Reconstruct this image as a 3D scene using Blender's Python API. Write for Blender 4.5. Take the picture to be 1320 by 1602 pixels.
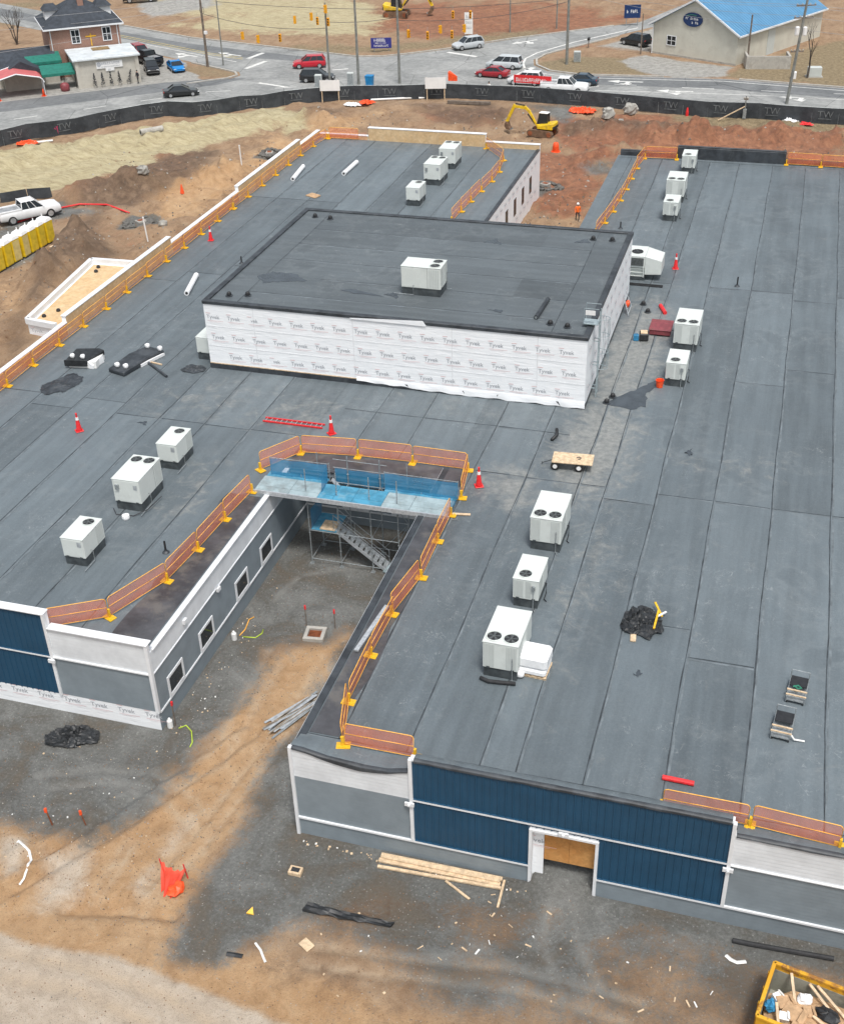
import bpy, bmesh, math, random
import numpy as np
from mathutils import Vector, Matrix
from mathutils.geometry import tessellate_polygon

for o in list(bpy.data.objects):
    bpy.data.objects.remove(o)
S = bpy.context.scene
COL = S.collection
random.seed(7)
R = math.radians

# ------------------------------------------------------------------ camera
cam_d = bpy.data.cameras.new('camera')
cam = bpy.data.objects.new('camera', cam_d)
COL.objects.link(cam)
S.camera = cam
cam_d.sensor_fit = 'VERTICAL'
cam_d.sensor_height = 24.0
cam_d.lens = 24.0 * 1885.8 / 1602.0
cam_d.clip_start = 0.5
cam_d.clip_end = 3000.0
_yaw, _pitch, _roll = R(-17.539), R(32.769), R(-1.794)
_f = Vector((math.sin(_yaw) * math.cos(_pitch), math.cos(_yaw) * math.cos(_pitch), -math.sin(_pitch)))
_r = Vector((math.cos(_yaw), -math.sin(_yaw), 0))
_u = _r.cross(_f)
_r2 = math.cos(_roll) * _r + math.sin(_roll) * _u
_u2 = -math.sin(_roll) * _r + math.cos(_roll) * _u
cam.matrix_world = Matrix(((_r2.x, _u2.x, -_f.x, 0), (_r2.y, _u2.y, -_f.y, 0), (_r2.z, _u2.z, -_f.z, 40.0), (0, 0, 0, 1)))

# ------------------------------------------------------------------ sky, sun, exposure
SUN_EL, SUN_AZ = 66.0, 150.0          # azimuth clockwise from north (+y)
world = bpy.data.worlds.new('World')
S.world = world
world.use_nodes = True
wn = world.node_tree
for n in list(wn.nodes):
    wn.nodes.remove(n)
sky = wn.nodes.new('ShaderNodeTexSky')
sky.sky_type = 'NISHITA'
sky.sun_disc = False
sky.sun_elevation = R(SUN_EL)
sky.sun_rotation = R(SUN_AZ)
sky.air_density = 1.6
sky.dust_density = 4.0
sky.ozone_density = 1.0
hs = wn.nodes.new('ShaderNodeHueSaturation')
hs.inputs['Saturation'].default_value = 0.5
bg = wn.nodes.new('ShaderNodeBackground')
bg.inputs['Strength'].default_value = 0.108
wo = wn.nodes.new('ShaderNodeOutputWorld')
wn.links.new(sky.outputs[0], hs.inputs['Color'])
wn.links.new(hs.outputs[0], bg.inputs['Color'])
wn.links.new(bg.outputs[0], wo.inputs['Surface'])
sun_d = bpy.data.lights.new('sun', 'SUN')
sun_d.energy = 1.85
sun_d.angle = R(12)
sun_d.color = (1.0, 0.97, 0.93)
sun = bpy.data.objects.new('sun', sun_d)
COL.objects.link(sun)
_sd = Vector((math.sin(R(SUN_AZ)) * math.cos(R(SUN_EL)), math.cos(R(SUN_AZ)) * math.cos(R(SUN_EL)), math.sin(R(SUN_EL))))
sun.rotation_euler = (-_sd).to_track_quat('-Z', 'Y').to_euler()
sun.location = (0, 0, 60)
S.render.engine = 'CYCLES'
S.view_settings.view_transform = 'Standard'
S.view_settings.look = 'None'
S.view_settings.exposure = 0.5
S.view_settings.gamma = 1.0
S.view_settings.use_curve_mapping = False

# ------------------------------------------------------------------ mesh helpers
class MB:
    def __init__(s):
        s.v = []; s.f = []; s.m = []
    def poly(s, pts, m=0):
        i = len(s.v); s.v += [tuple(p) for p in pts]; s.f.append(tuple(range(i, i + len(pts)))); s.m.append(m)
    def hexa(s, c, m=0):                      # eight corners: bottom ring then top ring
        i = len(s.v); s.v += [tuple(p) for p in c]
        for q in ((0, 3, 2, 1), (4, 5, 6, 7), (0, 1, 5, 4), (1, 2, 6, 5), (2, 3, 7, 6), (3, 0, 4, 7)):
            s.f.append(tuple(i + k for k in q)); s.m.append(m)
    def box(s, x0, x1, y0, y1, z0, z1, m=0):
        s.hexa([(x0, y0, z0), (x1, y0, z0), (x1, y1, z0), (x0, y1, z0), (x0, y0, z1), (x1, y0, z1), (x1, y1, z1), (x0, y1, z1)], m)
    def obox(s, c, sx, sy, sz, rz=0.0, m=0, tilt=None):
        M = Matrix.Rotation(rz, 3, 'Z')
        if tilt: M = M @ Matrix.Rotation(tilt[1], 3, tilt[0])
        c = Vector(c)
        s.hexa([c + M @ Vector((a * sx / 2, b * sy / 2, d * sz / 2)) for d in (-1, 1) for a, b in ((-1, -1), (1, -1), (1, 1), (-1, 1))], m)
    def beam(s, p, q, w, h, m=0):
        p = Vector(p); q = Vector(q); d = (q - p)
        if d.length < 1e-6: return
        d.normalize()
        up = Vector((0, 0, 1)) if abs(d.z) < 0.95 else Vector((0, 1, 0))
        a = d.cross(up).normalized(); b = a.cross(d).normalized()
        s.hexa([p + a * (i * w / 2) + b * (j * h / 2) for i, j in ((-1, -1), (1, -1), (1, 1), (-1, 1))] +
               [q + a * (i * w / 2) + b * (j * h / 2) for i, j in ((-1, -1), (1, -1), (1, 1), (-1, 1))], m)
    def tube(s, p, q, r, n=6, m=0, r2=None):
        s.path([p, q], r, n, m, r2)
    def path(s, pts, r, n=6, m=0, r2=None, closed=False):
        pts = [Vector(p) for p in pts]; k = len(pts); rings = []
        for i, p in enumerate(pts):
            if closed: d = pts[(i + 1) % k] - pts[i - 1]
            else: d = pts[min(i + 1, k - 1)] - pts[max(i - 1, 0)]
            d.normalize()
            up = Vector((0, 0, 1)) if abs(d.z) < 0.9 else Vector((0, 1, 0))
            a = d.cross(up).normalized(); b = a.cross(d).normalized()
            rr = r if r2 is None else r + (r2 - r) * i / max(1, k - 1)
            j = len(s.v)
            s.v += [tuple(p + (a * math.cos(2 * math.pi * t / n) + b * math.sin(2 * math.pi * t / n)) * rr) for t in range(n)]
            rings.append(j)
        for i in range(k if closed else k - 1):
            a0 = rings[i]; b0 = rings[(i + 1) % k]
            for t in range(n):
                s.f.append((a0 + t, a0 + (t + 1) % n, b0 + (t + 1) % n, b0 + t)); s.m.append(m)
        if not closed:
            s.f.append(tuple(rings[0] + t for t in reversed(range(n)))); s.m.append(m)
            s.f.append(tuple(rings[-1] + t for t in range(n))); s.m.append(m)
    def lathe(s, prof, n=12, o=(0, 0, 0), m=0, axis='Z'):
        o = Vector(o); rings = []
        for r, z in prof:
            j = len(s.v)
            for t in range(n):
                c, d = math.cos(2 * math.pi * t / n) * r, math.sin(2 * math.pi * t / n) * r
                s.v.append(tuple(o + (Vector((c, d, z)) if axis == 'Z' else Vector((c, z, d)) if axis == 'Y' else Vector((z, c, d)))))
            rings.append(j)
        for a0, b0 in zip(rings, rings[1:]):
            for t in range(n):
                s.f.append((a0 + t, a0 + (t + 1) % n, b0 + (t + 1) % n, b0 + t)); s.m.append(m)
        s.f.append(tuple(rings[0] + t for t in reversed(range(n)))); s.m.append(m)
        s.f.append(tuple(rings[-1] + t for t in range(n))); s.m.append(m)
    def prism(s, poly, z0, z1, m=0, mtop=None):
        P = [(p[0], p[1]) for p in poly]; n = len(P); i = len(s.v)
        zz0 = z0 if isinstance(z0, (list, tuple)) else [z0] * n
        zz1 = z1 if isinstance(z1, (list, tuple)) else [z1] * n
        s.v += [(x, y, z) for (x, y), z in zip(P, zz0)] + [(x, y, z) for (x, y), z in zip(P, zz1)]
        for t in tessellate_polygon([[Vector((x, y, 0)) for x, y in P]]):
            s.f.append(tuple(i + n + k for k in t)); s.m.append(m if mtop is None else mtop)
            s.f.append(tuple(i + k for k in reversed(t))); s.m.append(m)
        for k in range(n):
            s.f.append((i + k, i + (k + 1) % n, i + n + (k + 1) % n, i + n + k)); s.m.append(m)
    def loft(s, rings, m=0, cap=True, closed=True):
        idx = []
        for r in rings:
            idx.append(len(s.v)); s.v += [tuple(p) for p in r]
        n = len(rings[0])
        for a0, b0 in zip(idx, idx[1:]):
            for t in range(n if closed else n - 1):
                s.f.append((a0 + t, a0 + (t + 1) % n, b0 + (t + 1) % n, b0 + t)); s.m.append(m)
        if cap:
            s.f.append(tuple(idx[0] + t for t in reversed(range(n)))); s.m.append(m)
            s.f.append(tuple(idx[-1] + t for t in range(n))); s.m.append(m)
    def add_mesh(s, me, M, m=0):
        i = len(s.v); s.v += [tuple(M @ v.co) for v in me.vertices]
        for p in me.polygons:
            s.f.append(tuple(i + k for k in p.vertices)); s.m.append(m)
    def mesh(s, name, mats, smooth=False, bevel=0, fixn=True):
        me = bpy.data.meshes.new(name)
        me.from_pydata(s.v, [], s.f)
        for mt in (mats if isinstance(mats, (list, tuple)) else [mats]):
            me.materials.append(mt)
        me.polygons.foreach_set('material_index', s.m)
        if fixn or bevel:
            bm = bmesh.new(); bm.from_mesh(me)
            if fixn: bmesh.ops.recalc_face_normals(bm, faces=bm.faces)
            if bevel:
                es = [e for e in bm.edges if len(e.link_faces) == 2 and e.calc_face_angle(0) > 0.6]
                bmesh.ops.bevel(bm, geom=es, offset=bevel, segments=1, affect='EDGES')
            bm.to_mesh(me); bm.free()
        if smooth: me.polygons.foreach_set('use_smooth', [True] * len(me.polygons))
        me.update()
        return me
    def build(s, name, mats, parent=None, smooth=False, bevel=0, loc=None, rz=0.0, fixn=True):
        return put(name, s.mesh(name, mats, smooth, bevel, fixn), parent, loc, rz)

def put(name, me, parent=None, loc=None, rz=0.0):
    o = bpy.data.objects.new(name, me)
    COL.objects.link(o)
    if parent is not None: o.parent = parent
    if loc is not None: o.location = loc
    if rz: o.rotation_euler = (0, 0, rz)
    return o
def tag(o, label, cat, group=None):
    o['label'] = label; o['category'] = cat
    if group: o['group'] = group
    return o
def thing(name, label, cat, loc=(0, 0, 0), rz=0.0, group=None):
    o = bpy.data.objects.new(name, None); o.empty_display_size = 0.3
    COL.objects.link(o); o.location = loc; o.rotation_euler = (0, 0, rz)
    return tag(o, label, cat, group)
def struct(o, kind='structure'):
    o['kind'] = kind
    return o
KIDS = {}
def dup(root, loc, rz, label, group=None):
    def rec(o, par):
        c = o.copy(); COL.objects.link(c); c.parent = par
        for ch in CH.get(o.name, []): rec(ch, c)
        return c
    CH = {}
    for o in list(bpy.data.objects):
        if o.parent: CH.setdefault(o.parent.name, []).append(o)
    r = rec(root, None)
    r.location = loc; r.rotation_euler = (0, 0, rz); r['label'] = label
    if group: r['group'] = group
    return r
def text_mesh(txt, size, bold=0.0):
    cu = bpy.data.curves.new('lettering', 'FONT'); cu.body = txt; cu.size = size
    cu.align_x = 'CENTER'; cu.align_y = 'CENTER'; cu.offset = bold; cu.resolution_u = 2
    o = bpy.data.objects.new('lettering', cu); COL.objects.link(o)
    dg = bpy.context.evaluated_depsgraph_get()
    me = bpy.data.meshes.new_from_object(o.evaluated_get(dg))
    bpy.data.objects.remove(o); bpy.data.curves.remove(cu)
    return me
def scribble(w, h, n, seed=0):
    """a row of blurred letter-like marks too small to read"""
    rnd = random.Random(seed); m = MB(); s = w / n
    for k in range(n):
        x = -w / 2 + k * s
        if rnd.random() < .12: continue
        m.poly([(x + s * .1, -h / 2, 0), (x + s * .3, -h / 2, 0), (x + s * .3, h / 2, 0), (x + s * .1, h / 2, 0)])
        for j in range(2):
            y = rnd.choice((-.42, -.05, .32)) * h
            m.poly([(x + s * .3, y, 0), (x + s * .82, y, 0), (x + s * .82, y + h * .16, 0), (x + s * .3, y + h * .16, 0)])
        if rnd.random() < .5: m.poly([(x + s * .65, -h / 2, 0), (x + s * .82, -h / 2, 0), (x + s * .82, h * .3, 0), (x + s * .65, h * .3, 0)])
    return m.mesh('marks', M['ink'], fixn=False)
def frame(o, u, n):                             # matrix: local x along u, local y up, local z along normal n
    u = Vector(u).normalized(); n = Vector(n).normalized(); w = n.cross(u)
    return Matrix(((u.x, w.x, n.x, o[0]), (u.y, w.y, n.y, o[1]), (u.z, w.z, n.z, o[2]), (0, 0, 0, 1)))
ORD = ['first', 'second', 'third', 'fourth', 'fifth', 'sixth', 'seventh', 'eighth', 'ninth', 'tenth', 'eleventh', 'twelfth', 'thirteenth', 'fourteenth', 'fifteenth', 'sixteenth', 'seventeenth', 'eighteenth', 'nineteenth', 'twentieth']

# ------------------------------------------------------------------ materials
class NT:
    def __init__(s, name):
        s.mat = bpy.data.materials.new(name); s.mat.use_nodes = True
        s.t = s.mat.node_tree
        for n in list(s.t.nodes): s.t.nodes.remove(n)
        s.out = s.t.nodes.new('ShaderNodeOutputMaterial')
        s.bs = s.t.nodes.new('ShaderNodeBsdfPrincipled')
        s.t.links.new(s.bs.outputs[0], s.out.inputs[0])
        s.bs.inputs['Roughness'].default_value = 0.8
    def n(s, typ, **kw):
        nd = s.t.nodes.new(typ)
        for k, v in kw.items():
            if hasattr(nd, k): setattr(nd, k, v)
        return nd
    def l(s, a, b): s.t.links.new(a, b)
    def pos(s):
        return s.n('ShaderNodeNewGeometry').outputs['Position']
    def obj(s):
        return s.n('ShaderNodeTexCoord').outputs['Object']
    def noise(s, vec, scale, detail=4.0, rough=0.6, dist=0.0, stretch=None):
        if stretch:
            mp = s.n('ShaderNodeMapping'); mp.inputs['Scale'].default_value = stretch
            s.l(vec, mp.inputs['Vector']); vec = mp.outputs[0]
        nd = s.n('ShaderNodeTexNoise')
        nd.inputs['Scale'].default_value = scale; nd.inputs['Detail'].default_value = detail
        nd.inputs['Roughness'].default_value = rough; nd.inputs['Distortion'].default_value = dist
        s.l(vec, nd.inputs['Vector'])
        c = s.n('ShaderNodeMath', operation='MULTIPLY_ADD'); c.use_clamp = True       # spread the middle values
        s.l(nd.outputs['Fac'], c.inputs[0]); c.inputs[1].default_value = 1.75; c.inputs[2].default_value = -0.375
        return c.outputs[0]
    def ramp(s, fac, stops):
        nd = s.n('ShaderNodeValToRGB'); cr = nd.color_ramp
        while len(cr.elements) < len(stops): cr.elements.new(0.5)
        for e, (p, c) in zip(cr.elements, stops):
            e.position = p
            e.color = (c, c, c, 1) if isinstance(c, (int, float)) else (c[0], c[1], c[2], 1)
        s.l(fac, nd.inputs[0])
        return nd.outputs[0]
    def mix(s, fac, a, b, mode='MIX'):
        nd = s.n('ShaderNodeMix', data_type='RGBA', blend_type=mode)
        for i, x in ((0, fac), (6, a), (7, b)):
            if hasattr(x, 'is_linked'): s.l(x, nd.inputs[i])
            elif i == 0: nd.inputs[0].default_value = x
            else: nd.inputs[i].default_value = (x[0], x[1], x[2], 1) if not isinstance(x, (int, float)) else (x, x, x, 1)
        return nd.outputs[2]
    def math(s, op, a, b=0.0, c=None, clamp=False):
        nd = s.n('ShaderNodeMath', operation=op); nd.use_clamp = clamp
        for i, x in enumerate((a, b) if c is None else (a, b, c)):
            if hasattr(x, 'is_linked'): s.l(x, nd.inputs[i])
            else: nd.inputs[i].default_value = x
        return nd.outputs[0]
    def color(s, c): 
        if hasattr(c, 'is_linked'): s.l(c, s.bs.inputs['Base Color'])
        else: s.bs.inputs['Base Color'].default_value = (c[0], c[1], c[2], 1)
    def rough(s, r):
        if hasattr(r, 'is_linked'): s.l(r, s.bs.inputs['Roughness'])
        else: s.bs.inputs['Roughness'].default_value = r
    def bump(s, h, dist=0.02, strength=0.5):
        b = s.n('ShaderNodeBump'); b.inputs['Distance'].default_value = dist; b.inputs['Strength'].default_value = strength
        s.l(h, b.inputs['Height']); s.l(b.outputs[0], s.bs.inputs['Normal'])
    def rand(s):
        return s.n('ShaderNodeObjectInfo').outputs['Random']
    def sstep(s, x, lo, hi):
        nd = s.n('ShaderNodeMapRange', interpolation_type='SMOOTHSTEP')
        nd.inputs['From Min'].default_value = lo; nd.inputs['From Max'].default_value = hi
        s.l(x, nd.inputs['Value'])
        return nd.outputs[0]

def simple(name, c, rough=0.7, var=0.18, scale=3.0, metal=0.0, dirt=None, bump=0.0):
    """plain material: base colour with soft blotches, optional dirt colour in patches"""
    t = NT(name); p = t.obj()
    a = t.noise(p, scale, 5, 0.65)
    lo = [x * (1 - var) for x in c]; hi = [min(1, x * (1 + var)) for x in c]
    col = t.ramp(a, [(0.3, lo), (0.7, hi)])
    if dirt:
        d = t.ramp(t.noise(p, scale * 0.7 + 0.3, 6, 0.7), [(0.52, 0.0), (0.75, 0.6)])
        col = t.mix(d, col, dirt)
    t.color(col); t.rough(rough); t.bs.inputs['Metallic'].default_value = metal
    if bump: t.bump(t.noise(p, scale * 12, 3), bump, 0.5)
    return t.mat
M = {}
M['white_trim'] = simple('white_trim', (0.72, 0.74, 0.76), 0.55, 0.05, 1.2)
M['white_metal'] = simple('white_painted_metal', (0.63, 0.67, 0.645), 0.42, 0.03, 0.8, dirt=(0.55, 0.58, 0.555))
M['coil'] = simple('coil_guard', (0.5, 0.535, 0.52), 0.6, 0.03, 2)
M['curb'] = simple('curb_dark_metal', (0.055, 0.065, 0.07), 0.5, 0.3, 2, dirt=(0.1, 0.11, 0.11))
M['plain_white'] = simple('plain_white_plastic', (0.8, 0.8, 0.79), 0.45, 0.04, 2)
M['black'] = simple('black_plastic', (0.02, 0.021, 0.023), 0.5, 0.3, 4)
M['rubber'] = simple('black_rubber', (0.025, 0.026, 0.028), 0.75, 0.3, 4)
M['fan'] = simple('fan_grey', (0.09, 0.1, 0.1), 0.45, 0.3, 8)
M['yellow'] = simple('yellow_powder_coat', (0.78, 0.45, 0.02), 0.45, 0.12, 5, dirt=(0.5, 0.3, 0.05))
M['orange_tube'] = simple('orange_tube', (0.86, 0.43, 0.07), 0.45, 0.12, 5)
M['red'] = simple('red_plastic', (0.72, 0.025, 0.03), 0.45, 0.15, 6, dirt=(0.5, 0.05, 0.04))
M['orange_red'] = simple('orange_red_plastic', (0.85, 0.09, 0.02), 0.5, 0.15, 6)
M['lumber'] = simple('new_lumber', (0.62, 0.47, 0.31), 0.75, 0.2, 5, dirt=(0.42, 0.3, 0.18))
M['old_wood'] = simple('grey_wood', (0.3, 0.26, 0.21), 0.8, 0.3, 5)
M['galv'] = simple('galvanised_steel', (0.33, 0.36, 0.37), 0.45, 0.25, 6, metal=0.4)
M['alu'] = simple('aluminium', (0.5, 0.53, 0.55), 0.4, 0.15, 6, metal=0.4)
M['pole_wood'] = simple('pole_wood', (0.16, 0.13, 0.105), 0.85, 0.3, 2)
M['concrete'] = simple('concrete', (0.4, 0.385, 0.35), 0.85, 0.15, 1.2, dirt=(0.25, 0.23, 0.2))
M['red_steel'] = simple('red_steel', (0.23, 0.05, 0.06), 0.5, 0.2, 3, dirt=(0.16, 0.06, 0.05))
M['cardboard'] = simple('cardboard', (0.46, 0.3, 0.17), 0.8, 0.2, 4)
M['paper'] = simple('white_paper', (0.78, 0.78, 0.76), 0.7, 0.08, 5)
M['glass'] = simple('dark_glass', (0.022, 0.028, 0.034), 0.06, 0.05, .4)
M['sign_white'] = simple('sign_white', (0.78, 0.78, 0.77), 0.5, 0.04, 1)
M['ink'] = simple('grey_ink', (0.4, 0.42, 0.45), 0.7, 0.1, 5)
M['ink_red'] = simple('red_ink', (0.72, 0.5, 0.5), 0.7, 0.1, 5)
M['tyre'] = simple('tyre_rubber', (0.02, 0.02, 0.021), 0.85, 0.3, 8)
M['rim'] = simple('wheel_rim', (0.45, 0.46, 0.47), 0.35, 0.15, 6, metal=0.5)
M['wire'] = simple('wire', (0.3, 0.3, 0.3), 0.6, 0.1, 1)
M['wire_dark'] = simple('wire_dark', (0.04, 0.04, 0.045), 0.6, 0.1, 1)
M['tarp_black'] = simple('black_sheeting', (0.018, 0.02, 0.022), 0.5, 0.5, 3)
M['poly_white'] = simple('white_wrap_film', (0.82, 0.83, 0.84), 0.35, 0.05, 3)
M['lt_red'] = simple('red_tail_lamp', (0.5, 0.02, 0.02), 0.25, 0.1, 3)
M['lt_clear'] = simple('head_lamp', (0.7, 0.72, 0.72), 0.15, 0.05, 3)
M['stone'] = simple('pale_boulder', (0.34, 0.33, 0.3), 0.85, 0.25, 2)
M['blue_net_solid'] = simple('blue_tarp', (0.03, 0.22, 0.42), 0.6, 0.25, 3)

def net_material(name, c, fill):
    t = NT(name); p = t.obj()
    t.color(t.ramp(t.noise(p, 1.5, 3), [(0.1, [x * 0.8 for x in c]), (0.9, c)])); t.rough(0.7)
    tr = t.n('ShaderNodeBsdfTransparent'); mx = t.n('ShaderNodeMixShader')
    fac = t.ramp(t.noise(p, 0.9, 3), [(0.1, fill - 0.08), (0.9, min(1, fill + 0.08))])
    t.l(fac, mx.inputs[0]); t.l(tr.outputs[0], mx.inputs[1]); t.l(t.bs.outputs[0], mx.inputs[2])
    t.l(mx.outputs[0], t.out.inputs[0])
    return t.mat
M['orange_net'] = net_material('orange_debris_mesh', (0.98, 0.25, 0.1), 0.4)
M['thin_net'] = net_material('thin_orange_mesh', (0.98, 0.27, 0.15), 0.2)
M['blue_net'] = net_material('blue_debris_mesh', (0.028, 0.27, 0.5), 0.62)

def siding_material(name, c):
    t = NT(name); p = t.pos()
    a = t.noise(p, 1.1, 5, 0.6); b = t.noise(p, 5.0, 4, 0.6, stretch=(0.25, 0.25, 6))
    col = t.ramp(a, [(0.25, [x * 0.9 for x in c]), (0.75, [x * 1.08 for x in c])])
    col = t.mix(0.12, col, t.ramp(b, [(0.2, [x * 0.8 for x in c]), (0.8, [x * 1.15 for x in c])]))
    t.color(col); t.rough(0.55)
    return t.mat
M['grey_siding'] = siding_material('grey_lap_siding', (0.21, 0.25, 0.278))
M['pale_siding'] = siding_material('pale_grey_siding', (0.66, 0.69, 0.715))
M['blue_siding'] = siding_material('navy_ribbed_siding', (0.012, 0.062, 0.122))

def wrap_material():
    t = NT('house_wrap'); p = t.pos()
    a = t.noise(p, 0.9, 6, 0.65); b = t.noise(p, 2.2, 5, 0.6, 1.0, stretch=(0.3, 0.3, 2.2))
    t.color(t.ramp(a, [(0.2, (0.84, 0.865, 0.89)), (0.8, (0.89, 0.91, 0.93))])); t.rough(0.5)
    t.bump(t.math('ADD', a, b), 0.05, 0.35)
    return t.mat
M['wrap'] = wrap_material()

def osb_material(name, c1, c2, scale=9):
    t = NT(name); p = t.pos()
    v = t.n('ShaderNodeTexVoronoi'); v.inputs['Scale'].default_value = scale
    t.l(p, v.inputs['Vector'])
    a = t.noise(p, 1.0, 5, 0.7)
    col = t.mix(t.ramp(a, [(0.3, 0.0), (0.75, 1.0)]), c1, c2)
    sp = t.n('ShaderNodeSeparateColor'); t.l(v.outputs['Color'], sp.inputs[0])
    col = t.mix(t.math('MULTIPLY', sp.outputs[0], 0.35), col, [x * 0.5 for x in c1])
    t.color(col); t.rough(0.8)
    return t.mat
M['osb'] = osb_material('osb_sheathing', (0.55, 0.25, 0.07), (0.6, 0.32, 0.11))
M['osb_pale'] = osb_material('pale_plywood', (0.62, 0.42, 0.22), (0.7, 0.52, 0.31), 5)

def membrane_material(name, c, box=False):
    """dark roofing membrane: sheet-to-sheet tone, streaks, pale scuffs and a dusty film in the walked areas"""
    t = NT(name); p = t.pos()
    rnd = t.rand()
    lo = [x * 0.68 for x in c]; hi = [x * 1.3 for x in c]
    col = t.mix(rnd, lo, hi)
    a = t.noise(p, 0.2, 6, 0.55, 0.6); col = t.mix(0.33, col, t.ramp(a, [(0.2, [x * 0.62 for x in c]), (0.8, [x * 1.4 for x in c])]))
    st = (2.2, 0.14, 1) if not box else (0.14, 2.2, 1)
    b = t.noise(p, 0.9, 5, 0.55, stretch=st); col = t.mix(0.22, col, t.ramp(b, [(0.3, [x * 0.6 for x in c]), (0.7, [x * 1.45 for x in c])]))
    fine = t.noise(p, 9.0, 4, 0.7); col = t.mix(0.12, col, t.ramp(fine, [(0.3, [x * 0.6 for x in c]), (0.7, [x * 1.5 for x in c])]))
    # pale scratches and scuffs
    sc = t.ramp(t.noise(p, 2.1, 9, 0.78, 1.6), [(0.62, 0.0), (0.86, 0.8)])
    wh = t.ramp(t.noise(p, 0.13, 4, 0.6), [(0.42, 0.15), (0.62, 1.0)])
    col = t.mix(t.math('MULTIPLY', t.math('MULTIPLY', sc, wh), 0.28), col, (0.36, 0.37, 0.365))
    # old ponding stains with tide marks, and thin pale scratches
    pn = t.noise(p, 0.33, 6, 0.58, 0.4)
    col = t.mix(t.math('MULTIPLY', t.ramp(pn, [(0.68, 0.0), (0.8, 1.0)]), .22), col, [x * 0.6 for x in c])
    col = t.mix(t.math('MULTIPLY', t.ramp(pn, [(0.58, 0.0), (0.655, 1.0), (0.72, 0.0)]), .09), col, (0.3, 0.32, 0.32))
    for sc_, ds in ((0.8, 2.5), (1.7, 1.5)):
        ln_ = t.math('LESS_THAN', t.math('ABSOLUTE', t.math('SUBTRACT', t.noise(p, sc_, 2, 0.5, ds), 0.5)), 0.012)
        brk = t.ramp(t.noise(p, 1.1, 4, 0.7), [(0.5, 0.0), (0.7, 1.0)])
        col = t.mix(t.math('MULTIPLY', t.math('MULTIPLY', ln_, brk), t.math('MULTIPLY', wh, .3)), col, (0.4, 0.42, 0.42))
    # dusty traffic film: distance to the places that are walked on
    if not box:
        dust = None
        for cx, cy, rx, ry, amt in ((-8.3, 74.0, 2.6, 13.0, 1.0), (-8.6, 61.5, 2.8, 8.0, 1.1), (-12.5, 56.0, 2.6, 3.2, .85), (-27.5, 61.0, 4.5, 4.0, .5), (-33.5, 61.5, 5.0, 3.5, .42), (-29.5, 50.5, 1.6, 7.0, .4), (-7.0, 48.0, 2.2, 9.0, .38), (-1.0, 61.0, 6.0, 2.2, .3), (-20.0, 64.0, 8.0, 1.6, .3)):
            mp = t.n('ShaderNodeMapping'); mp.vector_type = 'POINT'
            mp.inputs['Location'].default_value = (-cx / rx, -cy / ry, 0); mp.inputs['Scale'].default_value = (1 / rx, 1 / ry, 0)
            t.l(p, mp.inputs['Vector'])
            ln = t.n('ShaderNodeVectorMath', operation='LENGTH'); t.l(mp.outputs[0], ln.inputs[0])
            f = t.math('MULTIPLY', t.math('SUBTRACT', 1.25, ln.outputs['Value'], clamp=True), amt)
            dust = f if dust is None else t.math('MAXIMUM', dust, f)
        dn = t.noise(p, 0.8, 8, 0.72, 0.8)
        df = t.math('ADD', dust, t.math('MULTIPLY', t.math('SUBTRACT', dn, 0.5), 1.5))
        df = t.math('MULTIPLY', t.sstep(df, 0.2, 1.0), 0.72)
        col = t.mix(df, col, t.ramp(t.noise(p, 3.0, 7, 0.75), [(0.2, (0.155, 0.16, 0.155)), (0.8, (0.34, 0.34, 0.315))]))
    t.color(col)
    t.rough(t.ramp(t.noise(p, 0.5, 4), [(0.3, 0.42), (0.7, 0.62)]))
    t.bump(t.math('ADD', t.math('MULTIPLY', t.noise(p, 0.7, 3, 0.5, stretch=st), 2.0), t.noise(p, 14, 3)), 0.02, 0.35)
    return t.mat
M['membrane'] = membrane_material('roof_membrane', (0.114, 0.138, 0.152))
M['membrane_box'] = membrane_material('upper_roof_membrane', (0.092, 0.108, 0.117), True)
M['flash'] = simple('membrane_flashing', (0.035, 0.041, 0.048), 0.5, 0.35, 1.2, dirt=(0.07, 0.078, 0.085))
M['seam'] = simple('lap_sealant', (0.042, 0.051, 0.058), 0.6, 0.4, 1.5)
M['scuff'] = simple('scuffed_lap_edge', (0.135, 0.158, 0.172), 0.65, 0.25, 1.3, dirt=(0.115, 0.138, 0.15))
M['bare_sheet'] = simple('new_dark_membrane', (0.066, 0.067, 0.073), 0.38, 0.35, 0.5, dirt=(0.15, 0.14, 0.125))
M['wet'] = simple('wet_membrane', (0.055, 0.066, 0.076), 0.22, 0.2, 1.0)

# ------------------------------------------------------------------ ground
def vnoise(x, y, seed=0):
    xi = np.floor(x).astype(np.int64); yi = np.floor(y).astype(np.int64)
    fx = x - xi; fy = y - yi
    fx = fx * fx * (3 - 2 * fx); fy = fy * fy * (3 - 2 * fy)
    def h(a, b):
        n = (a * 374761393 + b * 668265263 + seed * 974634777) & 0x7fffffff
        n = ((n ^ (n >> 13)) * 1274126177) & 0x7fffffff
        return ((n ^ (n >> 16)) & 0xffff) / 65535.0
    return (h(xi, yi) * (1 - fx) + h(xi + 1, yi) * fx) * (1 - fy) + (h(xi, yi + 1) * (1 - fx) + h(xi + 1, yi + 1) * fx) * fy
def fbm(x, y, scale, oct=4, seed=0, gain=0.5):
    s = np.zeros_like(x); a = 1.0; tot = 0.0
    for i in range(oct):
        s += a * vnoise(x / scale * 2 ** i + 17.3 * i, y / scale * 2 ** i - 9.1 * i, seed + i); tot += a; a *= gain
    return s / tot
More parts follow.
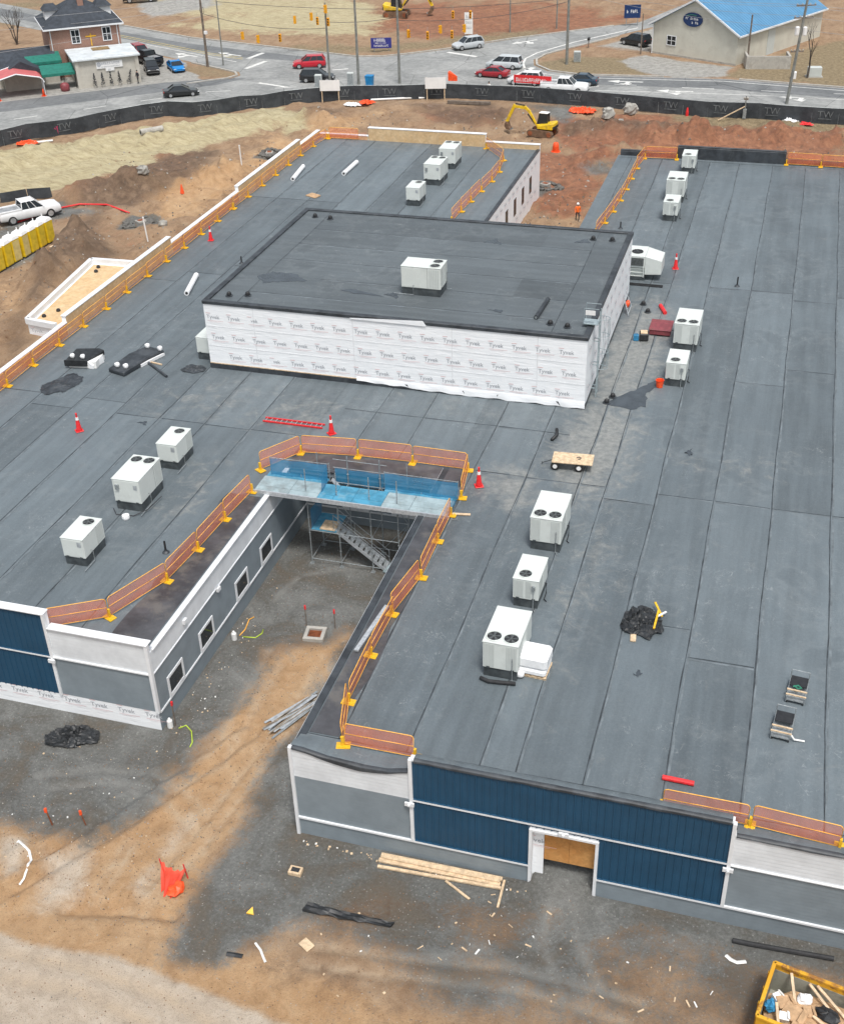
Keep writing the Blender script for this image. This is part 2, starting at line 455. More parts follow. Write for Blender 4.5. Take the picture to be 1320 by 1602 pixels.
def poly_sd(x, y, P):
    """signed distance to a polygon, positive inside"""
    d = np.full(x.shape, 1e9); ins = np.zeros(x.shape, bool); n = len(P)
    for i in range(n):
        ax, ay = P[i][0], P[i][1]; bx, by = P[(i + 1) % n][0], P[(i + 1) % n][1]
        ex, ey = bx - ax, by - ay
        t = np.clip(((x - ax) * ex + (y - ay) * ey) / (ex * ex + ey * ey + 1e-9), 0, 1)
        d = np.minimum(d, np.hypot(x - ax - t * ex, y - ay - t * ey))
        c = ((ay > y) != (by > y)) & (x < (bx - ax) * (y - ay) / (by - ay + 1e-12) + ax)
        ins ^= c
    return np.where(ins, d, -d)
def seg_d(x, y, pts):
    d = np.full(x.shape, 1e9)
    for a, b in zip(pts, pts[1:]):
        ex, ey = b[0] - a[0], b[1] - a[1]
        t = np.clip(((x - a[0]) * ex + (y - a[1]) * ey) / (ex * ex + ey * ey), 0, 1)
        d = np.minimum(d, np.hypot(x - a[0] - t * ex, y - a[1] - t * ey))
    return d
def sst(x, a, b):
    t = np.clip((x - a) / (b - a), 0, 1); return t * t * (3 - 2 * t)

ROAD = [(-140, 92), (-100, 121.5), (-89.2, 130.6), (-81.5, 139.6), (-72.4, 144.6), (-65.2, 151.2), (-59.5, 154.2), (-44, 158.2), (-26.5, 158), (-3, 156.2), (90, 152),
        (90, 164), (30, 168.4), (5.5, 170.3), (-10, 172.6), (-18, 172.1), (-29.5, 171.4), (-34.2, 172.9), (-36.8, 176), (-37.6, 179.5), (-37.0, 183.2), (-35.5, 186), (-24.7, 203.7), (0, 240),
        (-14, 246), (-26.3, 208.5), (-44, 192.4), (-52, 183.8), (-56.6, 180), (-60, 177.6), (-63.8, 176.8), (-77.4, 180.5), (-95, 185.2), (-112, 192.8), (-175, 222),
        (-172, 209), (-104, 178), (-87, 169.3), (-80.6, 166.4), (-77.6, 164.9), (-76.5, 162.9), (-77.2, 160.6), (-79.5, 158.6), (-84.4, 153.4), (-100.6, 139.4), (-150, 97)]
RIDGES = [  # polyline, half width, height  (heaps of dug earth)
    ([(-71.5, 109.5), (-66, 112.5), (-59, 119.5)], 3.6, 1.7), ([(-65.2, 97.0), (-62, 93.0), (-61.0, 87)], 3.4, 2.2),
    ([(-60.5, 85), (-58, 79.5)], 3.0, 1.3), ([(-24, 145.0), (-16, 143.8), (-6, 145.0), (4, 145.6), (20, 145.6)], 3.2, 1.35), ([(-15, 141.5), (-10, 142.5)], 2.4, 1.2),
    ([(-58, 142.5), (-54.5, 141.5)], 3.0, 1.3), ([(-37, 147), (-33, 149)], 2.5, 0.8), ([(-20.5, 132), (-17.5, 136)], 3.2, 1.1), ([(-88, 118), (-76, 130), (-63, 141)], 5.0, 0.9)]
TRACKS = [  # single wheel lines: polyline, half width, depth
    ([(-19.71, 44.58, 0.00), (-19.97, 39.54, 0.00), (-20.39, 35.88, 0.00), (-20.99, 31.74, 0.00), (-21.91, 27.68, 0.00)], .2, .07), ([(-19.06, 44.23, 0.00), (-19.35, 39.24, 0.00), (-19.72, 35.44, 0.00), (-20.27, 31.38, 0.00), (-21.24, 27.63, 0.00)], .2, .07),
    ([(-21.47, 32.76, 0.00), (-21.45, 30.33, 0.00), (-21.37, 28.43, 0.00)], .16, .06), ([(-23.66, 30.94, 0.00), (-23.59, 28.86, 0.00), (-23.57, 27.49, 0.00)], .18, .06), ([(-23.26, 30.90, 0.00), (-23.18, 29.04, 0.00), (-23.19, 27.76, 0.00)], .16, .06),
    ([(-24.41, 34.80, 0.00), (-22.07, 33.98, 0.00), (-20.49, 32.64, 0.00), (-20.11, 31.06, 0.00)], .2, .04), ([(-25.45, 33.68, 0.00), (-22.61, 33.15, 0.00), (-21.15, 32.08, 0.00)], .2, .04), ([(-29.50, 33.22, 0.00), (-26.82, 34.36, 0.00), (-23.74, 34.77, 0.00), (-22.35, 36.64, 0.00), (-22.65, 44.34, 0.00)], .22, .05), ([(-28.49, 32.66, 0.00), (-26.27, 33.67, 0.00), (-23.09, 34.11, 0.00), (-21.56, 35.99, 0.00), (-21.61, 43.55, 0.00)], .22, .05),
    ([(-13.63, 27.97, 0.00), (-10.05, 28.34, 0.00), (-6.12, 28.98, 0.00), (-1.19, 28.76, 0.00)], .22, .05), ([(-13.80, 27.01, 0.00), (-9.80, 27.52, 0.00), (-5.91, 28.07, 0.00), (-1.53, 27.84, 0.00)], .22, .05), ([(-5.27, 32.18, 0.00), (-5.15, 30.31, 0.00), (-3.99, 28.26, 0.00)], .22, .05), ([(-4.25, 32.30, 0.00), (-3.82, 30.67, 0.00), (-2.65, 28.92, 0.00)], .22, .05),
    ([(-25.75, 24.32, 0.00), (-22.46, 24.55, 0.00), (-18.45, 24.25, 0.00), (-16.32, 23.67, 0.00)], .25, .03), ([(-25.08, 23.29, 0.00), (-21.90, 23.59, 0.00), (-18.62, 23.03, 0.00)], .25, .03), ([(-24.03, 48.55, 0.00), (-23.54, 51.17, 0.00), (-20.56, 52.59, 0.00)], .2, .04)]
def ground_height(x, y):
    h = np.zeros_like(x)
    n1 = fbm(x, y, 6.0, 4, 3); n2 = fbm(x, y, 1.6, 4, 11, 0.55); n4 = fbm(x, y, 0.9, 2, 57, 0.6); n5 = np.abs(fbm(x, y, 3.2, 3, 71, 0.55) - 0.5)
    for pts, w, hh in RIDGES:
        d = seg_d(x, y, pts) / (w * (0.75 + 0.6 * n1))
        k = sst(1 - d, 0, 1)
        h += hh * k * (0.3 + 0.9 * n2 + 1.5 * n5) + 0.5 * np.sqrt(k) * hh * (n4 - 0.5)
    rough = 0.17 + 0.0 * x
    rough = np.where((y > 58) & (y < 152), 1.05, rough)
    rough = np.where(y > 172, 0.45, rough)
    n3 = fbm(x, y, 0.55, 3, 29, 0.6)
    h += 0.07 * (n3 - 0.5) + rough * (n2 - 0.5) + (0.55 * (n1 - 0.5)) * (y > 58)
    # ruts left by machines
    for pts, off, dep in (([(-29.2, 24.5), (-24.8, 31.5), (-21.5, 38.5)], 0.55, 0.17), ([(-27.2, 27.5), (-25.6, 30.5)], 0.3, 0.12), ([(-66, 104), (-56, 106), (-53, 112)], 0.9, 0.16), ([(-70, 112.5), (-60, 121.5), (-55, 127)], 0.8, 0.22), ([(-58, 66), (-57, 78), (-60, 90)], 0.9, 0.2)):
        d = np.abs(seg_d(x, y, pts) - off)
        h -= dep * np.exp(-(d / 0.28) ** 2) - 0.5 * dep * np.exp(-((d - 0.5) / 0.25) ** 2)
    for pts, w_, dep in TRACKS:
        d = seg_d(x, y, pts); h -= dep * np.exp(-(d / w_) ** 2) * (0.6 + 0.8 * n2) - dep * .5 * np.exp(-((d - 2.0 * w_) / (.8 * w_)) ** 2)
    # trench with a wall of spoil near the orange netting
    d = seg_d(x, y, [(-24.4, 27.0), (-22.0, 27.6), (-20.0, 27.9)])
    h -= 0.45 * np.exp(-(d / 0.38) ** 2)
    d = seg_d(x, y, [(-30.0, 31.2), (-28.6, 29.8), (-27.3, 28.3), (-28.0, 26.6)]); h += 0.35 * np.exp(-(d / 0.7) ** 2)
    # flatten roads, the ground next to walls, the parking places
    flat = sst(poly_sd(x, y, ROAD), -2.6, -0.6)
    for P in ([(-104, 176), (-88.5, 170), (-80, 166), (-76, 162), (-84, 152), (-101, 138), (-140, 105), (-150, 160)], [(-40, 210), (-40, 172), (-28, 170.5), (6, 169.5), (30, 168), (35, 205), (0, 215)]):
        flat = np.maximum(flat, sst(poly_sd(x, y, P), -1.5, 1.0))
    h *= 1 - flat
    flat = sst(poly_sd(x, y, [(-86, 82), (-66.0, 82), (-65.9, 97.2), (-68.5, 105.5), (-78, 106), (-86, 98)]), -1.2, .4)
    h = h * (1 - flat) + 0.02 * flat
    near = np.zeros_like(x)
    for bx in ((-48, -25.35, 37.55, 120), (-16.6, 14, 33.27, 120), (-25.4, -16.5, 57, 88)):
        d = np.hypot(np.maximum(np.maximum(bx[0] - x, x - bx[1]), 0), np.maximum(np.maximum(bx[2] - y, y - bx[3]), 0))
        near = np.maximum(near, 1 - sst(d, 0.1, 1.6))
    h = h * (1 - near) - 0.02 * near
    # gravel ramp heaped up into the doorway
    dx = np.abs(x + 5.03)
    inner = 0.25 + 0.65 * sst(y, 33.2, 35.4)
    apron = 0.25 * np.exp(-((dx / 1.5) ** 2)) * sst(y, 30.4, 33.2)
    h += np.where((y < 36.6) & (y > 30), np.where((y > 33.25) & (dx < 1.35), inner, apron * (y <= 33.25)) * (0.85 + 0.3 * n2), 0)
    # the grated pit in the courtyard
    d = np.hypot(x + 20.8, y - 46.3)
    h += 0.18 * np.exp(-((d - 1.6) / 0.7) ** 2)
    return h
def gz(x, y):
    return float(ground_height(np.array([float(x)]), np.array([float(y)]))[0])
def steps(*seg):
    out = [seg[0][0]]
    for a, b, s0, s1 in seg:
        x = a
        while x < b - 1e-6:
            t = (x - a) / (b - a); x += s0 + (s1 - s0) * t; out.append(min(x, b))
    return np.unique(np.round(out, 4))
gx = steps((-900, -130, 90, 6), (-130, -96, 1.4, .9), (-96, -47.5, .42, .42), (-47.5, -34, .22, .22), (-34, -8, .15, .15), (-8, 9, .2, .2), (9, 40, .8, 2.5), (40, 900, 6, 90))
gy = steps((-500, 18, 60, 1.5), (18, 42, .14, .14), (42, 58, .2, .26), (58, 152, .45, .45), (152, 235, .7, 1.0), (235, 1400, 4, 120))
X_, Y_ = np.meshgrid(gx, gy)
X_ = X_.ravel(); Y_ = Y_.ravel()
Z_ = ground_height(X_, Y_)
nx, ny = len(gx), len(gy)
ii = np.arange((ny - 1) * (nx - 1)); ci = ii % (nx - 1); cj = ii // (nx - 1)
cx_ = (gx[ci] + gx[ci + 1]) / 2; cy_ = (gy[cj] + gy[cj + 1]) / 2
inside = ((cx_ > -47.0) & (cx_ < -26.4) & (cy_ > 38.6) & (cy_ < 118.8)) | ((cx_ > -15.6) & (cx_ < 13) & (cy_ > 36.5) & (cy_ < 118.8)) | ((cx_ > -26.5) & (cx_ < -15.5) & (cy_ > 58) & (cy_ < 87))
keep = ii[~inside]
a0 = (keep // (nx - 1)) * nx + keep % (nx - 1)
faces = np.stack([a0, a0 + 1, a0 + nx + 1, a0 + nx], 1)
gm = bpy.data.meshes.new('ground')
gm.vertices.add(len(X_)); gm.vertices.foreach_set('co', np.stack([X_, Y_, Z_], 1).ravel())
gm.loops.add(faces.size); gm.loops.foreach_set('vertex_index', faces.ravel().astype(np.int32))
gm.polygons.add(len(faces)); gm.polygons.foreach_set('loop_start', np.arange(0, faces.size, 4, dtype=np.int32))
gm.polygons.foreach_set('use_smooth', np.ones(len(faces), bool))
gm.update(calc_edges=True)

# what lies where: channel -> list of (polygon, soft edge in metres, amount)
Z0 = {
 'gravel': [
   ([(-45, 38.5), (-26.5, 38.5), (-26.5, 58.5), (-15.5, 58.5), (-15.5, 47.0), (-19.23, 47.17, 0.00), (-19.78, 46.19, 0.00), (-22.49, 44.38, 0.00), (-22.69, 40.73, 0.00), (-22.94, 36.48, 0.00), (-23.38, 33.43, 0.00), (-24.37, 31.39, 0.00), (-25.59, 30.49, 0.00), (-27.70, 30.30, 0.00), (-29.56, 30.18, 0.00), (-45, 33)], 1.1, 1.0),
   ([(-16.2, 49), (-15.5, 36), (14, 36), (14, 31.6), (2.07, 31.99, 0.00), (-1.71, 32.51, 0.00), (-3.84, 30.06, 0.00), (-5.15, 31.56, 0.00), (-11.97, 31.01, 0.00), (-13.72, 29.69, 0.00), (-15.69, 28.34, 0.00), (-17.50, 26.22, 0.00), (-18.84, 25.86, 0.00), (-19.31, 27.67, 0.00), (-19.44, 30.70, 0.00), (-19.13, 33.01, 0.00), (-19.27, 37.03, 0.00), (-18.71, 43.28, 0.00), (-18.64, 46.21, 0.00)], .9, 1.0),
   ([(-14.56, 28.98, 0.00), (-9.44, 31.70, 0.00), (-1.71, 32.51, 0.00), (2.76, 32.49, 0.00), (2.94, 29.63, 0.00), (-3.33, 27.33, 0.00), (-9.55, 26.72, 0.00)], 2.4, 0.78),
   ([(-18.07, 28.67, 0.00), (-16.06, 28.57, 0.00), (-15.82, 27.36, 0.00), (-17.53, 26.28, 0.00)], .8, .7),
   ([(-77.24, 103.46, 0.00), (-71.91, 107.07, 0.00), (-67.33, 105.59, 0.00), (-69.84, 101.12, 0.00), (-66.25, 92.93, 0.00), (-67.08, 87.85, 0.00)], 1.0, 0.85),
   ([(-62.8, 101.3), (-61, 101.2), (-58.8, 103.2), (-60, 105.2), (-62.6, 104.2)], .5, 1.0), ([(-58.9, 126.2), (-56.4, 125.8), (-55.6, 128.6), (-57.6, 129.2)], .5, 1.0),
   ([(-53.5, 92), (-49, 92), (-49, 108), (-51.5, 108)], 1.0, 0.75),
   ([(-26.15, 121.63, 0.00), (-24.76, 124.77, 0.00), (-23.21, 121.18, 0.00), (-24.50, 119.65, 0.00)], .6, .9), ([(-21.94, 129.93, 0.00), (-18.37, 131.61, 0.00), (-17.76, 127.79, 0.00), (-20.75, 127.17, 0.00)], .8, .7),
   ([(-32.58, 154.45, 0.00), (-26.45, 154.65, 0.00), (-26.14, 146.56, 0.00), (-29.93, 149.67, 0.00)], 1.4, .8)],
 'sand': [
   ([(-27.45, 25.11, 0.00), (-24.53, 25.15, 0.00), (-21.15, 25.22, 0.00), (-17.69, 24.90, 0.00), (-14.96, 24.71, 0.00), (-12.66, 24.06, 0.00), (-24.29, 20.42, 0.00)], 0.35, 1.0),
   ([(-26.84, 29.41, 0.00), (-25.14, 30.24, 0.00), (-23.99, 27.71, 0.00), (-25.27, 26.36, 0.00)], 1.2, .75), ([(-29.14, 29.53, 0.00), (-27.71, 29.54, 0.00), (-26.78, 27.81, 0.00), (-27.64, 27.23, 0.00)], .5, 0.8),
   ([(-22.61, 28.43, 0.00), (-22.04, 31.09, 0.00), (-21.56, 32.93, 0.00), (-21.04, 32.49, 0.00), (-21.37, 30.17, 0.00), (-21.42, 27.58, 0.00)], .7, 0.75)],
 'tan': [([(-22.45, 43.86, 0.00), (-18.86, 46.43, 0.00), (-18.71, 43.28, 0.00), (-19.27, 37.03, 0.00), (-19.13, 33.01, 0.00), (-19.44, 30.70, 0.00), (-19.43, 27.64, 0.00), (-18.73, 25.64, 0.00), (-15.35, 26.88, 0.00), (-12.54, 26.47, 0.00), (-7.86, 26.02, 0.00), (-16.57, 22.57, 0.00), (-24.29, 20.42, 0.00), (-30.67, 29.88, 0.00), (-27.60, 30.14, 0.00), (-24.37, 31.39, 0.00), (-23.38, 33.43, 0.00), (-22.94, 36.48, 0.00), (-22.69, 40.73, 0.00)], 1.2, 1.0), ([(-12.57, 29.52, 0.00), (-11.27, 30.53, 0.00), (-10.09, 30.21, 0.00), (-11.29, 28.92, 0.00)], 1.0, .7), ([(-66.20, 86.49, 0.00), (-61.15, 84.65, 0.00), (-55.07, 72.93, 0.00), (-54.51, 68.53, 0.00)], 2, .6), ([(-65.04, 112.36, 0.00), (-61.14, 119.97, 0.00), (-59.23, 135.83, 0.00), (-55.43, 132.46, 0.00), (-55.62, 108.11, 0.00), (-59.90, 105.21, 0.00)], 2.5, .8), ([(-22.05, 121.43, 0.00), (-19.17, 122.03, 0.00), (-18.11, 112.38, 0.00), (-22.01, 111.53, 0.00)], 2.0, .8), ([(-61.20, 142.78, 0.00), (-50.20, 147.97, 0.00), (-50.51, 138.95, 0.00), (-56.42, 134.99, 0.00)], 2.0, .6)],
 'straw': [([(-91.11, 120.81, 0.00), (-85.12, 123.59, 0.00), (-78.21, 132.68, 0.00), (-72.67, 139.06, 0.00), (-64.03, 147.59, 0.00), (-58.69, 142.96, 0.00), (-61.10, 138.33, 0.00), (-65.63, 129.62, 0.00), (-69.53, 124.14, 0.00), (-71.32, 118.35, 0.00), (-73.60, 113.91, 0.00), (-75.32, 110.19, 0.00), (-78.65, 105.63, 0.00), (-79.90, 102.89, 0.00)], 1.6, 1.0),
   ([(-62.00, 142.63, 0.00), (-59.57, 145.25, 0.00), (-56.67, 137.75, 0.00), (-58.64, 135.39, 0.00)], 1.2, .8),
   ([(-101.67, 194.38, 0.00), (-89.56, 210.22, 0.00), (-79.96, 223.90, 0.00), (-68.77, 204.76, 0.00), (-68.84, 191.81, 0.00), (-82.88, 191.08, 0.00), (-93.91, 190.36, 0.00)], 4.0, 1.0), ([(-122.28, 214.87, 0.00), (-103.30, 230.87, 0.00), (-83.28, 233.46, 0.00), (-83.92, 208.13, 0.00), (-101.91, 199.80, 0.00)], 4.0, .7)],
 'clay': [([(-28.98, 148.95, 0.00), (-18.50, 152.45, 0.00), (5.60, 148.55, 0.00), (6.31, 136.19, 0.00), (-19.04, 135.86, 0.00), (-26.79, 138.16, 0.00)], 2.5, 1.0), ([(-29.40, 136.33, 0.00), (-19.04, 135.86, 0.00), (-17.37, 113.47, 0.00), (-24.32, 111.96, 0.00)], 2.5, .8),
   ([(-46.28, 151.88, 0.00), (-36.37, 152.78, 0.00), (-34.48, 144.94, 0.00), (-44.10, 144.56, 0.00)], 2.5, .7), ([(-86.27, 202.14, 0.00), (-52.72, 187.28, 0.00), (-34.13, 183.72, 0.00), (-24.66, 211.37, 0.00), (-42.32, 225.93, 0.00), (-69.60, 222.15, 0.00)], 8.0, .75), ([(-101.93, 176.92, 0.00), (-91.74, 185.71, 0.00), (-79.61, 180.59, 0.00), (-89.69, 174.42, 0.00)], 3, .5),
   ([(-79.49, 119.85, 0.00), (-71.31, 129.30, 0.00), (-65.41, 129.13, 0.00), (-61.25, 115.36, 0.00), (-67.39, 109.71, 0.00), (-70.62, 104.88, 0.00)], 2.0, .55), ([(-76.70, 109.90, 0.00), (-59.40, 101.52, 0.00), (-55.90, 98.67, 0.00), (-60.87, 94.13, 0.00), (-63.30, 90.29, 0.00)], 2.0, .35)],
 'grass': [([(-36.72, 177.87, 0.00), (-32.06, 182.80, 0.00), (-22.73, 182.71, 0.00), (-20.58, 173.63, 0.00), (-29.99, 171.60, 0.00), (-35.02, 174.18, 0.00)], 1.0, 1.0), ([(-9.90, 174.76, 0.00), (-5.04, 186.52, 0.00), (6.30, 201.38, 0.00), (6.30, 171.57, 0.00), (-8.51, 173.17, 0.00)], 1.5, 1.0),
   ([(-13.99, 153.91, 0.00), (6.31, 153.68, 0.00), (6.31, 147.35, 0.00), (-13.60, 150.43, 0.00)], 1.5, .9), ([(-89.72, 165.90, 0.00), (-83.94, 168.96, 0.00), (-77.64, 165.17, 0.00), (-76.51, 161.48, 0.00), (-82.92, 160.34, 0.00)], 1.2, .55),
   ([(-75.08, 174.70, 0.00), (-64.43, 179.09, 0.00), (-57.01, 181.20, 0.00), (-52.23, 185.54, 0.00), (-38.19, 194.27, 0.00), (-40.12, 203.81, 0.00), (-62.53, 185.68, 0.00), (-78.49, 183.08, 0.00)], 2.5, .7), ([(-147.45, 211.39, 0.00), (-136.02, 212.97, 0.00), (-129.49, 195.67, 0.00), (-131.64, 187.09, 0.00)], 3.0, .8)],
 'lot': [([(-104.5, 177.6), (-88, 169.4), (-86, 164.5), (-79.4, 158.6), (-84.6, 153.4), (-101, 139.4), (-140, 105), (-150, 160)], .6, 1.0),
   ([(-26.14, 180.90, 0.00), (-22.22, 185.71, 0.00), (-13.51, 181.04, 0.00), (-9.41, 179.40, 0.00), (-10.23, 173.60, 0.00), (-16.95, 172.41, 0.00), (-21.65, 174.96, 0.00)], 1.0, .9), ([(-30, 190), (-22, 187), (-14, 205), (-20, 214)], 1.5, .8),
   ([(-118.86, 212.16, 0.00), (-109.21, 223.23, 0.00), (-102.43, 211.38, 0.00), (-109.86, 198.61, 0.00)], 2.0, .9), ([(-53.56, 155.51, 0.00), (-32.11, 156.15, 0.00), (-42.62, 150.97, 0.00), (-53.42, 147.36, 0.00)], 2.0, .35)],
}
wob = (fbm(X_, Y_, 2.5, 4, 41) - 0.5)
chan = {}
Z0['dark_earth'] = [([(-70.81, 106.47, 0.00), (-71.81, 117.77, 0.00), (-66.74, 130.21, 0.00), (-63.40, 127.43, 0.00), (-61.45, 115.77, 0.00), (-64.55, 107.20, 0.00)], 1.4, 1.0), ([(-60.70, 81.89, 0.00), (-67.39, 98.84, 0.00), (-67.33, 105.59, 0.00), (-59.08, 94.53, 0.00), (-60.15, 89.42, 0.00), (-58.14, 79.74, 0.00)], 1.6, .85), ([(-59.84, 76.72, 0.00), (-60.37, 83.38, 0.00), (-54.58, 73.04, 0.00), (-55.13, 69.48, 0.00)], 2, .7), ([(-27.65, 146.26, 0.00), (-18.09, 149.56, 0.00), (-4.42, 147.96, 0.00), (-17.14, 142.73, 0.00), (-26.00, 141.80, 0.00)], 2.0, .8), ([(-16.15, 32.32, 0.00), (-4.28, 32.45, 0.00), (2.80, 31.89, 0.00), (2.92, 29.90, 0.00), (-5.84, 27.75, 0.00), (-11.97, 27.81, 0.00), (-14.79, 29.57, 0.00)], 2.6, .85), ([(-47.91, 151.58, 0.00), (-36.96, 155.25, 0.00), (-33.28, 146.64, 0.00), (-40.61, 143.76, 0.00)], 2.0, .8), ([(-61.54, 145.82, 0.00), (-55.78, 149.14, 0.00), (-55.08, 142.44, 0.00), (-59.29, 140.15, 0.00)], 1.5, .8)]  # darker brown earth over the heaps and part of the near ground
for k, zs in Z0.items():
    v = np.zeros_like(X_)
    for P, soft, amt in zs:
        v = np.maximum(v, amt * np.clip(0.5 + (poly_sd(X_, Y_, P) + wob * soft * 2.2) / (2 * soft), 0, 1))
    chan[k] = v
def set_attr(name, a, b, c):
    at = gm.attributes.new(name, 'FLOAT_COLOR', 'POINT')
    at.data.foreach_set('color', np.stack([a, b, c, np.ones_like(a)], 1).astype(np.float32).ravel())
set_attr('cover_a', chan['gravel'], chan['sand'], chan['straw'])
set_attr('cover_b', chan['clay'], chan['grass'], chan['lot'])
trk = np.zeros_like(X_)
for pts, w_, dep in TRACKS: trk = np.maximum(trk, np.exp(-(seg_d(X_, Y_, pts) / (w_ * 1.1)) ** 2))
set_attr('cover_c', chan['tan'], trk, chan['dark_earth'])

def ground_material():
    t = NT('site_ground'); p = t.pos()
    def att(nm):
        a = t.n('ShaderNodeAttribute', attribute_name=nm); s = t.n('ShaderNodeSeparateColor'); t.l(a.outputs['Color'], s.inputs[0]); return s.outputs
    A = att('cover_a'); B = att('cover_b'); C = att('cover_c')
    nb = t.noise(p, 0.3, 8, 0.68, 0.6); nm = t.noise(p, 1.3, 9, 0.72, 0.5); nf = t.noise(p, 7.0, 7, 0.78); ns = t.noise(p, 26.0, 4, 0.75)
    tr = t.noise(p, 1.0, 8, 0.7, 0.8, stretch=(1.3, 0.35, 1))
    edge = t.math('SUBTRACT', t.math('ADD', t.math('MULTIPLY', nm, .6), t.math('MULTIPLY', nf, .5)), 0.55)
    def fac(ch, amp=1.3, w=0.22):
        return t.sstep(t.math('ADD', ch, t.math('MULTIPLY', edge, amp * .75)), 0.5 - w, 0.5 + w)
    col = t.ramp(nb, [(0.15, (0.15, 0.085, 0.048)), (0.42, (0.27, 0.165, 0.092)), (0.6, (0.36, 0.24, 0.142)), (0.85, (0.44, 0.325, 0.215))])
    col = t.mix(0.5, col, t.ramp(nm, [(0.15, (0.11, 0.066, 0.04)), (0.5, (0.3, 0.19, 0.11)), (0.85, (0.47, 0.345, 0.225))]))
    col = t.mix(0.3, col, t.ramp(tr, [(0.2, (0.17, 0.105, 0.06)), (0.8, (0.44, 0.32, 0.21))]))
    tan = t.ramp(nb, [(0.15, (0.31, 0.17, 0.074)), (0.45, (0.47, 0.285, 0.14)), (0.85, (0.57, 0.4, 0.24))])
    tan = t.mix(0.45, tan, t.ramp(nm, [(0.1, (0.2, 0.108, 0.05)), (0.5, (0.44, 0.28, 0.15)), (0.9, (0.58, 0.43, 0.275))]))
    col = t.mix(t.math('MULTIPLY', fac(C[0], 1.2, .3), .92), col, tan)
    clay = t.ramp(nm, [(0.15, (0.075, 0.027, 0.015)), (0.5, (0.27, 0.098, 0.048)), (0.85, (0.45, 0.2, 0.1))])
    clay = t.mix(0.35, clay, t.ramp(nb, [(0.2, (0.12, 0.055, 0.035)), (0.8, (0.34, 0.19, 0.115))]))
    col = t.mix(t.math('MULTIPLY', fac(B[0]), .9), col, clay)
    dark_earth = t.ramp(nm, [(0.1, (0.055, 0.034, 0.022)), (0.5, (0.135, 0.09, 0.06)), (0.9, (0.26, 0.18, 0.12))])
    col = t.mix(t.math('MULTIPLY', fac(C[2], 1.3, .3), .85), col, dark_earth)
    straw = t.ramp(t.noise(p, 1.2, 9, 0.78, 0.6, stretch=(.5, 1.6, 1)), [(0.15, (0.24, 0.19, 0.105)), (0.5, (0.43, 0.37, 0.225)), (0.85, (0.56, 0.5, 0.335))])
    col = t.mix(fac(A[2], 1.1, .2), col, straw)
    grass = t.ramp(t.noise(p, 2.0, 8, 0.78), [(0.15, (0.11, 0.084, 0.05)), (0.5, (0.235, 0.18, 0.103)), (0.85, (0.37, 0.295, 0.18))])
    col = t.mix(fac(B[1], 1.2, .25), col, grass)
    sand = t.ramp(nm, [(0.1, (0.38, 0.305, 0.23)), (0.5, (0.5, 0.415, 0.325)), (0.9, (0.59, 0.51, 0.415))])
    col = t.mix(fac(A[1], 0.6, .3), col, sand)
    lot = t.ramp(nm, [(0.3, (0.26, 0.255, 0.235)), (0.7, (0.4, 0.39, 0.36))])
    col = t.mix(fac(B[2], .5, .2), col, lot)
    grav = t.ramp(nf, [(0.1, (0.036, 0.041, 0.042)), (0.5, (0.108, 0.117, 0.115)), (0.9, (0.3, 0.315, 0.305))])
    grav = t.mix(0.5, grav, t.ramp(nb, [(0.1, (0.055, 0.054, 0.047)), (0.4, (0.1, 0.103, 0.096)), (0.6, (0.19, 0.195, 0.185)), (0.85, (0.32, 0.33, 0.32))]))
    grav = t.mix(t.math('MULTIPLY', t.sstep(nb, .55, .2), .45), grav, (0.16, 0.12, 0.078))
    fg = fac(A[0], 1.5, .3)
    col = t.mix(t.math('MULTIPLY', fg, .96), col, grav)
    tk = t.math('MULTIPLY', C[1], t.ramp(nm, [(.25, .1), (.7, .75)]))
    col = t.mix(tk, col, t.mix(fg, (0.5, 0.385, 0.265), (0.24, 0.24, 0.225)))
    v = t.n('ShaderNodeTexVoronoi'); v.inputs['Scale'].default_value = 7.5; t.l(p, v.inputs['Vector'])
    sp = t.n('ShaderNodeSeparateColor'); t.l(v.outputs['Color'], sp.inputs[0])
    pale = t.math('MULTIPLY', t.math('LESS_THAN', v.outputs['Distance'], 0.24), t.math('GREATER_THAN', sp.outputs[0], 0.86))
    col = t.mix(t.math('MULTIPLY', pale, t.math('ADD', 0.15, t.math('MULTIPLY', fg, .25))), col, (0.42, 0.42, 0.41))
    col = t.mix(t.math('MULTIPLY', t.sstep(ns, .55, .72), .4), col, (0.075, 0.066, 0.058))
    t.color(col); t.rough(0.95)
    h = t.math('ADD', t.math('ADD', nm, t.math('MULTIPLY', nf, .8)), t.math('MULTIPLY', ns, .3))
    t.bump(h, 0.09, 0.8)
    return t.mat
M['ground'] = ground_material()
gm.materials.append(M['ground'])
struct(put('ground', gm))

# ------------------------------------------------------------------ roads
def asphalt(name, lo, hi):
    t = NT(name); p = t.pos()
    a = t.noise(p, 0.16, 6, 0.6, 0.6); b = t.noise(p, 1.4, 6, 0.7); c = t.noise(p, 18, 3, 0.7)
    col = t.ramp(a, [(0.3, lo), (0.7, hi)])
    col = t.mix(0.3, col, t.ramp(b, [(0.3, [x * .7 for x in lo]), (0.7, [x * 1.15 for x in hi])]))
    crack = t.n('ShaderNodeTexVoronoi', feature='DISTANCE_TO_EDGE'); crack.inputs['Scale'].default_value = 0.12
    t.l(p, crack.inputs['Vector'])
    col = t.mix(t.math('MULTIPLY', t.math('LESS_THAN', crack.outputs['Distance'], 0.006), .5), col, [x * .4 for x in lo])
    t.color(col); t.rough(0.88); t.bump(c, 0.01, 0.4)
    return t.mat
M['asphalt'] = asphalt('asphalt', (0.2, 0.207, 0.203), (0.33, 0.335, 0.325))
M['asphalt_dark'] = asphalt('fresh_asphalt', (0.12, 0.128, 0.132), (0.185, 0.193, 0.196))
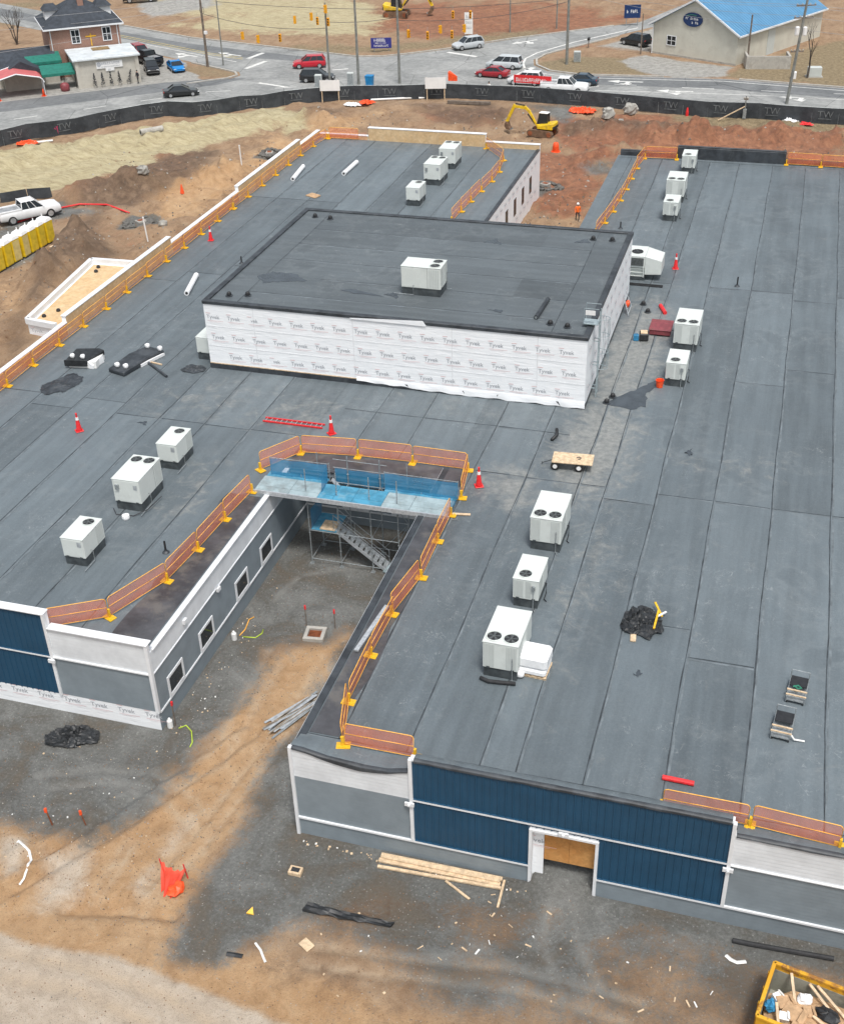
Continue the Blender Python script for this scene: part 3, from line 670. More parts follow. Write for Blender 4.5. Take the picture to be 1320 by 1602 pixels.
M['road_paint'] = simple('road_paint', (0.66, 0.66, 0.63), 0.7, 0.12, 2.0, dirt=(0.35, 0.35, 0.34))
M['road_yellow'] = simple('road_paint_yellow', (0.5, 0.4, 0.13), 0.7, 0.2, 2.0, dirt=(0.3, 0.27, 0.18))
mb = MB(); mb.prism(ROAD, 0.0, 0.03)
struct(mb.build('road', M['asphalt']))
mb = MB()   # darker resurfaced lane on the far side of the main road and on the side road
mb.prism([(-104, 141.8), (-85.5, 157), (-79.5, 160.3), (-75, 161.5), (-77.5, 157.2), (-84.0, 151.5), (-101, 137.3)], 0.03, 0.034)
struct(mb.build('road_patch', M['asphalt_dark']))
mb = MB(); mb.prism([(-172, 218), (-112, 189.2), (-95, 181.8), (-80, 177.6), (-70, 175.4), (-70, 172.5), (-82, 173.8), (-98, 179.5), (-115, 187), (-172, 212)], 0.03, 0.034)
struct(mb.build('road_patch', M['asphalt_dark']))
mb = MB(); mb.prism([(-29, 171.0), (-18, 171.7), (-10, 172.2), (5.5, 169.9), (60, 165.4), (60, 161.5), (5, 165), (-10, 167), (-29, 166.4)], 0.03, 0.034)
struct(mb.build('road_patch', M['asphalt_dark']))
def strip(pts, w, z0=0.03, z1=0.038):
    m = MB()
    for a, b in zip(pts, pts[1:]):
        d = Vector((b[0] - a[0], b[1] - a[1])); d.normalize(); nrm = Vector((-d.y, d.x)) * w / 2
        m.prism([(a[0] - nrm.x, a[1] - nrm.y), (b[0] - nrm.x, b[1] - nrm.y), (b[0] + nrm.x, b[1] + nrm.y), (a[0] + nrm.x, a[1] + nrm.y)], z0, z1)
    return m
def dash(pts, w, on, off, mat, name='road_marking'):
    m = MB(); 
    for a, b in zip(pts, pts[1:]):
        A = Vector(a[:2]); B = Vector(b[:2]); L = (B - A).length; d = (B - A) / L; s0 = 0
        while s0 < L:
            p = A + d * s0; q = A + d * min(L, s0 + on); nrm = Vector((-d.y, d.x)) * w / 2
            m.prism([p - nrm, q - nrm, q + nrm, p + nrm], 0.03, 0.042); s0 += on + off
    return struct(m.build(name, mat))
PT, PY = M['road_paint'], M['road_yellow']
def line(pts, w, mat=PT): return struct(strip(pts, w, 0.034, 0.042).build('road_marking', mat))
line([(-51.29, 182.15, 0.00), (-46.28, 179.98, 0.00)], 0.7); line([(-38.46, 167.48, 0.00), (-36.60, 174.69, 0.00)], 0.8)
line([(-34.6, 170.8), (-37.6, 173.6), (-38.6, 177), (-38.9, 180), (-38.0, 184), (-34, 192), (-26, 204)], 0.3)
line([(-38.6, 174.6), (-35, 171.6), (-30, 169.9), (-18, 170.7), (-10, 171.3), (5.5, 168.9), (40, 166)], 0.18)
line([(-89.89, 174.83, 0.00), (-91.69, 176.32, 0.00)] if False else [(-79.77, 173.05, 0.00), (-78.99, 177.09, 0.00)], 0.7); line([(-77.46, 166.80, 0.00), (-76.40, 171.92, 0.00)], 0.7)
line([(-107.82, 184.63, 0.00), (-86.53, 174.51, 0.00), (-80.37, 172.52, 0.00)], 0.16, PY); line([(-108.45, 185.79, 0.00), (-87.01, 175.54, 0.00), (-80.81, 173.52, 0.00)], 0.16, PY)
line([(-99.97, 179.58, 0.00), (-89.89, 174.83, 0.00), (-80.64, 170.78, 0.00)], 0.15); line([(-72.13, 159.25, 0.00), (-67.16, 157.59, 0.00)], 0.5)
line([(-25.90, 163.32, 0.00), (-13.52, 164.22, 0.00), (-3.87, 164.65, 0.00), (6.30, 164.26, 0.00)], 0.16); dash([(-28.15, 163.95, 0.00), (-23.97, 167.17, 0.00), (-13.80, 166.90, 0.00), (6.30, 167.18, 0.00)], 0.16, 3, 6, PT)
dash([(-96, 135.5), (-84, 147), (-77, 153.3), (-66, 158)], 0.15, 3, 6, PT); line([(-64.55, 168.25, 0.00), (-62.53, 169.40, 0.00)], 0.4)
def arrow(p, ang, s=1.0):
    m = MB(); c, d = math.cos(ang), math.sin(ang)
    def tr(x, y): return (p[0] + (c * x - d * y) * s, p[1] + (d * x + c * y) * s)
    m.prism([tr(x, y) for x, y in ((-2.6, -.18), (0.6, -.18), (0.6, -.75), (2.2, 0), (0.6, .75), (0.6, .18), (-2.6, .18))], 0.034, 0.042)
    m.prism([tr(x, y) for x, y in ((-1.0, .18), (-0.4, .18), (-0.1, 1.1), (0.5, 1.05), (-0.6, 2.0), (-1.2, 0.9), (-0.7, 1.0))], 0.034, 0.042)
    struct(m.build('road_marking', PT))
arrow((-90.49, 173.85, 0.00), R(160)); arrow((-83.95, 175.38, 0.00), R(160)); arrow((-22.93, 168.79, 0.00), R(183)); arrow((-15.89, 164.80, 0.00), R(183)); arrow((-0.30, 164.33, 0.00), R(183)); arrow((-41.69, 190.91, 0.00), R(228)); arrow((-83.23, 142.04, 0.00), R(40), .7)
def kerb(pts, name='kerb'):
    m = MB()
    for a, b in zip(pts, pts[1:]): m.beam((a[0], a[1], 0.07), (b[0], b[1], 0.07), 0.32, 0.16)
    struct(m.build(name, M['concrete']))
kerb([(-30, 208 - 3), (-44.3, 192.7), (-52.3, 184.1), (-56.8, 180.3), (-60.1, 177.9), (-63.9, 177.1), (-77.5, 180.8), (-95.1, 185.5), (-112.1, 193.1)])
kerb([(-18, 172.4), (-29.4, 171.7), (-33.9, 173.2), (-36.4, 176.2), (-37.2, 179.6), (-36.6, 183.1), (-35.1, 185.8), (-28, 197.5)])
kerb([(-87, 169.0), (-80.8, 166.0), (-78.0, 164.5), (-77.0, 162.8), (-77.7, 160.9), (-79.9, 159.0), (-82, 156.9)])
kerb([(30, 168.7), (5.5, 170.6), (-8, 172.6)])

# ------------------------------------------------------------------ the flat-roofed building
ZR = 4.7
B = thing('flat_roofed_building', 'long flat-roofed building under construction with grey and navy siding round a courtyard', 'building', (0, 0, 0))
RX0, RX1, RY0, RY1 = -16.6, 13.5, 33.27, 119.8
LX0, LX1, LY0 = -48.0, -25.35, 37.55
CY, NY, NX0, NX1 = 57.0, 88.0, -24.2, -16.1
BX0, BX1, BY0, BY1, BZ = -35.35, -10.15, 66.0, 84.6, 9.42

def lap(mb, o, u, n, L, z0, z1, h=0.19, lip=0.013, m=0):
    """lap siding: stepped boards on a wall that starts at o, runs L along u and faces n"""
    o = Vector(o); u = Vector(u); n = Vector(n); z = z0
    while z < z1 - 1e-4:
        t = min(z + h, z1)
        a = o + Vector((0, 0, z)); b = o + Vector((0, 0, t))
        mb.poly([a + n * lip, a + u * L + n * lip, b + u * L + n * 0.004, b + n * 0.004], m)
        mb.poly([a + n * 0.002, a + u * L + n * 0.002, a + u * L + n * lip, a + n * lip], m)
        z = t
def rib(mb, o, u, n, L, z0, z1, step=0.305, m=0):
    """ribbed upright siding"""
    o = Vector(o); u = Vector(u); n = Vector(n); a = Vector((0, 0, z0)); b = Vector((0, 0, z1))
    s = 0.0
    while s < L - 1e-4:
        e = min(L, s + step)
        pr = [(s, 0.004), (min(e, s + step - 0.09), 0.004), (min(e, s + step - 0.07), 0.035), (min(e, s + step - 0.02), 0.035), (e, 0.004)]
        for (p, d), (q, f) in zip(pr, pr[1:]):
            if q - p > 1e-5: mb.poly([o + u * p + n * d + a, o + u * q + n * f + a, o + u * q + n * f + b, o + u * p + n * d + b], m)
        s = e
E_, W_, N_, S_ = (1, 0, 0), (-1, 0, 0), (0, 1, 0), (0, -1, 0)
# wall cores (the framed walls behind the cladding)
def core(x0, x1, y0, y1, z0, z1, mat='wrap', name='wall'):
    m = MB(); m.box(x0, x1, y0, y1, z0, z1); return m.build(name, M[mat], B)
DX0, DX1, DZ = -6.3, -3.75, 3.05
core(RX0, DX0 - .05, RY0, RY0 + .3, -.3, 4.55, 'pale_siding'); core(DX1 + .05, RX1, RY0, RY0 + .3, -.3, 4.95, 'pale_siding'); core(DX0 - .05, DX1 + .05, RY0, RY0 + .3, DZ + .02, 5.4, 'pale_siding')
core(-11.38, 1.33, RY0 + .004, RY0 + .34, 5.0, 5.6, 'pale_siding', 'parapet')
core(RX0, RX0 + .25, RY0 + .3, CY, -.3, 4.55); core(NX1, NX1 + .25, NY, RY1, -.3, 4.68)
core(LX0, LX1 - .25, LY0, LY0 + .3, -.3, 5.2); core(LX1 - .25, LX1, LY0, CY, -.3, 4.62); core(LX0, -30.55, LY0 + .004, LY0 + .32, 5.0, 6.0, 'wrap', 'parapet')
core(LX1, RX0, CY, CY + .3, -.3, 4.2); core(LX1 - .2, RX0 + .2, 55.0, CY + .3, 4.4, 4.66, 'grey_siding', 'entrance_canopy'); core(LX0, LX0 + .25, LY0 + .3, RY1, -.3, 4.95, 'wrap')
core(LX0, NX0, RY1 - .3, RY1, -.3, 4.72); core(NX1, RX1, RY1 - .3, RY1, -.3, 4.9, 'flash'); core(NX0 - .25, NX0, NY, RY1 - .3, -.3, 4.72, 'wrap'); core(NX0, NX1, NY, NY + .3, -.3, 4.68)
core(RX1 - .3, RX1, RY0 + .3, RY1 - .3, -.3, 4.95)

# right wing front
def clad(name, mat, fn, *a):
    f = MB(); fn(f, *a); return f.build(name, M[mat], B)
def prof(x):
    """sagging top of the pale cladding on the right wing's front corner"""
    return float(np.interp(x - RX0, [0, .6, 1.6, 3.2, 4.3, 5.2], [5.03, 4.99, 4.80, 4.68, 4.73, 4.98]))
for o_, L_, z0, z1 in ((RX0, DX0 - RX0 - .1, -.15, .97), (DX1 + .1, RX1 - DX1, -.15, .97), (RX0, -11.4 - RX0, 1.05, 3.42), (1.38, RX1 - 1.38, 1.05, 3.36)): clad('grey_lap_siding', 'grey_siding', lap, (o_, RY0, 0), E_, S_, L_, z0, z1)
clad('pale_lap_siding', 'pale_siding', lap, (1.38, RY0, 0), E_, S_, RX1 - 1.38, 3.36, 4.98); clad('pale_lap_siding', 'pale_siding', lap, (RX0, RY0, 0), E_, S_, 5.2, 3.42, 4.56)
f = MB()
for k in range(26): x0, x1 = RX0 + .2 * k, RX0 + .2 * (k + 1); f.hexa([(x0, RY0 - .018, 4.56), (x1, RY0 - .018, 4.56), (x1, RY0 + .2, 4.56), (x0, RY0 + .2, 4.56), (x0, RY0 - .018, prof(x0)), (x1, RY0 - .018, prof(x1)), (x1, RY0 + .2, prof(x1)), (x0, RY0 + .2, prof(x0))])
f.build('sagging_top_board', M['pale_siding'], B)
for o_, L_, z0, z1 in ((-11.33, DX0 - .1 + 11.33, 1.07, 3.4), (DX1 + .1, 1.28 - DX1 - .1, 1.07, 3.4), (-11.33, 12.6, 3.5, 5.55), (DX0 - .1, DX1 - DX0 + .2, DZ + .2, 3.4)): clad('navy_ribbed_siding', 'blue_siding', rib, (o_, RY0, 0), E_, S_, L_, z0, z1)
def trim(name, *boxes):
    for b in boxes:
        m = MB(); m.box(*b); m.build(name, M['white_trim'], B, bevel=0.008)
yf = RY0 - .09
trim('belt_trim', (RX0 + .12, DX0 - .12, yf, RY0 + .02, .96, 1.07), (DX1 + .12, RX1, yf, RY0 + .02, .96, 1.07), (-11.28, 1.28, yf + .004, RY0 + .02, 3.39, 3.5), (1.42, RX1, yf + .006, RY0 + .02, 3.34, 3.4))
trim('corner_trim', (RX0 - .03, RX0 + .12, yf - .004, RY0 + .1, -.1, 5.08), (-11.42, -11.27, yf - .004, RY0 + .1, .975, 5.68), (1.27, 1.42, yf - .004, RY0 + .1, .975, 5.62))
trim('door_trim', (DX0 - .13, DX0, yf - .008, RY0 + .1, -.1, DZ + .12), (DX1, DX1 + .13, yf - .008, RY0 + .1, -.1, DZ + .12), (DX0 + .001, DX1 - .001, yf - .008, RY0 + .1, DZ, DZ + .12))
for x0, x1, y_, z in ((-11.26, 1.26, RY0, 3.502), (-11.26, DX0 - .14, RY0, 1.072), (DX1 + .14, 1.26, RY0, 1.072), (LX0, -30.67, LY0, 3.532)):
    m = MB(); m.box(x0, x1, y_ - .088, y_ - .001, z, z + .006); m.build('trim_flashing', M['blue_siding'], B)
for x, z in ((-11.4, 3.25), (1.34, 3.2), (-5.03, 3.3)):
    m = MB(); m.box(x - .2, x + .2, yf - .09, yf - .01, z - .1, z + .08); m.box(x - .05, x + .05, yf - .16, yf - .09, z - .05, z + .04); m.build('light_bracket', M['white_trim'], B)
# doorway recess
m = MB(); m.box(DX0 - .05, DX0, RY0 + .1, RY0 + 1.35, -.1, DZ); m.box(DX1, DX1 + .05, RY0 + .1, RY0 + 1.35, -.1, DZ); m.box(DX0, DX1, RY0 + .3, RY0 + 1.35, DZ, DZ + .05); m.build('door_jamb', M['wrap'], B)
for a, b in ((-5.86, -4.84), (-4.83, DX1)):
    m = MB(); m.box(a, b, RY0 + .36, RY0 + .41, 1.12, DZ); m.build('plywood_door_panel', M['osb'], B)
m = MB(); m.box(DX0, -5.87, RY0 + .3, RY0 + .35, -.1, DZ); m.build('wrapped_side_panel', M['wrap'], B)
wrap_spots = [(-6.08, 2.1)]
# left wing front
for z0, z1 in ((1.12, 3.43), (3.53, 5.98)): clad('navy_ribbed_siding', 'blue_siding', rib, (LX0, LY0, 0), E_, S_, -30.62 - LX0, z0, z1)
for a_ in (((-30.5, LY0, 0), E_, S_, 5.05, 1.15, 3.43), ((LX1, LY0, 0), N_, E_, CY - LY0, -.15, .97), ((LX1, LY0 + .05, 0), N_, E_, CY - LY0, 1.05, 3.4), ((LX1, CY, 0), E_, S_, RX0 - LX1, -.15, .97), ((LX1, CY, 0), E_, S_, RX0 - LX1, 1.05, 4.2)): clad('grey_lap_siding', 'grey_siding', lap, *a_)
for a_ in (((-30.5, LY0, 0), E_, S_, 5.05, 3.53, 5.18), ((LX1, LY0, 0), N_, E_, CY - LY0, 3.4, 4.6)): clad('pale_lap_siding', 'pale_siding', lap, *a_)
yl = LY0 - .09; xl = LX1 + .06
trim('belt_trim', (LX0, -30.65, yl, LY0 + .02, 3.43, 3.53), (-30.5, LX1 - .1, yl, LY0 + .02, 3.43, 3.52), (LX1 - .02, xl, LY0 + .15, CY - .08, .96, 1.06), (LX1 - .02, xl - .008, LY0 + .15, CY - .08, 3.36, 3.42), (LX1 + .1, RX0 - .05, CY - .06, CY + .02, .96, 1.07))
trim('corner_trim', (-30.66, -30.5, yl - .004, LY0 + .1, 1.1, 6.03), (LX1 - .1, xl + .01, yl - .004, LY0 + .12, 1.1, 5.24))
trim('parapet_cap', (LX0, -30.5, yl - .03, LY0 + .36, 6.005, 6.07), (-30.49, xl + .02, yl - .03, LY0 + .36, 5.205, 5.27), (LX1 - .3, xl + .03, LY0 + .37, CY - .02, 4.63, 4.69))
for x, z in ((-30.6, 3.3),):
    m = MB(); m.box(x - .16, x + .2, yl - .1, yl - .01, z - .1, z + .08); m.build('light_bracket', M['white_trim'], B)
def window(o, u, n, w, z0, z1, frame_w=.14):
    o = Vector(o); u = Vector(u); n = Vector(n)
    def bx(m, s0, s1, a, b, d0, d1): 
        c = [o + u * s + n * d + Vector((0, 0, z)) for z in (a, b) for s, d in ((s0, d0), (s1, d0), (s1, d1), (s0, d1))]
        m.hexa(c)
    g = MB(); bx(g, frame_w, w - frame_w, z0 + frame_w, z1 - frame_w, -.02, .028); win = g.build('window', M['glass'], B)
    fr = MB()
    for s0, s1, a, b in ((0, w, z0, z0 + frame_w), (0, w, z1 - frame_w, z1), (0, frame_w, z0 + frame_w, z1 - frame_w), (w - frame_w, w, z0 + frame_w, z1 - frame_w)): bx(fr, s0, s1, a, b, -.02, .06)
    fr.build('frame', M['white_trim'], win)
    return win
for y in (38.72, 42.2, 46.65, 50.05): window((LX1, y, 0), N_, E_, 1.62, 1.08, 2.3)
window((-19.9, CY, 0), E_, S_, 1.7, 1.08, 2.35); window((-23.0, CY, 0), E_, S_, 1.7, 1.08, 2.35)
for y in (104.6, 108.0, 111.4, 114.8):
    g = MB(); g.box(NX0 - .02, NX0 + .03, y, y + .95, 1.7, 3.3); win = g.build('window', M['glass'], B)
    g = MB(); g.box(NX0 + .03, NX0 + .05, y + .44, y + .5, 1.7, 3.3); g.build('mullion', M['black'], win)
for y, z in ((44.6, 3.2), (40.9, 3.9)):
    m = MB(); m.box(LX1 + .02, LX1 + .16, y, y + .3, z, z + .22); m.build('light_bracket', M['white_trim'], B)
# caps, flashings, draped membrane
m = MB(); m.box(RX0 - .04, RX0 + .3, RY0 + .1, CY + .1, 4.56, 4.74); m.build('edge_flashing', M['flash'], B)
m = MB(); m.box(RX0 - .06, RX0 - .041, RY0 + .05, CY, 4.5, 4.745); m.build('edge_strip', M['alu'], B)
m = MB(); m.box(NX0 - .3, NX0 + .03, NY, RY1 - .3, 4.721, 4.8); m.build('edge_flashing', M['flash'], B); m = MB(); m.box(LX1, RX0, 54.95, 55.2, 4.661, 4.75); m.build('edge_flashing', M['flash'], B)
def drape(xs, ztop, zfront, name='membrane_drape'):
    """roof sheet pulled up over the front parapet: an uneven sheet with real folds"""
    m = MB(); rings = []
    for i, x in enumerate(xs):
        zt = ztop(x); zf = zfront(x); w = 0.02 * math.sin(x * 3.1) + 0.012 * math.sin(x * 7.7)
        pr = [(RY0 - .075 - w * .3, zf), (RY0 - .068 - w * .4, zt), (RY0 - .05, zt + .035), (RY0 + .12, zt + .05 + w * .4), (RY0 + .40, zt + .03), (RY0 + .75, (zt + 4.72) / 2 + w), (RY0 + 1.2, 4.728)]
        rings.append([(x, y, z) for y, z in pr])
    m.loft(rings, cap=False, closed=False)
    m.m = [0 if k % 6 < 3 else 1 for k in range(len(m.f))]
    return m.build(name, [M['flash'], M['membrane']], B, smooth=True)
xs = [-11.2 + .25 * i for i in range(50)] + [1.24]
drape(xs, lambda x: 5.62, lambda x: 5.58 - .04 * abs(math.sin(x * .9)))
xs2 = [-16.55 + .2 * i for i in range(26)] + [-11.44]
drape(xs2, lambda x: prof(x) + .015, lambda x: prof(x) - .04 - .14 * max(0, math.sin((x + 15.6) / 3.6 * math.pi)) * (x > -15.6 and x < -12.0))
xs3 = [1.46 + .3 * i for i in range(40)]
drape(xs3, lambda x: 4.96, lambda x: 4.93 - .02 * math.sin(x * 2))

# roof membrane sheets: each sheet laps over its neighbour
sheet_cache = {}
def sheet(x0, x1, y0, y1, mat='membrane', z=ZR, lapx=True, up=0.006):
    key = (round(x1 - x0, 2), round(y1 - y0, 2), mat, lapx)
    if key not in sheet_cache:
        m = MB(); w, d = x1 - x0, y1 - y0; a, b = (0.0, up) if lapx else (0, 0)
        nn = max(1, int(round((d if d > w else w) / 3.0)))
        if d >= w:
            ring = [[(0, d * k / nn, -.03), (w, d * k / nn, -.03), (w + .06, d * k / nn, b + .008), (0, d * k / nn, a)] for k in range(nn + 1)]
        else:
            ring = [[(w * k / nn, 0, -.03), (w * k / nn, d, -.03), (w * k / nn, d + .06, b + .008), (w * k / nn, 0, a)] for k in range(nn + 1)]
        m.loft(ring); sheet_cache[key] = m.mesh('roof_sheet', M[mat])
    return put('roof_sheet', sheet_cache[key], B, (x0, y0, z))
seam_b = {}
def seam(x0, y0, x1, y1, w=0.07, z=ZR + .017):
    m = MB(); d = Vector((x1 - x0, y1 - y0)); L = d.length; d.normalize(); nrm = Vector((-d.y, d.x)); n = max(2, int(L / .8)); rings = []
    for k in range(n + 1):
        ww = w * random.uniform(.45, 1.25) / 2; j = random.uniform(-.012, .012) + .03 * math.sin(k * .37 + x0 + y0); p = Vector((x0, y0)) + d * (L * k / n)
        rings.append([(p.x - nrm.x * (ww + j), p.y - nrm.y * (ww + j), z - .02), (p.x - nrm.x * (ww + j), p.y - nrm.y * (ww + j), z), (p.x + nrm.x * (ww - j), p.y + nrm.y * (ww - j), z), (p.x + nrm.x * (ww - j), p.y + nrm.y * (ww - j), z - .02)])
    m.loft(rings); sm = m.build('lap_seam', M['seam'], B)
    if w > .056:
        m = MB(); rings = []
        for k in range(n + 1):
            ww = random.uniform(.02, .12); p = Vector((x0, y0)) + d * (L * k / n) - nrm * (w * .9)
            rings.append([(p.x, p.y, z - .012), (p.x, p.y, z - .002), (p.x - nrm.x * ww, p.y - nrm.y * ww, z - .003), (p.x - nrm.x * ww, p.y - nrm.y * ww, z - .014)])
        m.loft(rings); m.build('scuffed_edge', M['scuff'], sm)
rx = [RX0 + .3, -14.9, -11.9, -8.85, -7.35, -4.58, -1.51, 1.52, 4.58, 7.63, 10.68, RX1 - .3]
cut = [57.2, 87.4]
for i, (a, b) in enumerate(zip(rx, rx[1:])):
    ys = [RY0 + 1.3] + cut + [RY1 - 1.0]
    if i == 5: ys = [RY0 + 1.3, 45.6, 57.2, 87.4, RY1 - 1.0]
    if i == 6: ys = [RY0 + 1.3, 43.6, 57.2, 72.0, 87.4, RY1 - 1.0]
    if i == 7: ys = [RY0 + 1.3, 57.2, 74.5, 86.2, RY1 - 1.0]
    if i == 4: ys = [RY0 + 1.3, 56.0, 79.0, RY1 - 1.0]
    for c, d in zip(ys, ys[1:]):
        if a < -16 and d < 58: pass
        sheet(a, b, c, d)
        if c > RY0 + 2: seam(a + .05, c, b - .05, c, .06)
    if i: seam(a, RY0 + 1.3, a, RY1 - 1.0)
sheet(RX0 + .3, RX1 - .3, RY0 + .3, RY0 + 1.3, lapx=False); sheet(RX0 + .3, RX1 - .3, RY1 - 1.0, RY1 - .3, lapx=False)
seam(RX0 + .3, RY0 + 1.3, RX1 - .4, RY0 + 1.3, .06); seam(RX0 + .4, RY1 - 1.0, RX1 - .4, RY1 - 1.0, .05)
lx = [LX0 + .25, -44.6, -41.55, -38.5, -35.45, -32.4, -29.35, LX1 - .25]
for i, (a, b) in enumerate(zip(lx, lx[1:])):
    ys = [LY0 + .3, 60.0 - (i % 2) * 1.5, 79.5 + (i % 3) * 2, 100.0, RY1 - .3] if i < 3 else [LY0 + .3, 58.6, 84.0, RY1 - .3]
    for c, d in zip(ys, ys[1:]):
        if a > -30 and d > 88: 
            sheet(a, NX0 - .3, c, d)
        else: sheet(a, b, c, d)
        if c > LY0 + 2: seam(a + .05, c, b - .05, c, .055)
    if i: seam(a, LY0 + .3, a, RY1 - .4)
mx = [LX1 - .25, -22.5, -19.5, RX0 + .3]
for a, b in zip(mx, mx[1:]):
    sheet(a, b, 55.0, NY)
    if a > LX1: seam(a, CY + .4, a, BY0, .06)
seam(-24.6, 62.6, -10.4, 62.6, .07)
# unfinished strips of new dark sheet along the courtyard
for x0, x1, y0, y1 in ((-27.6, LX1 - .26, LY0 + .5, 51.5), (RX0 + .36, -15.0, RY0 + 1.4, 52.4), (-25.6, -15.2, 55.3, 57.2)):
    m = MB(); n = 14; rings = []
    lo = y1 - y0 > x1 - x0
    for k in range(n + 1):
        t = k / n; j = random.uniform(-.16, .16); j2 = random.uniform(-.05, .05)
        if lo: rings.append([(x0 + (j if x0 < -20 else 0), y0 + (y1 - y0) * t, ZR + .01), (x0 + (j if x0 < -20 else 0), y0 + (y1 - y0) * t, ZR + .03), (x1 + (j if x0 > -20 else 0), y0 + (y1 - y0) * t, ZR + .032), (x1 + (j if x0 > -20 else 0), y0 + (y1 - y0) * t, ZR + .01)])
        else: rings.append([(x0 + (x1 - x0) * t, y0 + j2, ZR + .01), (x0 + (x1 - x0) * t, y0 + j2, ZR + .036), (x0 + (x1 - x0) * t, y1 + j, ZR + .036), (x0 + (x1 - x0) * t, y1 + j, ZR + .01)])
    m.loft(rings); m.build('new_membrane_strip', M['bare_sheet'], B)

# raised box over the middle
UB = BZ - .12
for nm, b in (('upper_wall', (BX0, BX1, BY0, BY0 + .25, ZR + .3, UB)), ('upper_wall', (BX0, BX1, BY1 - .25, BY1, ZR, UB)), ('upper_wall', (BX0, BX0 + .25, BY0 + .25, BY1 - .25, ZR, UB)), ('upper_wall', (BX1 - .25, BX1, BY0 + .25, BY1 - .25, ZR, UB))):
    m = MB(); m.box(*b); m.build(nm, M['wrap'], B)
m = MB(); m.box(BX0 - .03, BX1 + .02, BY0 - .03, BY0 + .2, ZR - .02, ZR + .36); m.box(BX1 - .2, BX1 + .03, BY0 + .2, BY1 + .02, ZR - .02, ZR + .22); m.build('base_flashing', M['flash'], B)
# loose lower edge of the house wrap, hanging over the flashing on the right half
m = MB(); rings = []
for k in range(60):
    x = -25.0 + (BX1 + .03 + 25.0) * k / 59; zb = ZR + .28 - .22 * min(1, k / 25) + .05 * math.sin(k * .9) * math.sin(k * .37)
    rings.append([(x, BY0 - .006, ZR + .56), (x, BY0 - .045 - .02 * math.sin(k * 1.3), ZR + .42), (x, BY0 - .06 - .03 * math.sin(k * .8), zb)])
m.loft(rings, cap=False, closed=False); m.build('loose_house_wrap', M['wrap'], B, smooth=True)
m = MB(); m.box(BX0, -25.0, BY0 - .02, BY0 + .01, ZR + .361, ZR + .42); m.build('sole_plate', M['lumber'], B)
m = MB()
m.box(BX0 - .06, BX1 + .06, BY0 - .06, BY0 + .32, UB, BZ + .12); m.box(BX0 - .06, BX1 + .06, BY1 - .32, BY1 + .06, UB, BZ + .12); m.box(BX0 - .06, BX0 + .32, BY0 + .32, BY1 - .32, UB, BZ + .12); m.box(BX1 - .32, BX1 + .06, BY0 + .32, BY1 - .32, UB, BZ + .12)
m.build('coping', M['flash'], B, bevel=.03)
m = MB()
for k in range(3): pass
m.prism([(-25.2, BY0 - .075), (-22.0, BY0 - .075), (-20.4, BY0 - .075), (-20.2, BY0 - .07), (-25.2, BY0 - .062)], UB - .04, [UB + .05, UB + .1, UB + .3, UB + .02, UB + .02]); m.build('wrap_flap', M['wrap'], B)
by = [BY0 + .3, 68.3, 71.35, 74.4, 77.45, 80.5, BY1 - .3]
for i, (a, b) in enumerate(zip(by, by[1:])):
    c = random.choice((-26.0, -19.5, -16.0))
    for x0, x1 in ((BX0 + 2.2, c), (c, BX1 - 2.3)): sheet(x0, x1, a, b, 'membrane_box', BZ)
    if i: seam(BX0 + 2.2, a, BX1 - 2.3, a, .06, BZ + .017)
sheet(BX0 + .3, BX0 + 2.2, BY0 + .3, BY1 - .3, 'membrane_box', BZ); sheet(BX1 - 2.3, BX1 - .3, BY0 + .3, BY1 - .3, 'membrane_box', BZ)
seam(BX0 + 2.2, BY0 + .4, BX0 + 2.2, BY1 - .4, .05, BZ + .017); seam(BX1 - 2.3, BY0 + .4, BX1 - 2.3, BY1 - .4, .05, BZ + .017)
def puddle(pts, z, name='wet_patch', mat='wet'):
    P = [Vector((p[0], p[1])) for p in pts]; out = []
    for i in range(len(P)):
        a, b = P[i], P[(i + 1) % len(P)]
        for k in range(5):
            q = a.lerp(b, k / 5); out.append((q.x + random.uniform(-.12, .12), q.y + random.uniform(-.12, .12)))
    m = MB(); m.prism(out, z, z + .004); m.build(name, M[mat], B)
puddle([(-33.56, 70.86, 9.45), (-32.94, 71.84, 9.45), (-31.21, 71.87, 9.45), (-29.86, 70.77, 9.45), (-31.63, 70.37, 9.45), (-32.73, 69.89, 9.45)], BZ + .02)
puddle([(-27.26, 70.00, 9.45), (-26.11, 70.16, 9.45), (-24.12, 69.51, 9.45), (-25.86, 69.44, 9.45)], BZ + .02); puddle([(-24.22, 69.81, 9.45), (-23.30, 70.36, 9.45), (-23.10, 69.31, 9.45)], BZ + .02)
puddle([(-17.05, 68.92, 9.45), (-16.14, 69.12, 9.45), (-16.14, 68.61, 9.45)], BZ + .02); puddle([(-20.14, 80.62, 9.45), (-19.34, 81.59, 9.45), (-18.95, 80.35, 9.45)], BZ + .02); puddle([(-13.95, 81.85, 9.45), (-13.07, 82.84, 9.45), (-12.70, 82.00, 9.45)], BZ + .02)
puddle([(-9.02, 67.01, 4.70), (-7.99, 68.69, 4.70), (-6.92, 70.23, 4.70), (-6.08, 71.37, 4.70), (-6.13, 70.42, 4.70), (-6.67, 69.01, 4.70), (-6.59, 67.25, 4.70), (-7.40, 66.54, 4.70)], ZR + .02)
puddle([(-3.54, 62.21, 4.70), (-3.29, 62.58, 4.70), (-3.16, 62.01, 4.70), (-3.39, 61.80, 4.70)], ZR + .03); puddle([(-36.51, 57.69, 4.70), (-36.00, 57.99, 4.70), (-35.85, 57.52, 4.70)], ZR + .03); puddle([(-3.59, 41.93, 4.70), (-3.43, 42.24, 4.70), (-3.32, 41.86, 4.70), (-3.47, 41.69, 4.70)], ZR + .03)

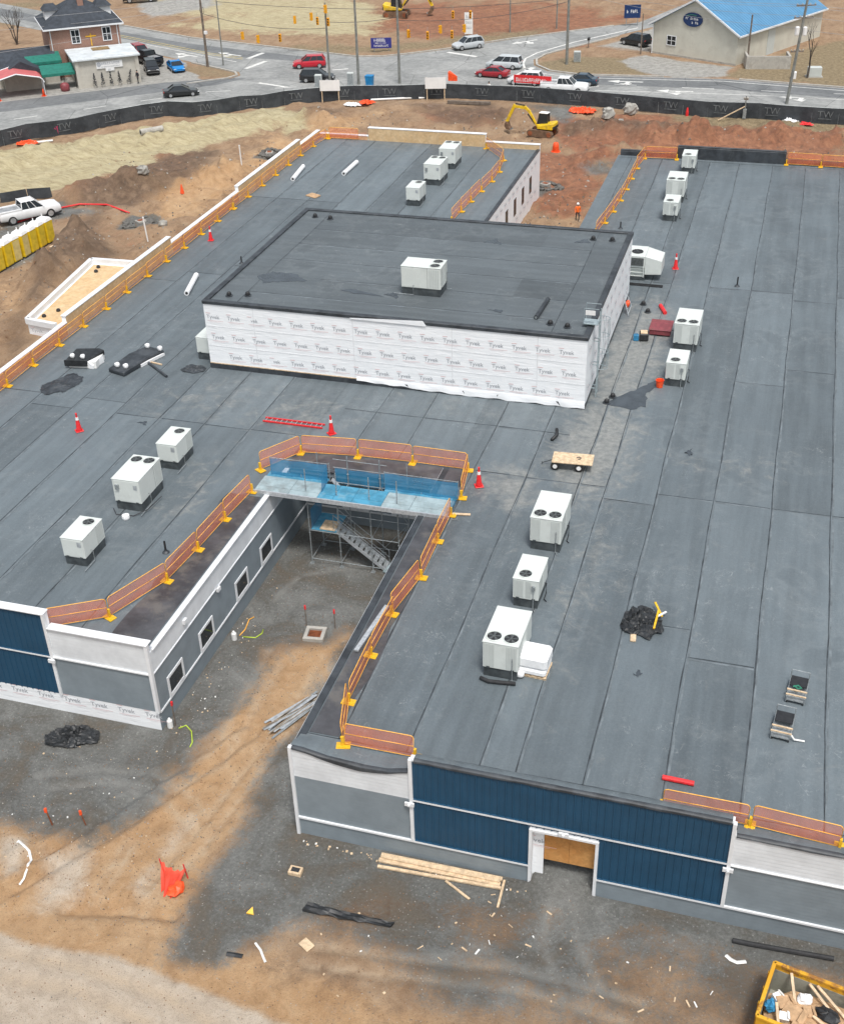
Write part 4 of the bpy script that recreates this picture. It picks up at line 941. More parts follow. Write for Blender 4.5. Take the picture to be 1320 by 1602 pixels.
# taped laps of the house wrap
M['tape'] = simple('seam_tape', (.76, .78, .8), .4, .05, 3)
for z in (ZR + 1.62, ZR + 3.02):
    m = MB(); m.box(BX0 + .01, BX1 - .01, BY0 - .008, BY0 - .001, z, z + .07); m.build('seam_tape', M['tape'], B)
for x in (-31.9, -25.1, -18.6, -13.2):
    m = MB(); m.box(x, x + .07, BY0 - .009, BY0 - .0015, ZR + .6, UB - .02); m.build('seam_tape', M['tape'], B)
# print on the house wrap
TY = text_mesh('Tyvek', 0.37, 0.003); TY2 = text_mesh('vek', 0.34, 0.003)
def wrap_print(name, o, u, n, spots, M3=None):
    ink = MB(); 
    for s, z, kind in spots:
        MM = frame(Vector(o) + Vector(u) * s + Vector((0, 0, z)) + Vector(n) * .012, u, n)
        ink.add_mesh(TY if kind == 0 else TY2, MM, 0)
        def q(a, b, c, d, k): ink.poly([MM @ Vector((a, b, 0)), MM @ Vector((c, b, 0)), MM @ Vector((c, d, 0)), MM @ Vector((a, d, 0))], k)
        q(-.48, .24, -.16, .275, 1); q(-.42, -.27, .72, -.25, 1); q(-.3, -.345, .45, -.335, 1)
    struct(ink.build(name, [M['ink'], M['ink_red']], B, fixn=False), 'stuff')
sp = []
for r_, z, off in ((0, 3.72, .6), (1, 2.3, .8), (2, .95, 1.9)):
    s = off
    for k in range(18):
        sp.append((s, ZR + z - .0, 1 if (k == 2 and r_ != 1) else 0)); s += 1.46
        if s > 24.6: break
wrap_print('wrap_print', (BX0, BY0 - .004, 0), E_, S_, sp)
for i in range(1): wrap_print('wrap_print', (LX0, LY0 - .004, 0), E_, S_, [(.3 + 1.47 * k, .86, 0) for k in range(16)])
wrap_print('wrap_print', (BX1 + .004, BY0, 0), N_, E_, [(1.2 + 1.62 * k + (r_ % 2) * .6, ZR + z, 0) for r_, z in ((0, 3.6), (1, 2.3), (2, 1.0)) for k in range(11)])
wrap_print('wrap_print', (NX0 + .004, 97, 0), N_, E_, [(1.0 + 1.62 * k, z, 0) for z in (4.0, 1.1) for k in range(13)])
wrap_print('wrap_print', (DX0, RY0 + .294, 0), E_, S_, [(.24, 2.2, 1)])

# parapets still in sheathing along the far and left edges: white capped, raw plywood on the roof side
def parapet(x0, x1, y0, y1, top, inner, base=ZR - .1, mat='osb_pale', outer='wrap'):
    m = MB(); m.box(x0, x1, y0, y1, base, top); p = m.build('parapet', M[outer], B)
    m = MB()
    if inner == 'S': n = max(1, round((x1 - x0) / 2.44)); ss = [(x0 + (x1 - x0) * k / n + .006, x0 + (x1 - x0) * (k + 1) / n - .006) for k in range(n)]
    else: n = max(1, round((y1 - y0) / 2.44)); ss = [(y0 + (y1 - y0) * k / n + .006, y0 + (y1 - y0) * (k + 1) / n - .006) for k in range(n)]
    for a, b in ss:
        m = MB()
        if inner == 'S': m.box(a, b, y0 - .025, y0 - .002, base + .1, top - .002)
        else: m.box(x1 + .002, x1 + .025, a, b, base + .1, top - .002)
        m.build('plywood_sheet', M[mat], p)
    m = MB(); m.box(x0 - .05, x1 + .05, y0 - .05, y1 + .05, top, top + .07); m.build('cap', M['white_trim'], p, bevel=.01)
    return p
parapet(-42.3, -29.8, 119.5, 119.9, 5.95, 'S'); parapet(-29.75, NX0 - .02, 119.5, 119.88, 5.2, 'S'); parapet(-47.7, -42.35, 119.5, 119.88, 5.1, 'S')
for y0, y1, top in ((98.6, 113.9, 6.0), (68.6, 85.0, 6.05), (113.95, 119.45, 5.45), (85.05, 98.55, 5.52), (52.0, 68.55, 5.55), (37.9, 51.95, 5.3)): parapet(-48.02, -47.7, y0, y1, top, 'E')
for x0, x1, top in ((NX1, -10.6, 5.25), (-10.58, -0.4, 5.92), (-0.38, RX1, 5.2)):
    m = MB(); m.box(x0, x1, RY1 - .29, RY1 + .02, 4.6, top); m.box(x0, x1 - .01, RY1 - .36, RY1 - .295, ZR - .02, top - .12); m.build('parapet', M['flash'], B, bevel=.02)
# low canopy roof outside the left wall
CP = [(-52.5, 70.7), (-54.0, 82.8), (-48.05, 83.05), (-48.05, 70.2), (-49.9, 70.3)]
cn = MB(); cn.prism(CP, 3.3, 4.15, 0); cp = cn.build('canopy', [M['wrap']], B)
m = MB(); m.prism([(-52.2, 71.0), (-53.65, 82.5), (-48.1, 82.7), (-48.1, 70.6)], 4.152, 4.17); m.build('canopy_deck', M['osb_pale'], cp)
m = MB()
for a, b in zip(CP[:3] , CP[1:3]): m.beam((a[0], a[1], 4.36), (b[0], b[1], 4.36), .34, .42)
m.beam((CP[3][0] - 1.8, CP[3][1] + .12, 4.36), (CP[0][0], CP[0][1], 4.36), .34, .42); m.build('canopy_rim', M['white_trim'], cp)
wrap_print('wrap_print', (-52.4, 70.25, 0), E_, S_, [(.9, 3.85, 0), (2.6, 3.85, 0)])
for x, y in ((-52.6, 81.0), (-52.9, 81.9), (-51.9, 72.0), (-51.4, 73.2)):
    m = MB(); m.lathe([(.16, 4.17), (.17, 4.25), (.12, 4.36), (.03, 4.4)], 10, (x, y, 0)); m.build('roof_drain', M['black'], cp)

# ------------------------------------------------------------------ rooftop air conditioners
def hvac(big):
    w, d, h, c = (1.66, 2.75, 1.5, .52) if big else (1.3, 2.15, 1.2, .5)
    root = thing('air_conditioner', '', 'air conditioner')
    m = MB(); m.box(-w / 2 + .04, w / 2 - .04, -d / 2 + .05, d / 2 - .05, 0, c - .03); m.box(-w / 2 + .02, w / 2 - .02, -d / 2 + .05, d / 2 - .05, c - .03, c + .03)
    m.build('roof_curb', M['curb'], root)
    m = MB(); m.box(-w / 2, w / 2, -d / 2, d / 2, c + .031, c + h); m.build('cabinet', M['white_metal'], root, bevel=.025)
    m = MB(); m.box(-w / 2 - .02, w / 2 + .02, -d / 2 - .02, d / 2 + .02, c + h - .001, c + h + .035); m.build('lid', M['white_metal'], root, bevel=.012)
    zt = c + h + .035; r = .36 if big else .34
    for x in ((-.40, .40) if big else (-.12,)):
        y = -d / 2 + .48; fm = MB(); n = 20; rg = []
        for rr, z in ((r, zt), (r + .03, zt + .03), (r + .01, zt + .045), (r - .02, zt + .04), (r - .03, zt + .003)):
            rg.append([(x + rr * math.cos(2 * math.pi * t / n), y + rr * math.sin(2 * math.pi * t / n), z) for t in range(n)])
        fm.loft(rg, 0, cap=False); fan = fm.build('fan_ring', M['white_metal'], root)
        b = MB(); b.lathe([(r - .03, zt - .01), (r - .03, zt + .006)], 20, (x, y, 0)); b.build('fan_shade_disc', M['black'], fan)  # black disc on the solid lid, drawn for the shaded fan hole
        b = MB()
        for k in range(5):
            a = k * 2 * math.pi / 5 + .3; ca, sa = math.cos(a), math.sin(a)
            b.poly([(x + ca * .06 - sa * .03, y + sa * .06 + ca * .03, zt + .012), (x + ca * (r - .06) - sa * .1, y + sa * (r - .06) + ca * .1, zt + .010), (x + ca * (r - .05) + sa * .08, y + sa * (r - .05) - ca * .08, zt + .022), (x + ca * .06 + sa * .03, y + sa * .06 - ca * .03, zt + .02)])
        b.lathe([(.07, zt + .007), (.07, zt + .03)], 8, (x, y, 0)); b.build('fan_blades', M['fan'], fan)
        b = MB()
        for rr in (.12, .2, .28): b.path([(x + rr * math.cos(2 * math.pi * t / 14), y + rr * math.sin(2 * math.pi * t / 14), zt + .045) for t in range(14)], .004, 3, closed=True)
        b.build('fan_guard', M['wire_dark'], fan)
    # coil guards on the fan end and along the sides
    yf_ = -d / 2
    for x0, x1 in (((-w / 2 + .06, -.27), (.27, w / 2 - .06)) if big else ((-w / 2 + .06, -.1), (.0, .28))):
        m = MB(); n = 7
        for k in range(n):
            s0 = x0 + (x1 - x0) * k / n; m.box(s0, s0 + (x1 - x0) / n * .7, yf_ - .012, yf_ + .004, c + .12, c + h - .08)
        m.build('coil_guard', M['coil'], root)
    for s in (-1, 1):
        m = MB()
        for k in range(6): m.box(s * w / 2 - .01, s * w / 2 + .012, yf_ + .12 + k * .12, yf_ + .2 + k * .12, c + .14, c + h - .1)
        m.build('coil_guard', M['coil'], root)
        m = MB(); m.box(s * w / 2 - .006, s * w / 2 + .012, .05, d / 2 - .08, c + .1, c + h - .08); m.build('access_panel', M['white_metal'], root, bevel=.006)
    m = MB()
    for yy in (-d / 6, d / 5): m.box(-w / 2 - .004, w / 2 + .004, yy - .008, yy + .008, c + .06, c + h - .03)
    m.build('panel_joint', M['fan'], root)
    m = MB(); m.box(-w / 2 + .12, -w / 2 + .36, d / 2 + .016, d / 2 + .02, c + h * .62, c + h * .62 + .3); m.build('rating_label', M['alu'], root)
    m = MB(); m.box(-w / 2 + .08, w / 2 - .08, d / 2 - .005, d / 2 + .015, c + .1, c + h - .06); m.build('end_panel', M['white_metal'], root, bevel=.006)
    m = MB(); m.box(w / 2 - .34, w / 2 - .16, -d / 2 - .1, -d / 2 - .013, c + h * .55, c + h * .55 + .26) if not big else m.box(w / 2 - .42, w / 2 - .2, d / 2 + .016, d / 2 + .12, c + h * .6, c + h * .6 + .3)
    m.build('disconnect_box', M['galv'], root)
    m = MB(); s = w / 2 + .02; m.path([(s, .3, c + .2), (s + .1, .3, c + .2), (s + .1, .3, .08), (s + .1, -.2, .06), (s + .25, -.35, .06)], .025, 6); m.build('drain_pipe', M['black'], root)
    m = MB(); m.path([(-s, .5, c + .25), (-s - .12, .5, c + .25), (-s - .12, .5, .12), (-s - .12, d / 2 + .5, .12)], .02, 6); m.build('gas_pipe', M['yellow'] if False else M['galv'], root)
    m = MB(); m.path([(w / 2 - .25, -d / 2 - .06, c + h * .55), (w / 2 - .25, -d / 2 - .07, .1), (w / 2 - .1, -d / 2 - .3, .06)], .022, 6); m.build('conduit', M['galv'], root)
    for sy in (-1, 1):
        for sx in (-1, 1):
            m = MB(); m.box(sx * (w / 2 - .25) - .08, sx * (w / 2 - .25) + .08, sy * (d / 2 - .01) - .03, sy * (d / 2 - .01) + .03, c + .02, c + .12); m.build('lifting_lug', M['curb'], root)
    return root
UN = [  # x centre, y centre, turned, big, label, base height
 (-9.25, 41.35, 0, 1, 'large twin-fan air conditioner beside the stack wrapped in white film', ZR), (-9.30, 46.4, 0, 0, 'single-fan air conditioner between two twin-fan ones on the near right roof', ZR), (-9.36, 51.6, 0, 1, 'twin-fan air conditioner nearest the wooden cart on the right roof', ZR),
 (-32.25, 44.1, 1, 0, 'single-fan air conditioner nearest the navy left front wall', ZR), (-32.1, 49.8, 1, 1, 'twin-fan air conditioner between two single-fan ones on the left roof', ZR), (-32.0, 54.1, 1, 0, 'single-fan air conditioner farthest back of the three on the left roof', ZR),
 (-31.7, 101.5, 1, 0, 'nearest single-fan air conditioner in the row of three on the far left roof', ZR), (-31.65, 107.8, 1, 1, 'middle air conditioner in the row of three on the far left roof', ZR), (-31.65, 112.9, 1, 1, 'farthest air conditioner in the row of three on the far left roof', ZR),
 (-9.1, 115.9, 0, 0, 'farthest air conditioner of the far right roof, before the black parapet', ZR), (-9.35, 107.6, 0, 1, 'middle air conditioner of the three on the far right roof', ZR), (-9.15, 102.3, 0, 0, 'nearest air conditioner of the three on the far right roof', ZR),
 (-5.1, 77.1, 0, 1, 'twin-fan air conditioner standing beside the dark red steel box', ZR), (-5.15, 71.4, 0, 0, 'single-fan air conditioner with a red bucket at its corner', ZR), (-36.15, 68.0, 1, 0, 'air conditioner half hidden behind the left corner of the wrapped upper wall', ZR)]
G_AC = 'rooftop air conditioners'
protos = {}
for x, y, turned, big, label, z in UN:
    rz = (math.pi if turned else 0.0) + random.uniform(-.02, .02)
    if big not in protos:
        protos[big] = hvac(big); o = protos[big]; o.scale = (.96, .96, .96); o.location = (x, y, z); o.rotation_euler = (0, 0, rz); o['label'] = label; o['group'] = G_AC
    else: dup(protos[big], (x, y, z), rz, label, G_AC)
# the one on the upper roof: long side to the front, fans at its right end
dup(protos[1], (-21.75, 70.9, BZ), R(90), 'lone large air conditioner standing on the raised upper roof', G_AC)
# big packaged unit behind the upper box, with a rain hood
t = thing('packaged_air_handler', 'long packaged air handler with a rain hood, right of the wrapped upper wall', 'air conditioner', (-10.2, 88.6, ZR), 0, G_AC)
m = MB(); m.box(-2.9, .8, -1.05, 1.05, .05, .28); m.build('roof_curb', M['curb'], t)
m = MB(); m.box(-3.0, .75, -1.1, 1.1, 1.05, 1.95); m.box(-3.0, .75, -.9, 1.1, .3, 1.05); m.build('cabinet', M['white_metal'], t, bevel=.02)
m = MB(); m.prism([(.76, -1.05), (2.0, -.95), (2.0, 1.0), (.76, 1.05)], [.5, .55, .55, .5], [1.93, 1.62, 1.62, 1.93]); m.build('rain_hood', M['white_metal'], t, bevel=.02)
m = MB(); m.box(-2.9, .65, -1.13, -1.08, 1.2, 1.8)
for k in range(14): m.box(-2.85 + k * .25, -2.65 + k * .25, -1.16, -1.131, 1.22, 1.78)
m.build('coil_guard', M['fan'], t)
m = MB()
for z in (.32, .6, .9): m.box(-2.95, .7, -1.05, -.95, z, z + .06)
for x in (-2.95, -1.2, .65): m.box(x, x + .07, -1.12, -1.0, .3, 1.05)
m.build('lower_frame', M['white_metal'], t)
for x in (-2.2, -1.0, .05):
    m = MB(); m.lathe([(.42, 1.94), (.44, 2.0), (.4, 2.01), (.38, 1.965)], 18, (x, -.2, 0)); fr = m.build('fan_ring', M['black'], t)
    m = MB(); m.lathe([(.09, 1.97), (.08, 2.02)], 8, (x, -.2, 0)); m.build('fan_hub', M['fan'], fr)
m = MB(); m.box(-.6, 2.3, -1.9, -1.8, 0.02, .1); m.box(-.6, 2.3, -2.15, -2.05, 0.02, .1); m.build('pipe_sleepers', M['rubber'], t)

# ------------------------------------------------------------------ roof-edge barriers
bar_cache = {}
def barrier(p, q, label, z=ZR, h=1.22, foot=True, grp='orange mesh barriers round the roof edges', z2=None):
    p = Vector((p[0], p[1], z)); q = Vector((q[0], q[1], z if z2 is None else z2)); L = (q - p).length; a = math.atan2(q.y - p.y, q.x - p.x)
    L = round(L, 1)
    o = thing('safety_barrier', label, 'barrier', p, a, grp); o.rotation_euler = (random.uniform(-.07, .07), 0, a + random.uniform(-.012, .012))
    key = (L, h)
    if key not in bar_cache:
        fr = MB(); e, r = .06, .12; A, Bz, T = e, .14, h
        pts = [(A, 0, Bz), (L - A, 0, Bz), (L - A, 0, T - r), (L - A - .04, 0, T - .04), (L - A - r, 0, T), (A + r, 0, T), (A + .04, 0, T - .04), (A, 0, T - r)]
        fr.path(pts, .02, 6, closed=True)
        md = MB(); md.tube((A, 0, .68), (L - A, 0, .68), .017, 6)
        nt = MB(); n = 10
        for i in range(n):
            x0 = A + .02 + (L - 2 * A - .04) * i / n; x1 = A + .02 + (L - 2 * A - .04) * (i + 1) / n
            y0 = .012 * math.sin(i * 1.7); y1 = .012 * math.sin((i + 1) * 1.7)
            nt.poly([(x0, y0, Bz + .02), (x1, y1, Bz + .02), (x1, y1, T - .03), (x0, y0, T - .03)])
        bp = MB(); bp.box(-.2, .2, -.3, .3, 0.03, .075); bp.box(-.05, .05, -.07, .07, .075, .55); bp.box(-.14, -.05, -.22, .22, .075, .1); bp.box(.05, .14, -.22, .22, .075, .1)
        bar_cache[key] = (fr.mesh('frame', M['orange_tube'], True), md.mesh('mid_rail', M['orange_tube'], True), nt.mesh('mesh_panel', M['orange_net' if h > 1.1 else 'thin_net']), bp.mesh('base_plate', M['yellow']))
    me = bar_cache[key]
    put('frame', me[0], o); put('mid_rail', me[1], o); put('mesh_panel', me[2], o)
    if foot: put('base_plate', me[3], o)
    return o
def barrier_run(pts, desc, z=ZR, h=1.22, lastfoot=True, maxl=None):
    segs = []
    for a, b in zip(pts, pts[1:]):
        a = Vector(a[:2]); b = Vector(b[:2]); k = 1 if maxl is None else max(1, round((b - a).length / maxl))
        segs += [(a.lerp(b, i / k), a.lerp(b, (i + 1) / k)) for i in range(k)]
    for i, (a, b) in enumerate(segs):
        o = barrier(a, b, '%s orange mesh barrier %s' % (ORD[i], desc) if len(segs) > 1 else 'orange mesh barrier ' + desc, z, h)
    if lastfoot:
        k = list(bar_cache.values())[0][3]
        e = Vector(segs[-1][1]) - Vector(segs[-1][0]); put('base_plate', k, o, (e.length, 0, 0))
barrier_run([(-26.76, 54.18), (-25.2, 56.6), (-21.8, 57.0), (-18.5, 57.1), (-15.2, 57.05), (-14.8, 54.1)], 'from the left in the arc above the blue scaffold deck')
barrier_run([(-30.85, 38.05), (-28.4, 39.55), (-27.05, 42.95), (-26.75, 45.9), (-26.57, 48.9), (-26.3, 51.9)], 'back from the front corner along the courtyard left edge')
barrier_run([(-11.45, 34.25), (-14.55, 34.2), (-15.25, 36.8), (-15.33, 40.05), (-15.3, 43.2), (-14.8, 46.4), (-14.9, 49.7), (-14.9, 52.3)], 'from the front corner along the courtyard right edge')
barrier_run([(-1.45, 33.95), (1.9, 33.95), (5.15, 33.75)], 'from the left on the near right roof edge', ZR + .15)
barrier_run([(-27.15, 97.0), (-27.05, 99.8), (-26.9, 102.6), (-26.7, 105.6), (-26.45, 108.6), (-26.45, 111.6), (-26.9, 115.2), (-29.6, 118.9)], 'from the near end on the right of the far left roof')
barrier_run([(-14.7, 96.6), (-14.4, 99.6), (-14.15, 102.6), (-14.0, 105.7), (-13.95, 108.9), (-13.95, 112.1), (-13.9, 115.3), (-13.6, 118.7), (-10.55, 118.9)], 'from the near end on the left of the far right roof')
barrier_run([(-.3, 119.3), (2.85, 119.25), (6.0, 119.2)], 'from the left at the far right roof corner')
barrier_run([(-47.25, 57.0), (-47.3, 60.2), (-47.35, 63.4), (-47.3, 66.7), (-47.3, 70.0), (-47.25, 73.25), (-47.3, 76.5), (-47.25, 79.85), (-47.25, 83.1), (-47.2, 86.25), (-47.25, 89.6), (-47.25, 92.95), (-47.3, 96.2)], 'from the near end along the left roof edge', h=1.06)
barrier_run([(-47.3, 96.4), (-47.3, 99.7), (-47.3, 103.0), (-47.3, 106.3), (-47.3, 109.6), (-47.3, 112.9), (-47.2, 116.2), (-46.8, 119.2)], 'past the red cone along the left roof edge', h=1.06)
barrier_run([(-46.6, 119.2), (-43.3, 119.3)], 'in the far left roof corner', lastfoot=False)
# sagging orange netting tied outside the barriers on the left roof edge
def net_strip(name, label, pts, z0, z1, grp=None):
    m = MB(); rings = []
    for a, b in zip(pts, pts[1:]):
        n = max(2, int((Vector(b[:2]) - Vector(a[:2])).length / .7))
        for k in range(n + 1):
            t_ = k / n; j = random.uniform(-.06, .06)
            rings.append([(a[0] + (b[0] - a[0]) * t_ + j, a[1] + (b[1] - a[1]) * t_, z0), (a[0] + (b[0] - a[0]) * t_ + .5 * j, a[1] + (b[1] - a[1]) * t_, z1 + random.uniform(-.1, .04))])
    m.loft(rings, cap=False, closed=False)
    return tag(m.build(name, M['thin_net'], fixn=False), label, 'netting', grp)
net_strip('orange_netting', 'sagging orange netting over the low left parapet before the triangular canopy', [(-47.62, 54, 0), (-47.62, 68.4, 0)], ZR + .05, 5.75)
net_strip('orange_netting', 'sagging orange netting over the low left parapet beside the lone red cone', [(-47.62, 85.2, 0), (-47.62, 98.4, 0)], ZR + .05, 5.7)
net_strip('orange_netting', 'orange netting draped along the far left corner parapet', [(-47.6, 114.1, 0), (-47.5, 119.3, 0), (-42.5, 119.35, 0)], ZR + .05, 5.55)

# ------------------------------------------------------------------ cones
def cone(label, x, y, z, s=1.0):
    t = thing('traffic_cone', label, 'cone', (x, y, z), random.uniform(0, 1), 'tall red cones on the roof')
    m = MB(); m.box(-.24 * s, .24 * s, -.24 * s, .24 * s, 0.03, .08); m.build('base', M['red'], t, bevel=.02)
    m = MB(); m.lathe([(.19 * s, .08), (.17 * s, .14), (.09 * s, .9 * s), (.05 * s, 1.12 * s), (.06 * s, 1.16 * s), (.06 * s, 1.24 * s), (.02 * s, 1.27 * s)], 12); m.build('cone_body', M['red'], t, smooth=True)
    m = MB(); m.lathe([(.108 * s, .80 * s), (.088 * s, .98 * s)], 12); m.build('white_collar', M['sign_white'], t)
cone('red cone alone on the left roof near the black wrapped pile', -39.5, 55.9, ZR); cone('red cone beside the red ladder behind the courtyard barriers', -24.3, 59.3, ZR)
cone('red cone right of the blue scaffold deck', -14.2, 55.6, ZR); cone('red cone beside the long air handler', -7.4, 90.5, ZR); cone('red cone by the left roof edge below the low parapet', -45.8, 88.4, ZR)

# ------------------------------------------------------------------ loose things on the roof
t = thing('ladder', 'red fibreglass ladder lying flat on the roof behind the courtyard', 'ladder', (-27.0, 59.95, ZR + .03), R(0))
for y in (-.22, .22):
    m = MB(); m.box(-1.95, 1.95, y - .035, y + .035, 0, .09); m.build('rail', M['red'], t)
for k in range(12):
    m = MB(); m.tube((-1.8 + k * .327, -.2, .05), (-1.8 + k * .327, .2, .05), .022, 6); m.build('rung', M['alu'], t)
t = thing('flatbed_cart', 'plywood flatbed cart with white-hubbed wheels behind the near right air conditioners', 'cart', (-9.55, 58.95, ZR), R(4))
m = MB(); m.box(-1.15, 1.15, -.6, .6, .52, .58); m.build('deck', M['lumber'], t, bevel=.008)
m = MB(); m.box(-1.0, 1.0, -.4, -.33, .42, .519); m.box(-1.0, 1.0, .33, .4, .42, .519); m.tube((-.95, -.5, .25), (-.95, .5, .25), .025, 6); m.tube((.4, -.5, .25), (.4, .5, .25), .025, 6); m.box(-.99, -.91, -.4, .4, .25, .42); m.box(.36, .44, -.4, .4, .25, .42); m.build('chassis', M['black'], t)
for x in (-.95, .4):
    for y in (-.52, .52):
        m = MB(); m.lathe([(.2, -.06), (.25, -.05), (.25, .05), (.2, .06)], 16, (x, y, .28), 0, 'Y'); wh = m.build('wheel', M['tyre'], t, smooth=False)
        m = MB(); m.lathe([(.13, -.075), (.13, .075)], 12, (x, y, .28), 0, 'Y'); m.build('hub', M['sign_white'], wh)
m = MB(); m.tube((-1.1, 0, .4), (-1.75, 0, .12), .02, 6); m.tube((-1.75, -.12, .12), (-1.75, .12, .12), .02, 6); m.build('tow_handle', M['black'], t)
m = MB(); m.path([(.2, .05, .6), (.35, .12, .61), (.45, .06, .6), (.4, -.08, .6), (.3, -.12, .6)], .04, 6); m.build('clamp', M['pole_wood'], t)
# wrapped pallet next to the nearest unit
def lump(m, c, sx, sy, sz, seed=0, n=10, rough=.12, mi=0, flat=.0):
    rnd = random.Random(seed); rings = []
    for i in range(n // 2 + 1):
        ph = -math.pi / 2 + math.pi * i / (n // 2); ring = []
        for k in range(n):
            th = 2 * math.pi * k / n; f = 1 + rnd.uniform(-rough, rough)
            cx_s = math.copysign(abs(math.cos(th)) ** .7, math.cos(th)); sn = math.copysign(abs(math.sin(th)) ** .7, math.sin(th))
            r_ = max(.02, math.cos(ph)) ** .5
            ring.append((c[0] + sx / 2 * cx_s * r_ * f, c[1] + sy / 2 * sn * r_ * f, max(c[2] - sz / 2 * (1 - flat), c[2] + sz / 2 * math.sin(ph) * f)))
        rings.append(ring)
    m.loft(rings, mi)
t = thing('wrapped_pallet', 'pallet stack wrapped in white plastic film beside the nearest air conditioner', 'pallet', (-7.95, 41.0, ZR + .02), R(-3))
m = MB()
for y in (-.5, 0, .5): m.box(-.7, .7, y - .07, y + .07, 0, .1)
for k in range(6): m.box(-.7 + k * .25, -.55 + k * .25, -.6, .6, .1, .13)
m.build('pallet', M['lumber'], t)
m = MB(); m.box(-.72, .68, -.62, .62, .135, .5); m.build('lower_bundle', M['poly_white'], t, bevel=.1)
m = MB(); m.box(-.68, .72, -.6, .6, .48, 1.15); m.build('upper_bundle', M['poly_white'], t, bevel=.13)
m = MB(); lump(m, (-.55, -.7, .2), .6, .3, .3, 3); m.build('loose_film', M['poly_white'], t, smooth=True)
# crumpled sheeting
def crumple(name, label, cx, cy, z, sx, sy, hh, seed, mat='tarp_black', cat='sheeting', rz=0.0, n=26):
    rs = np.random.RandomState(seed); xs_ = np.linspace(-.5, .5, n)
    Xg, Yg = np.meshgrid(xs_, xs_)
    nz = fbm(Xg.ravel() * 7 + seed * 3.1, Yg.ravel() * 7, 1.0, 4, seed, .6).reshape(Xg.shape)
    rad = np.hypot(Xg, Yg) * 2 * (0.8 + .5 * fbm(np.arctan2(Yg, Xg).ravel() * 1.3 + 9, np.zeros(Xg.size), 1.0, 3, seed + 5).reshape(Xg.shape))
    env = np.clip(1.25 - rad, 0, 1) ** .6
    Zg = hh * env * np.abs(nz - .5) * 3.2 + hh * .45 * env
    wob1 = (fbm(Xg.ravel() * 5, Yg.ravel() * 5, 1.0, 3, seed + 20).reshape(Xg.shape) - .5) * .25
    vs = np.stack([(Xg + wob1) * sx, (Yg - wob1) * sy, Zg + .02], -1).reshape(-1, 3)
    ok = (rad < 1.12).ravel(); m = MB(); m.v = [tuple(v) for v in vs]
    for j in range(n - 1):
        for i in range(n - 1):
            q = (j * n + i, j * n + i + 1, (j + 1) * n + i + 1, (j + 1) * n + i)
            if all(ok[k] for k in q): m.f.append(q); m.m.append(0)
    used = sorted({k for f_ in m.f for k in f_}); mp = {k: i for i, k in enumerate(used)}
    m.v = [m.v[k] for k in used]; m.f = [tuple(mp[k] for k in f_) for f_ in m.f]
    o = m.build(name, M[mat], None, fixn=False)
    o.location = (cx, cy, z); o.rotation_euler = (0, 0, rz)
    return tag(o, label, cat)
crumple('crumpled_sheeting', 'crumpled black sheeting on the right roof with yellow tool handles on it', -3.72, 45.55, ZR, 1.9, 2.3, .32, 5)
for a, b, col, nm, lb in (((-3.35, 46.9, 5.05), (-2.9, 46.0, 4.95), 'yellow', 'tool_handle', 'yellow tool handle lying across the crumpled black sheeting'), ((-3.1, 46.3, 5.1), (-3.15, 45.0, 4.95), 'yellow', 'tool_handle', 'thin yellow strip on the crumpled black sheeting'), ((-2.75, 46.35, 5.0), (-3.1, 45.9, 5.0), 'poly_white', 'plastic_scrap', 'white scrap at the right of the crumpled black sheeting')):
    m = MB(); m.beam(a, b, .09, .05); tag(m.build(nm, M[col]), lb, 'tool' if 'tool' in nm else 'scrap')
m = MB(); m.obox((-4.0, 44.35, ZR + .05), .26, .55, .06, .1); tag(m.build('wood_offcut', M['lumber'], bevel=.005), 'short pale wood offcut under the crumpled black sheeting', 'wood')
# two trolleys with frames
def trolley(x, y, rz, label, full):
    t = thing('material_trolley', label, 'trolley', (x, y, ZR), rz, 'wire trolleys on the near right roof')
    fr = MB()
    for sx in (-.38, .38):
        for sy in (-.7, .7): fr.tube((sx, sy, .1), (sx, sy, .75 if sy > 0 else .4), .02, 5)
    for z in (.18, .4): fr.path([(-.38, -.7, z), (.38, -.7, z), (.38, .7, z), (-.38, .7, z)], .016, 5, closed=True)
    fr.path([(-.38, .7, .75), (.38, .7, .75)], .02, 5); fr.build('frame', M['galv'], t)
    m = MB(); m.box(-.36, .36, .02, .68, .41, .45); m.build('black_panel', M['black'], t)
    m = MB(); m.box(-.36, .36, -.68, .68, .16, .2); m.build('shelf', M['galv'], t)
    for y_ in (-.28, -.62):
        m = MB(); m.box(-.42, .42, y_ - .03, y_ + .03, .41, .46); m.build('timber_bar', M['lumber'], t)
    for sx in (-.33, .33):
        for sy in (-.62, .62):
            m = MB(); m.lathe([(.08, -.03), (.08, .03)], 10, (sx, sy, .085), 0, 'X'); m.build('caster', M['black'], t)
    m = MB()
    if full: m.path([(-.2, -.1, .47), (0, .0, .5), (.15, -.1, .47), (0, -.2, .48), (-.1, -.12, .5)], .04, 6); m.build('green_hose', M['green'], t)
    else: m.path([(.4, -.5, .3), (.55, -.55, .15), (.95, -.4, .05)], .04, 6); m.build('white_strap', M['paper'], t)
M['green'] = simple('green_plastic', (0.03, 0.19, 0.12), 0.5, 0.2, 4)
trolley(3.35, 42.3, R(-6), 'farther wire trolley with a green hose on the near right roof', True)
trolley(2.85, 39.85, R(-6), 'nearer wire trolley with a white strap hanging off its corner', False)
def roll(name, label, a, b, r, mat, cat='roll', core_m=None):
    m = MB(); a = Vector(a); b = Vector(b); pts = [a.lerp(b, k / 6) for k in range(7)]; m.path(pts, r, 12); o = m.build(name, M[mat], smooth=False)
    if core_m:
        d = (b - a).normalized(); c = MB(); c.tube(a - d * .012, a + d * .05, r * .55, 10); c.build('core', M[core_m], o)
    return tag(o, label, cat)
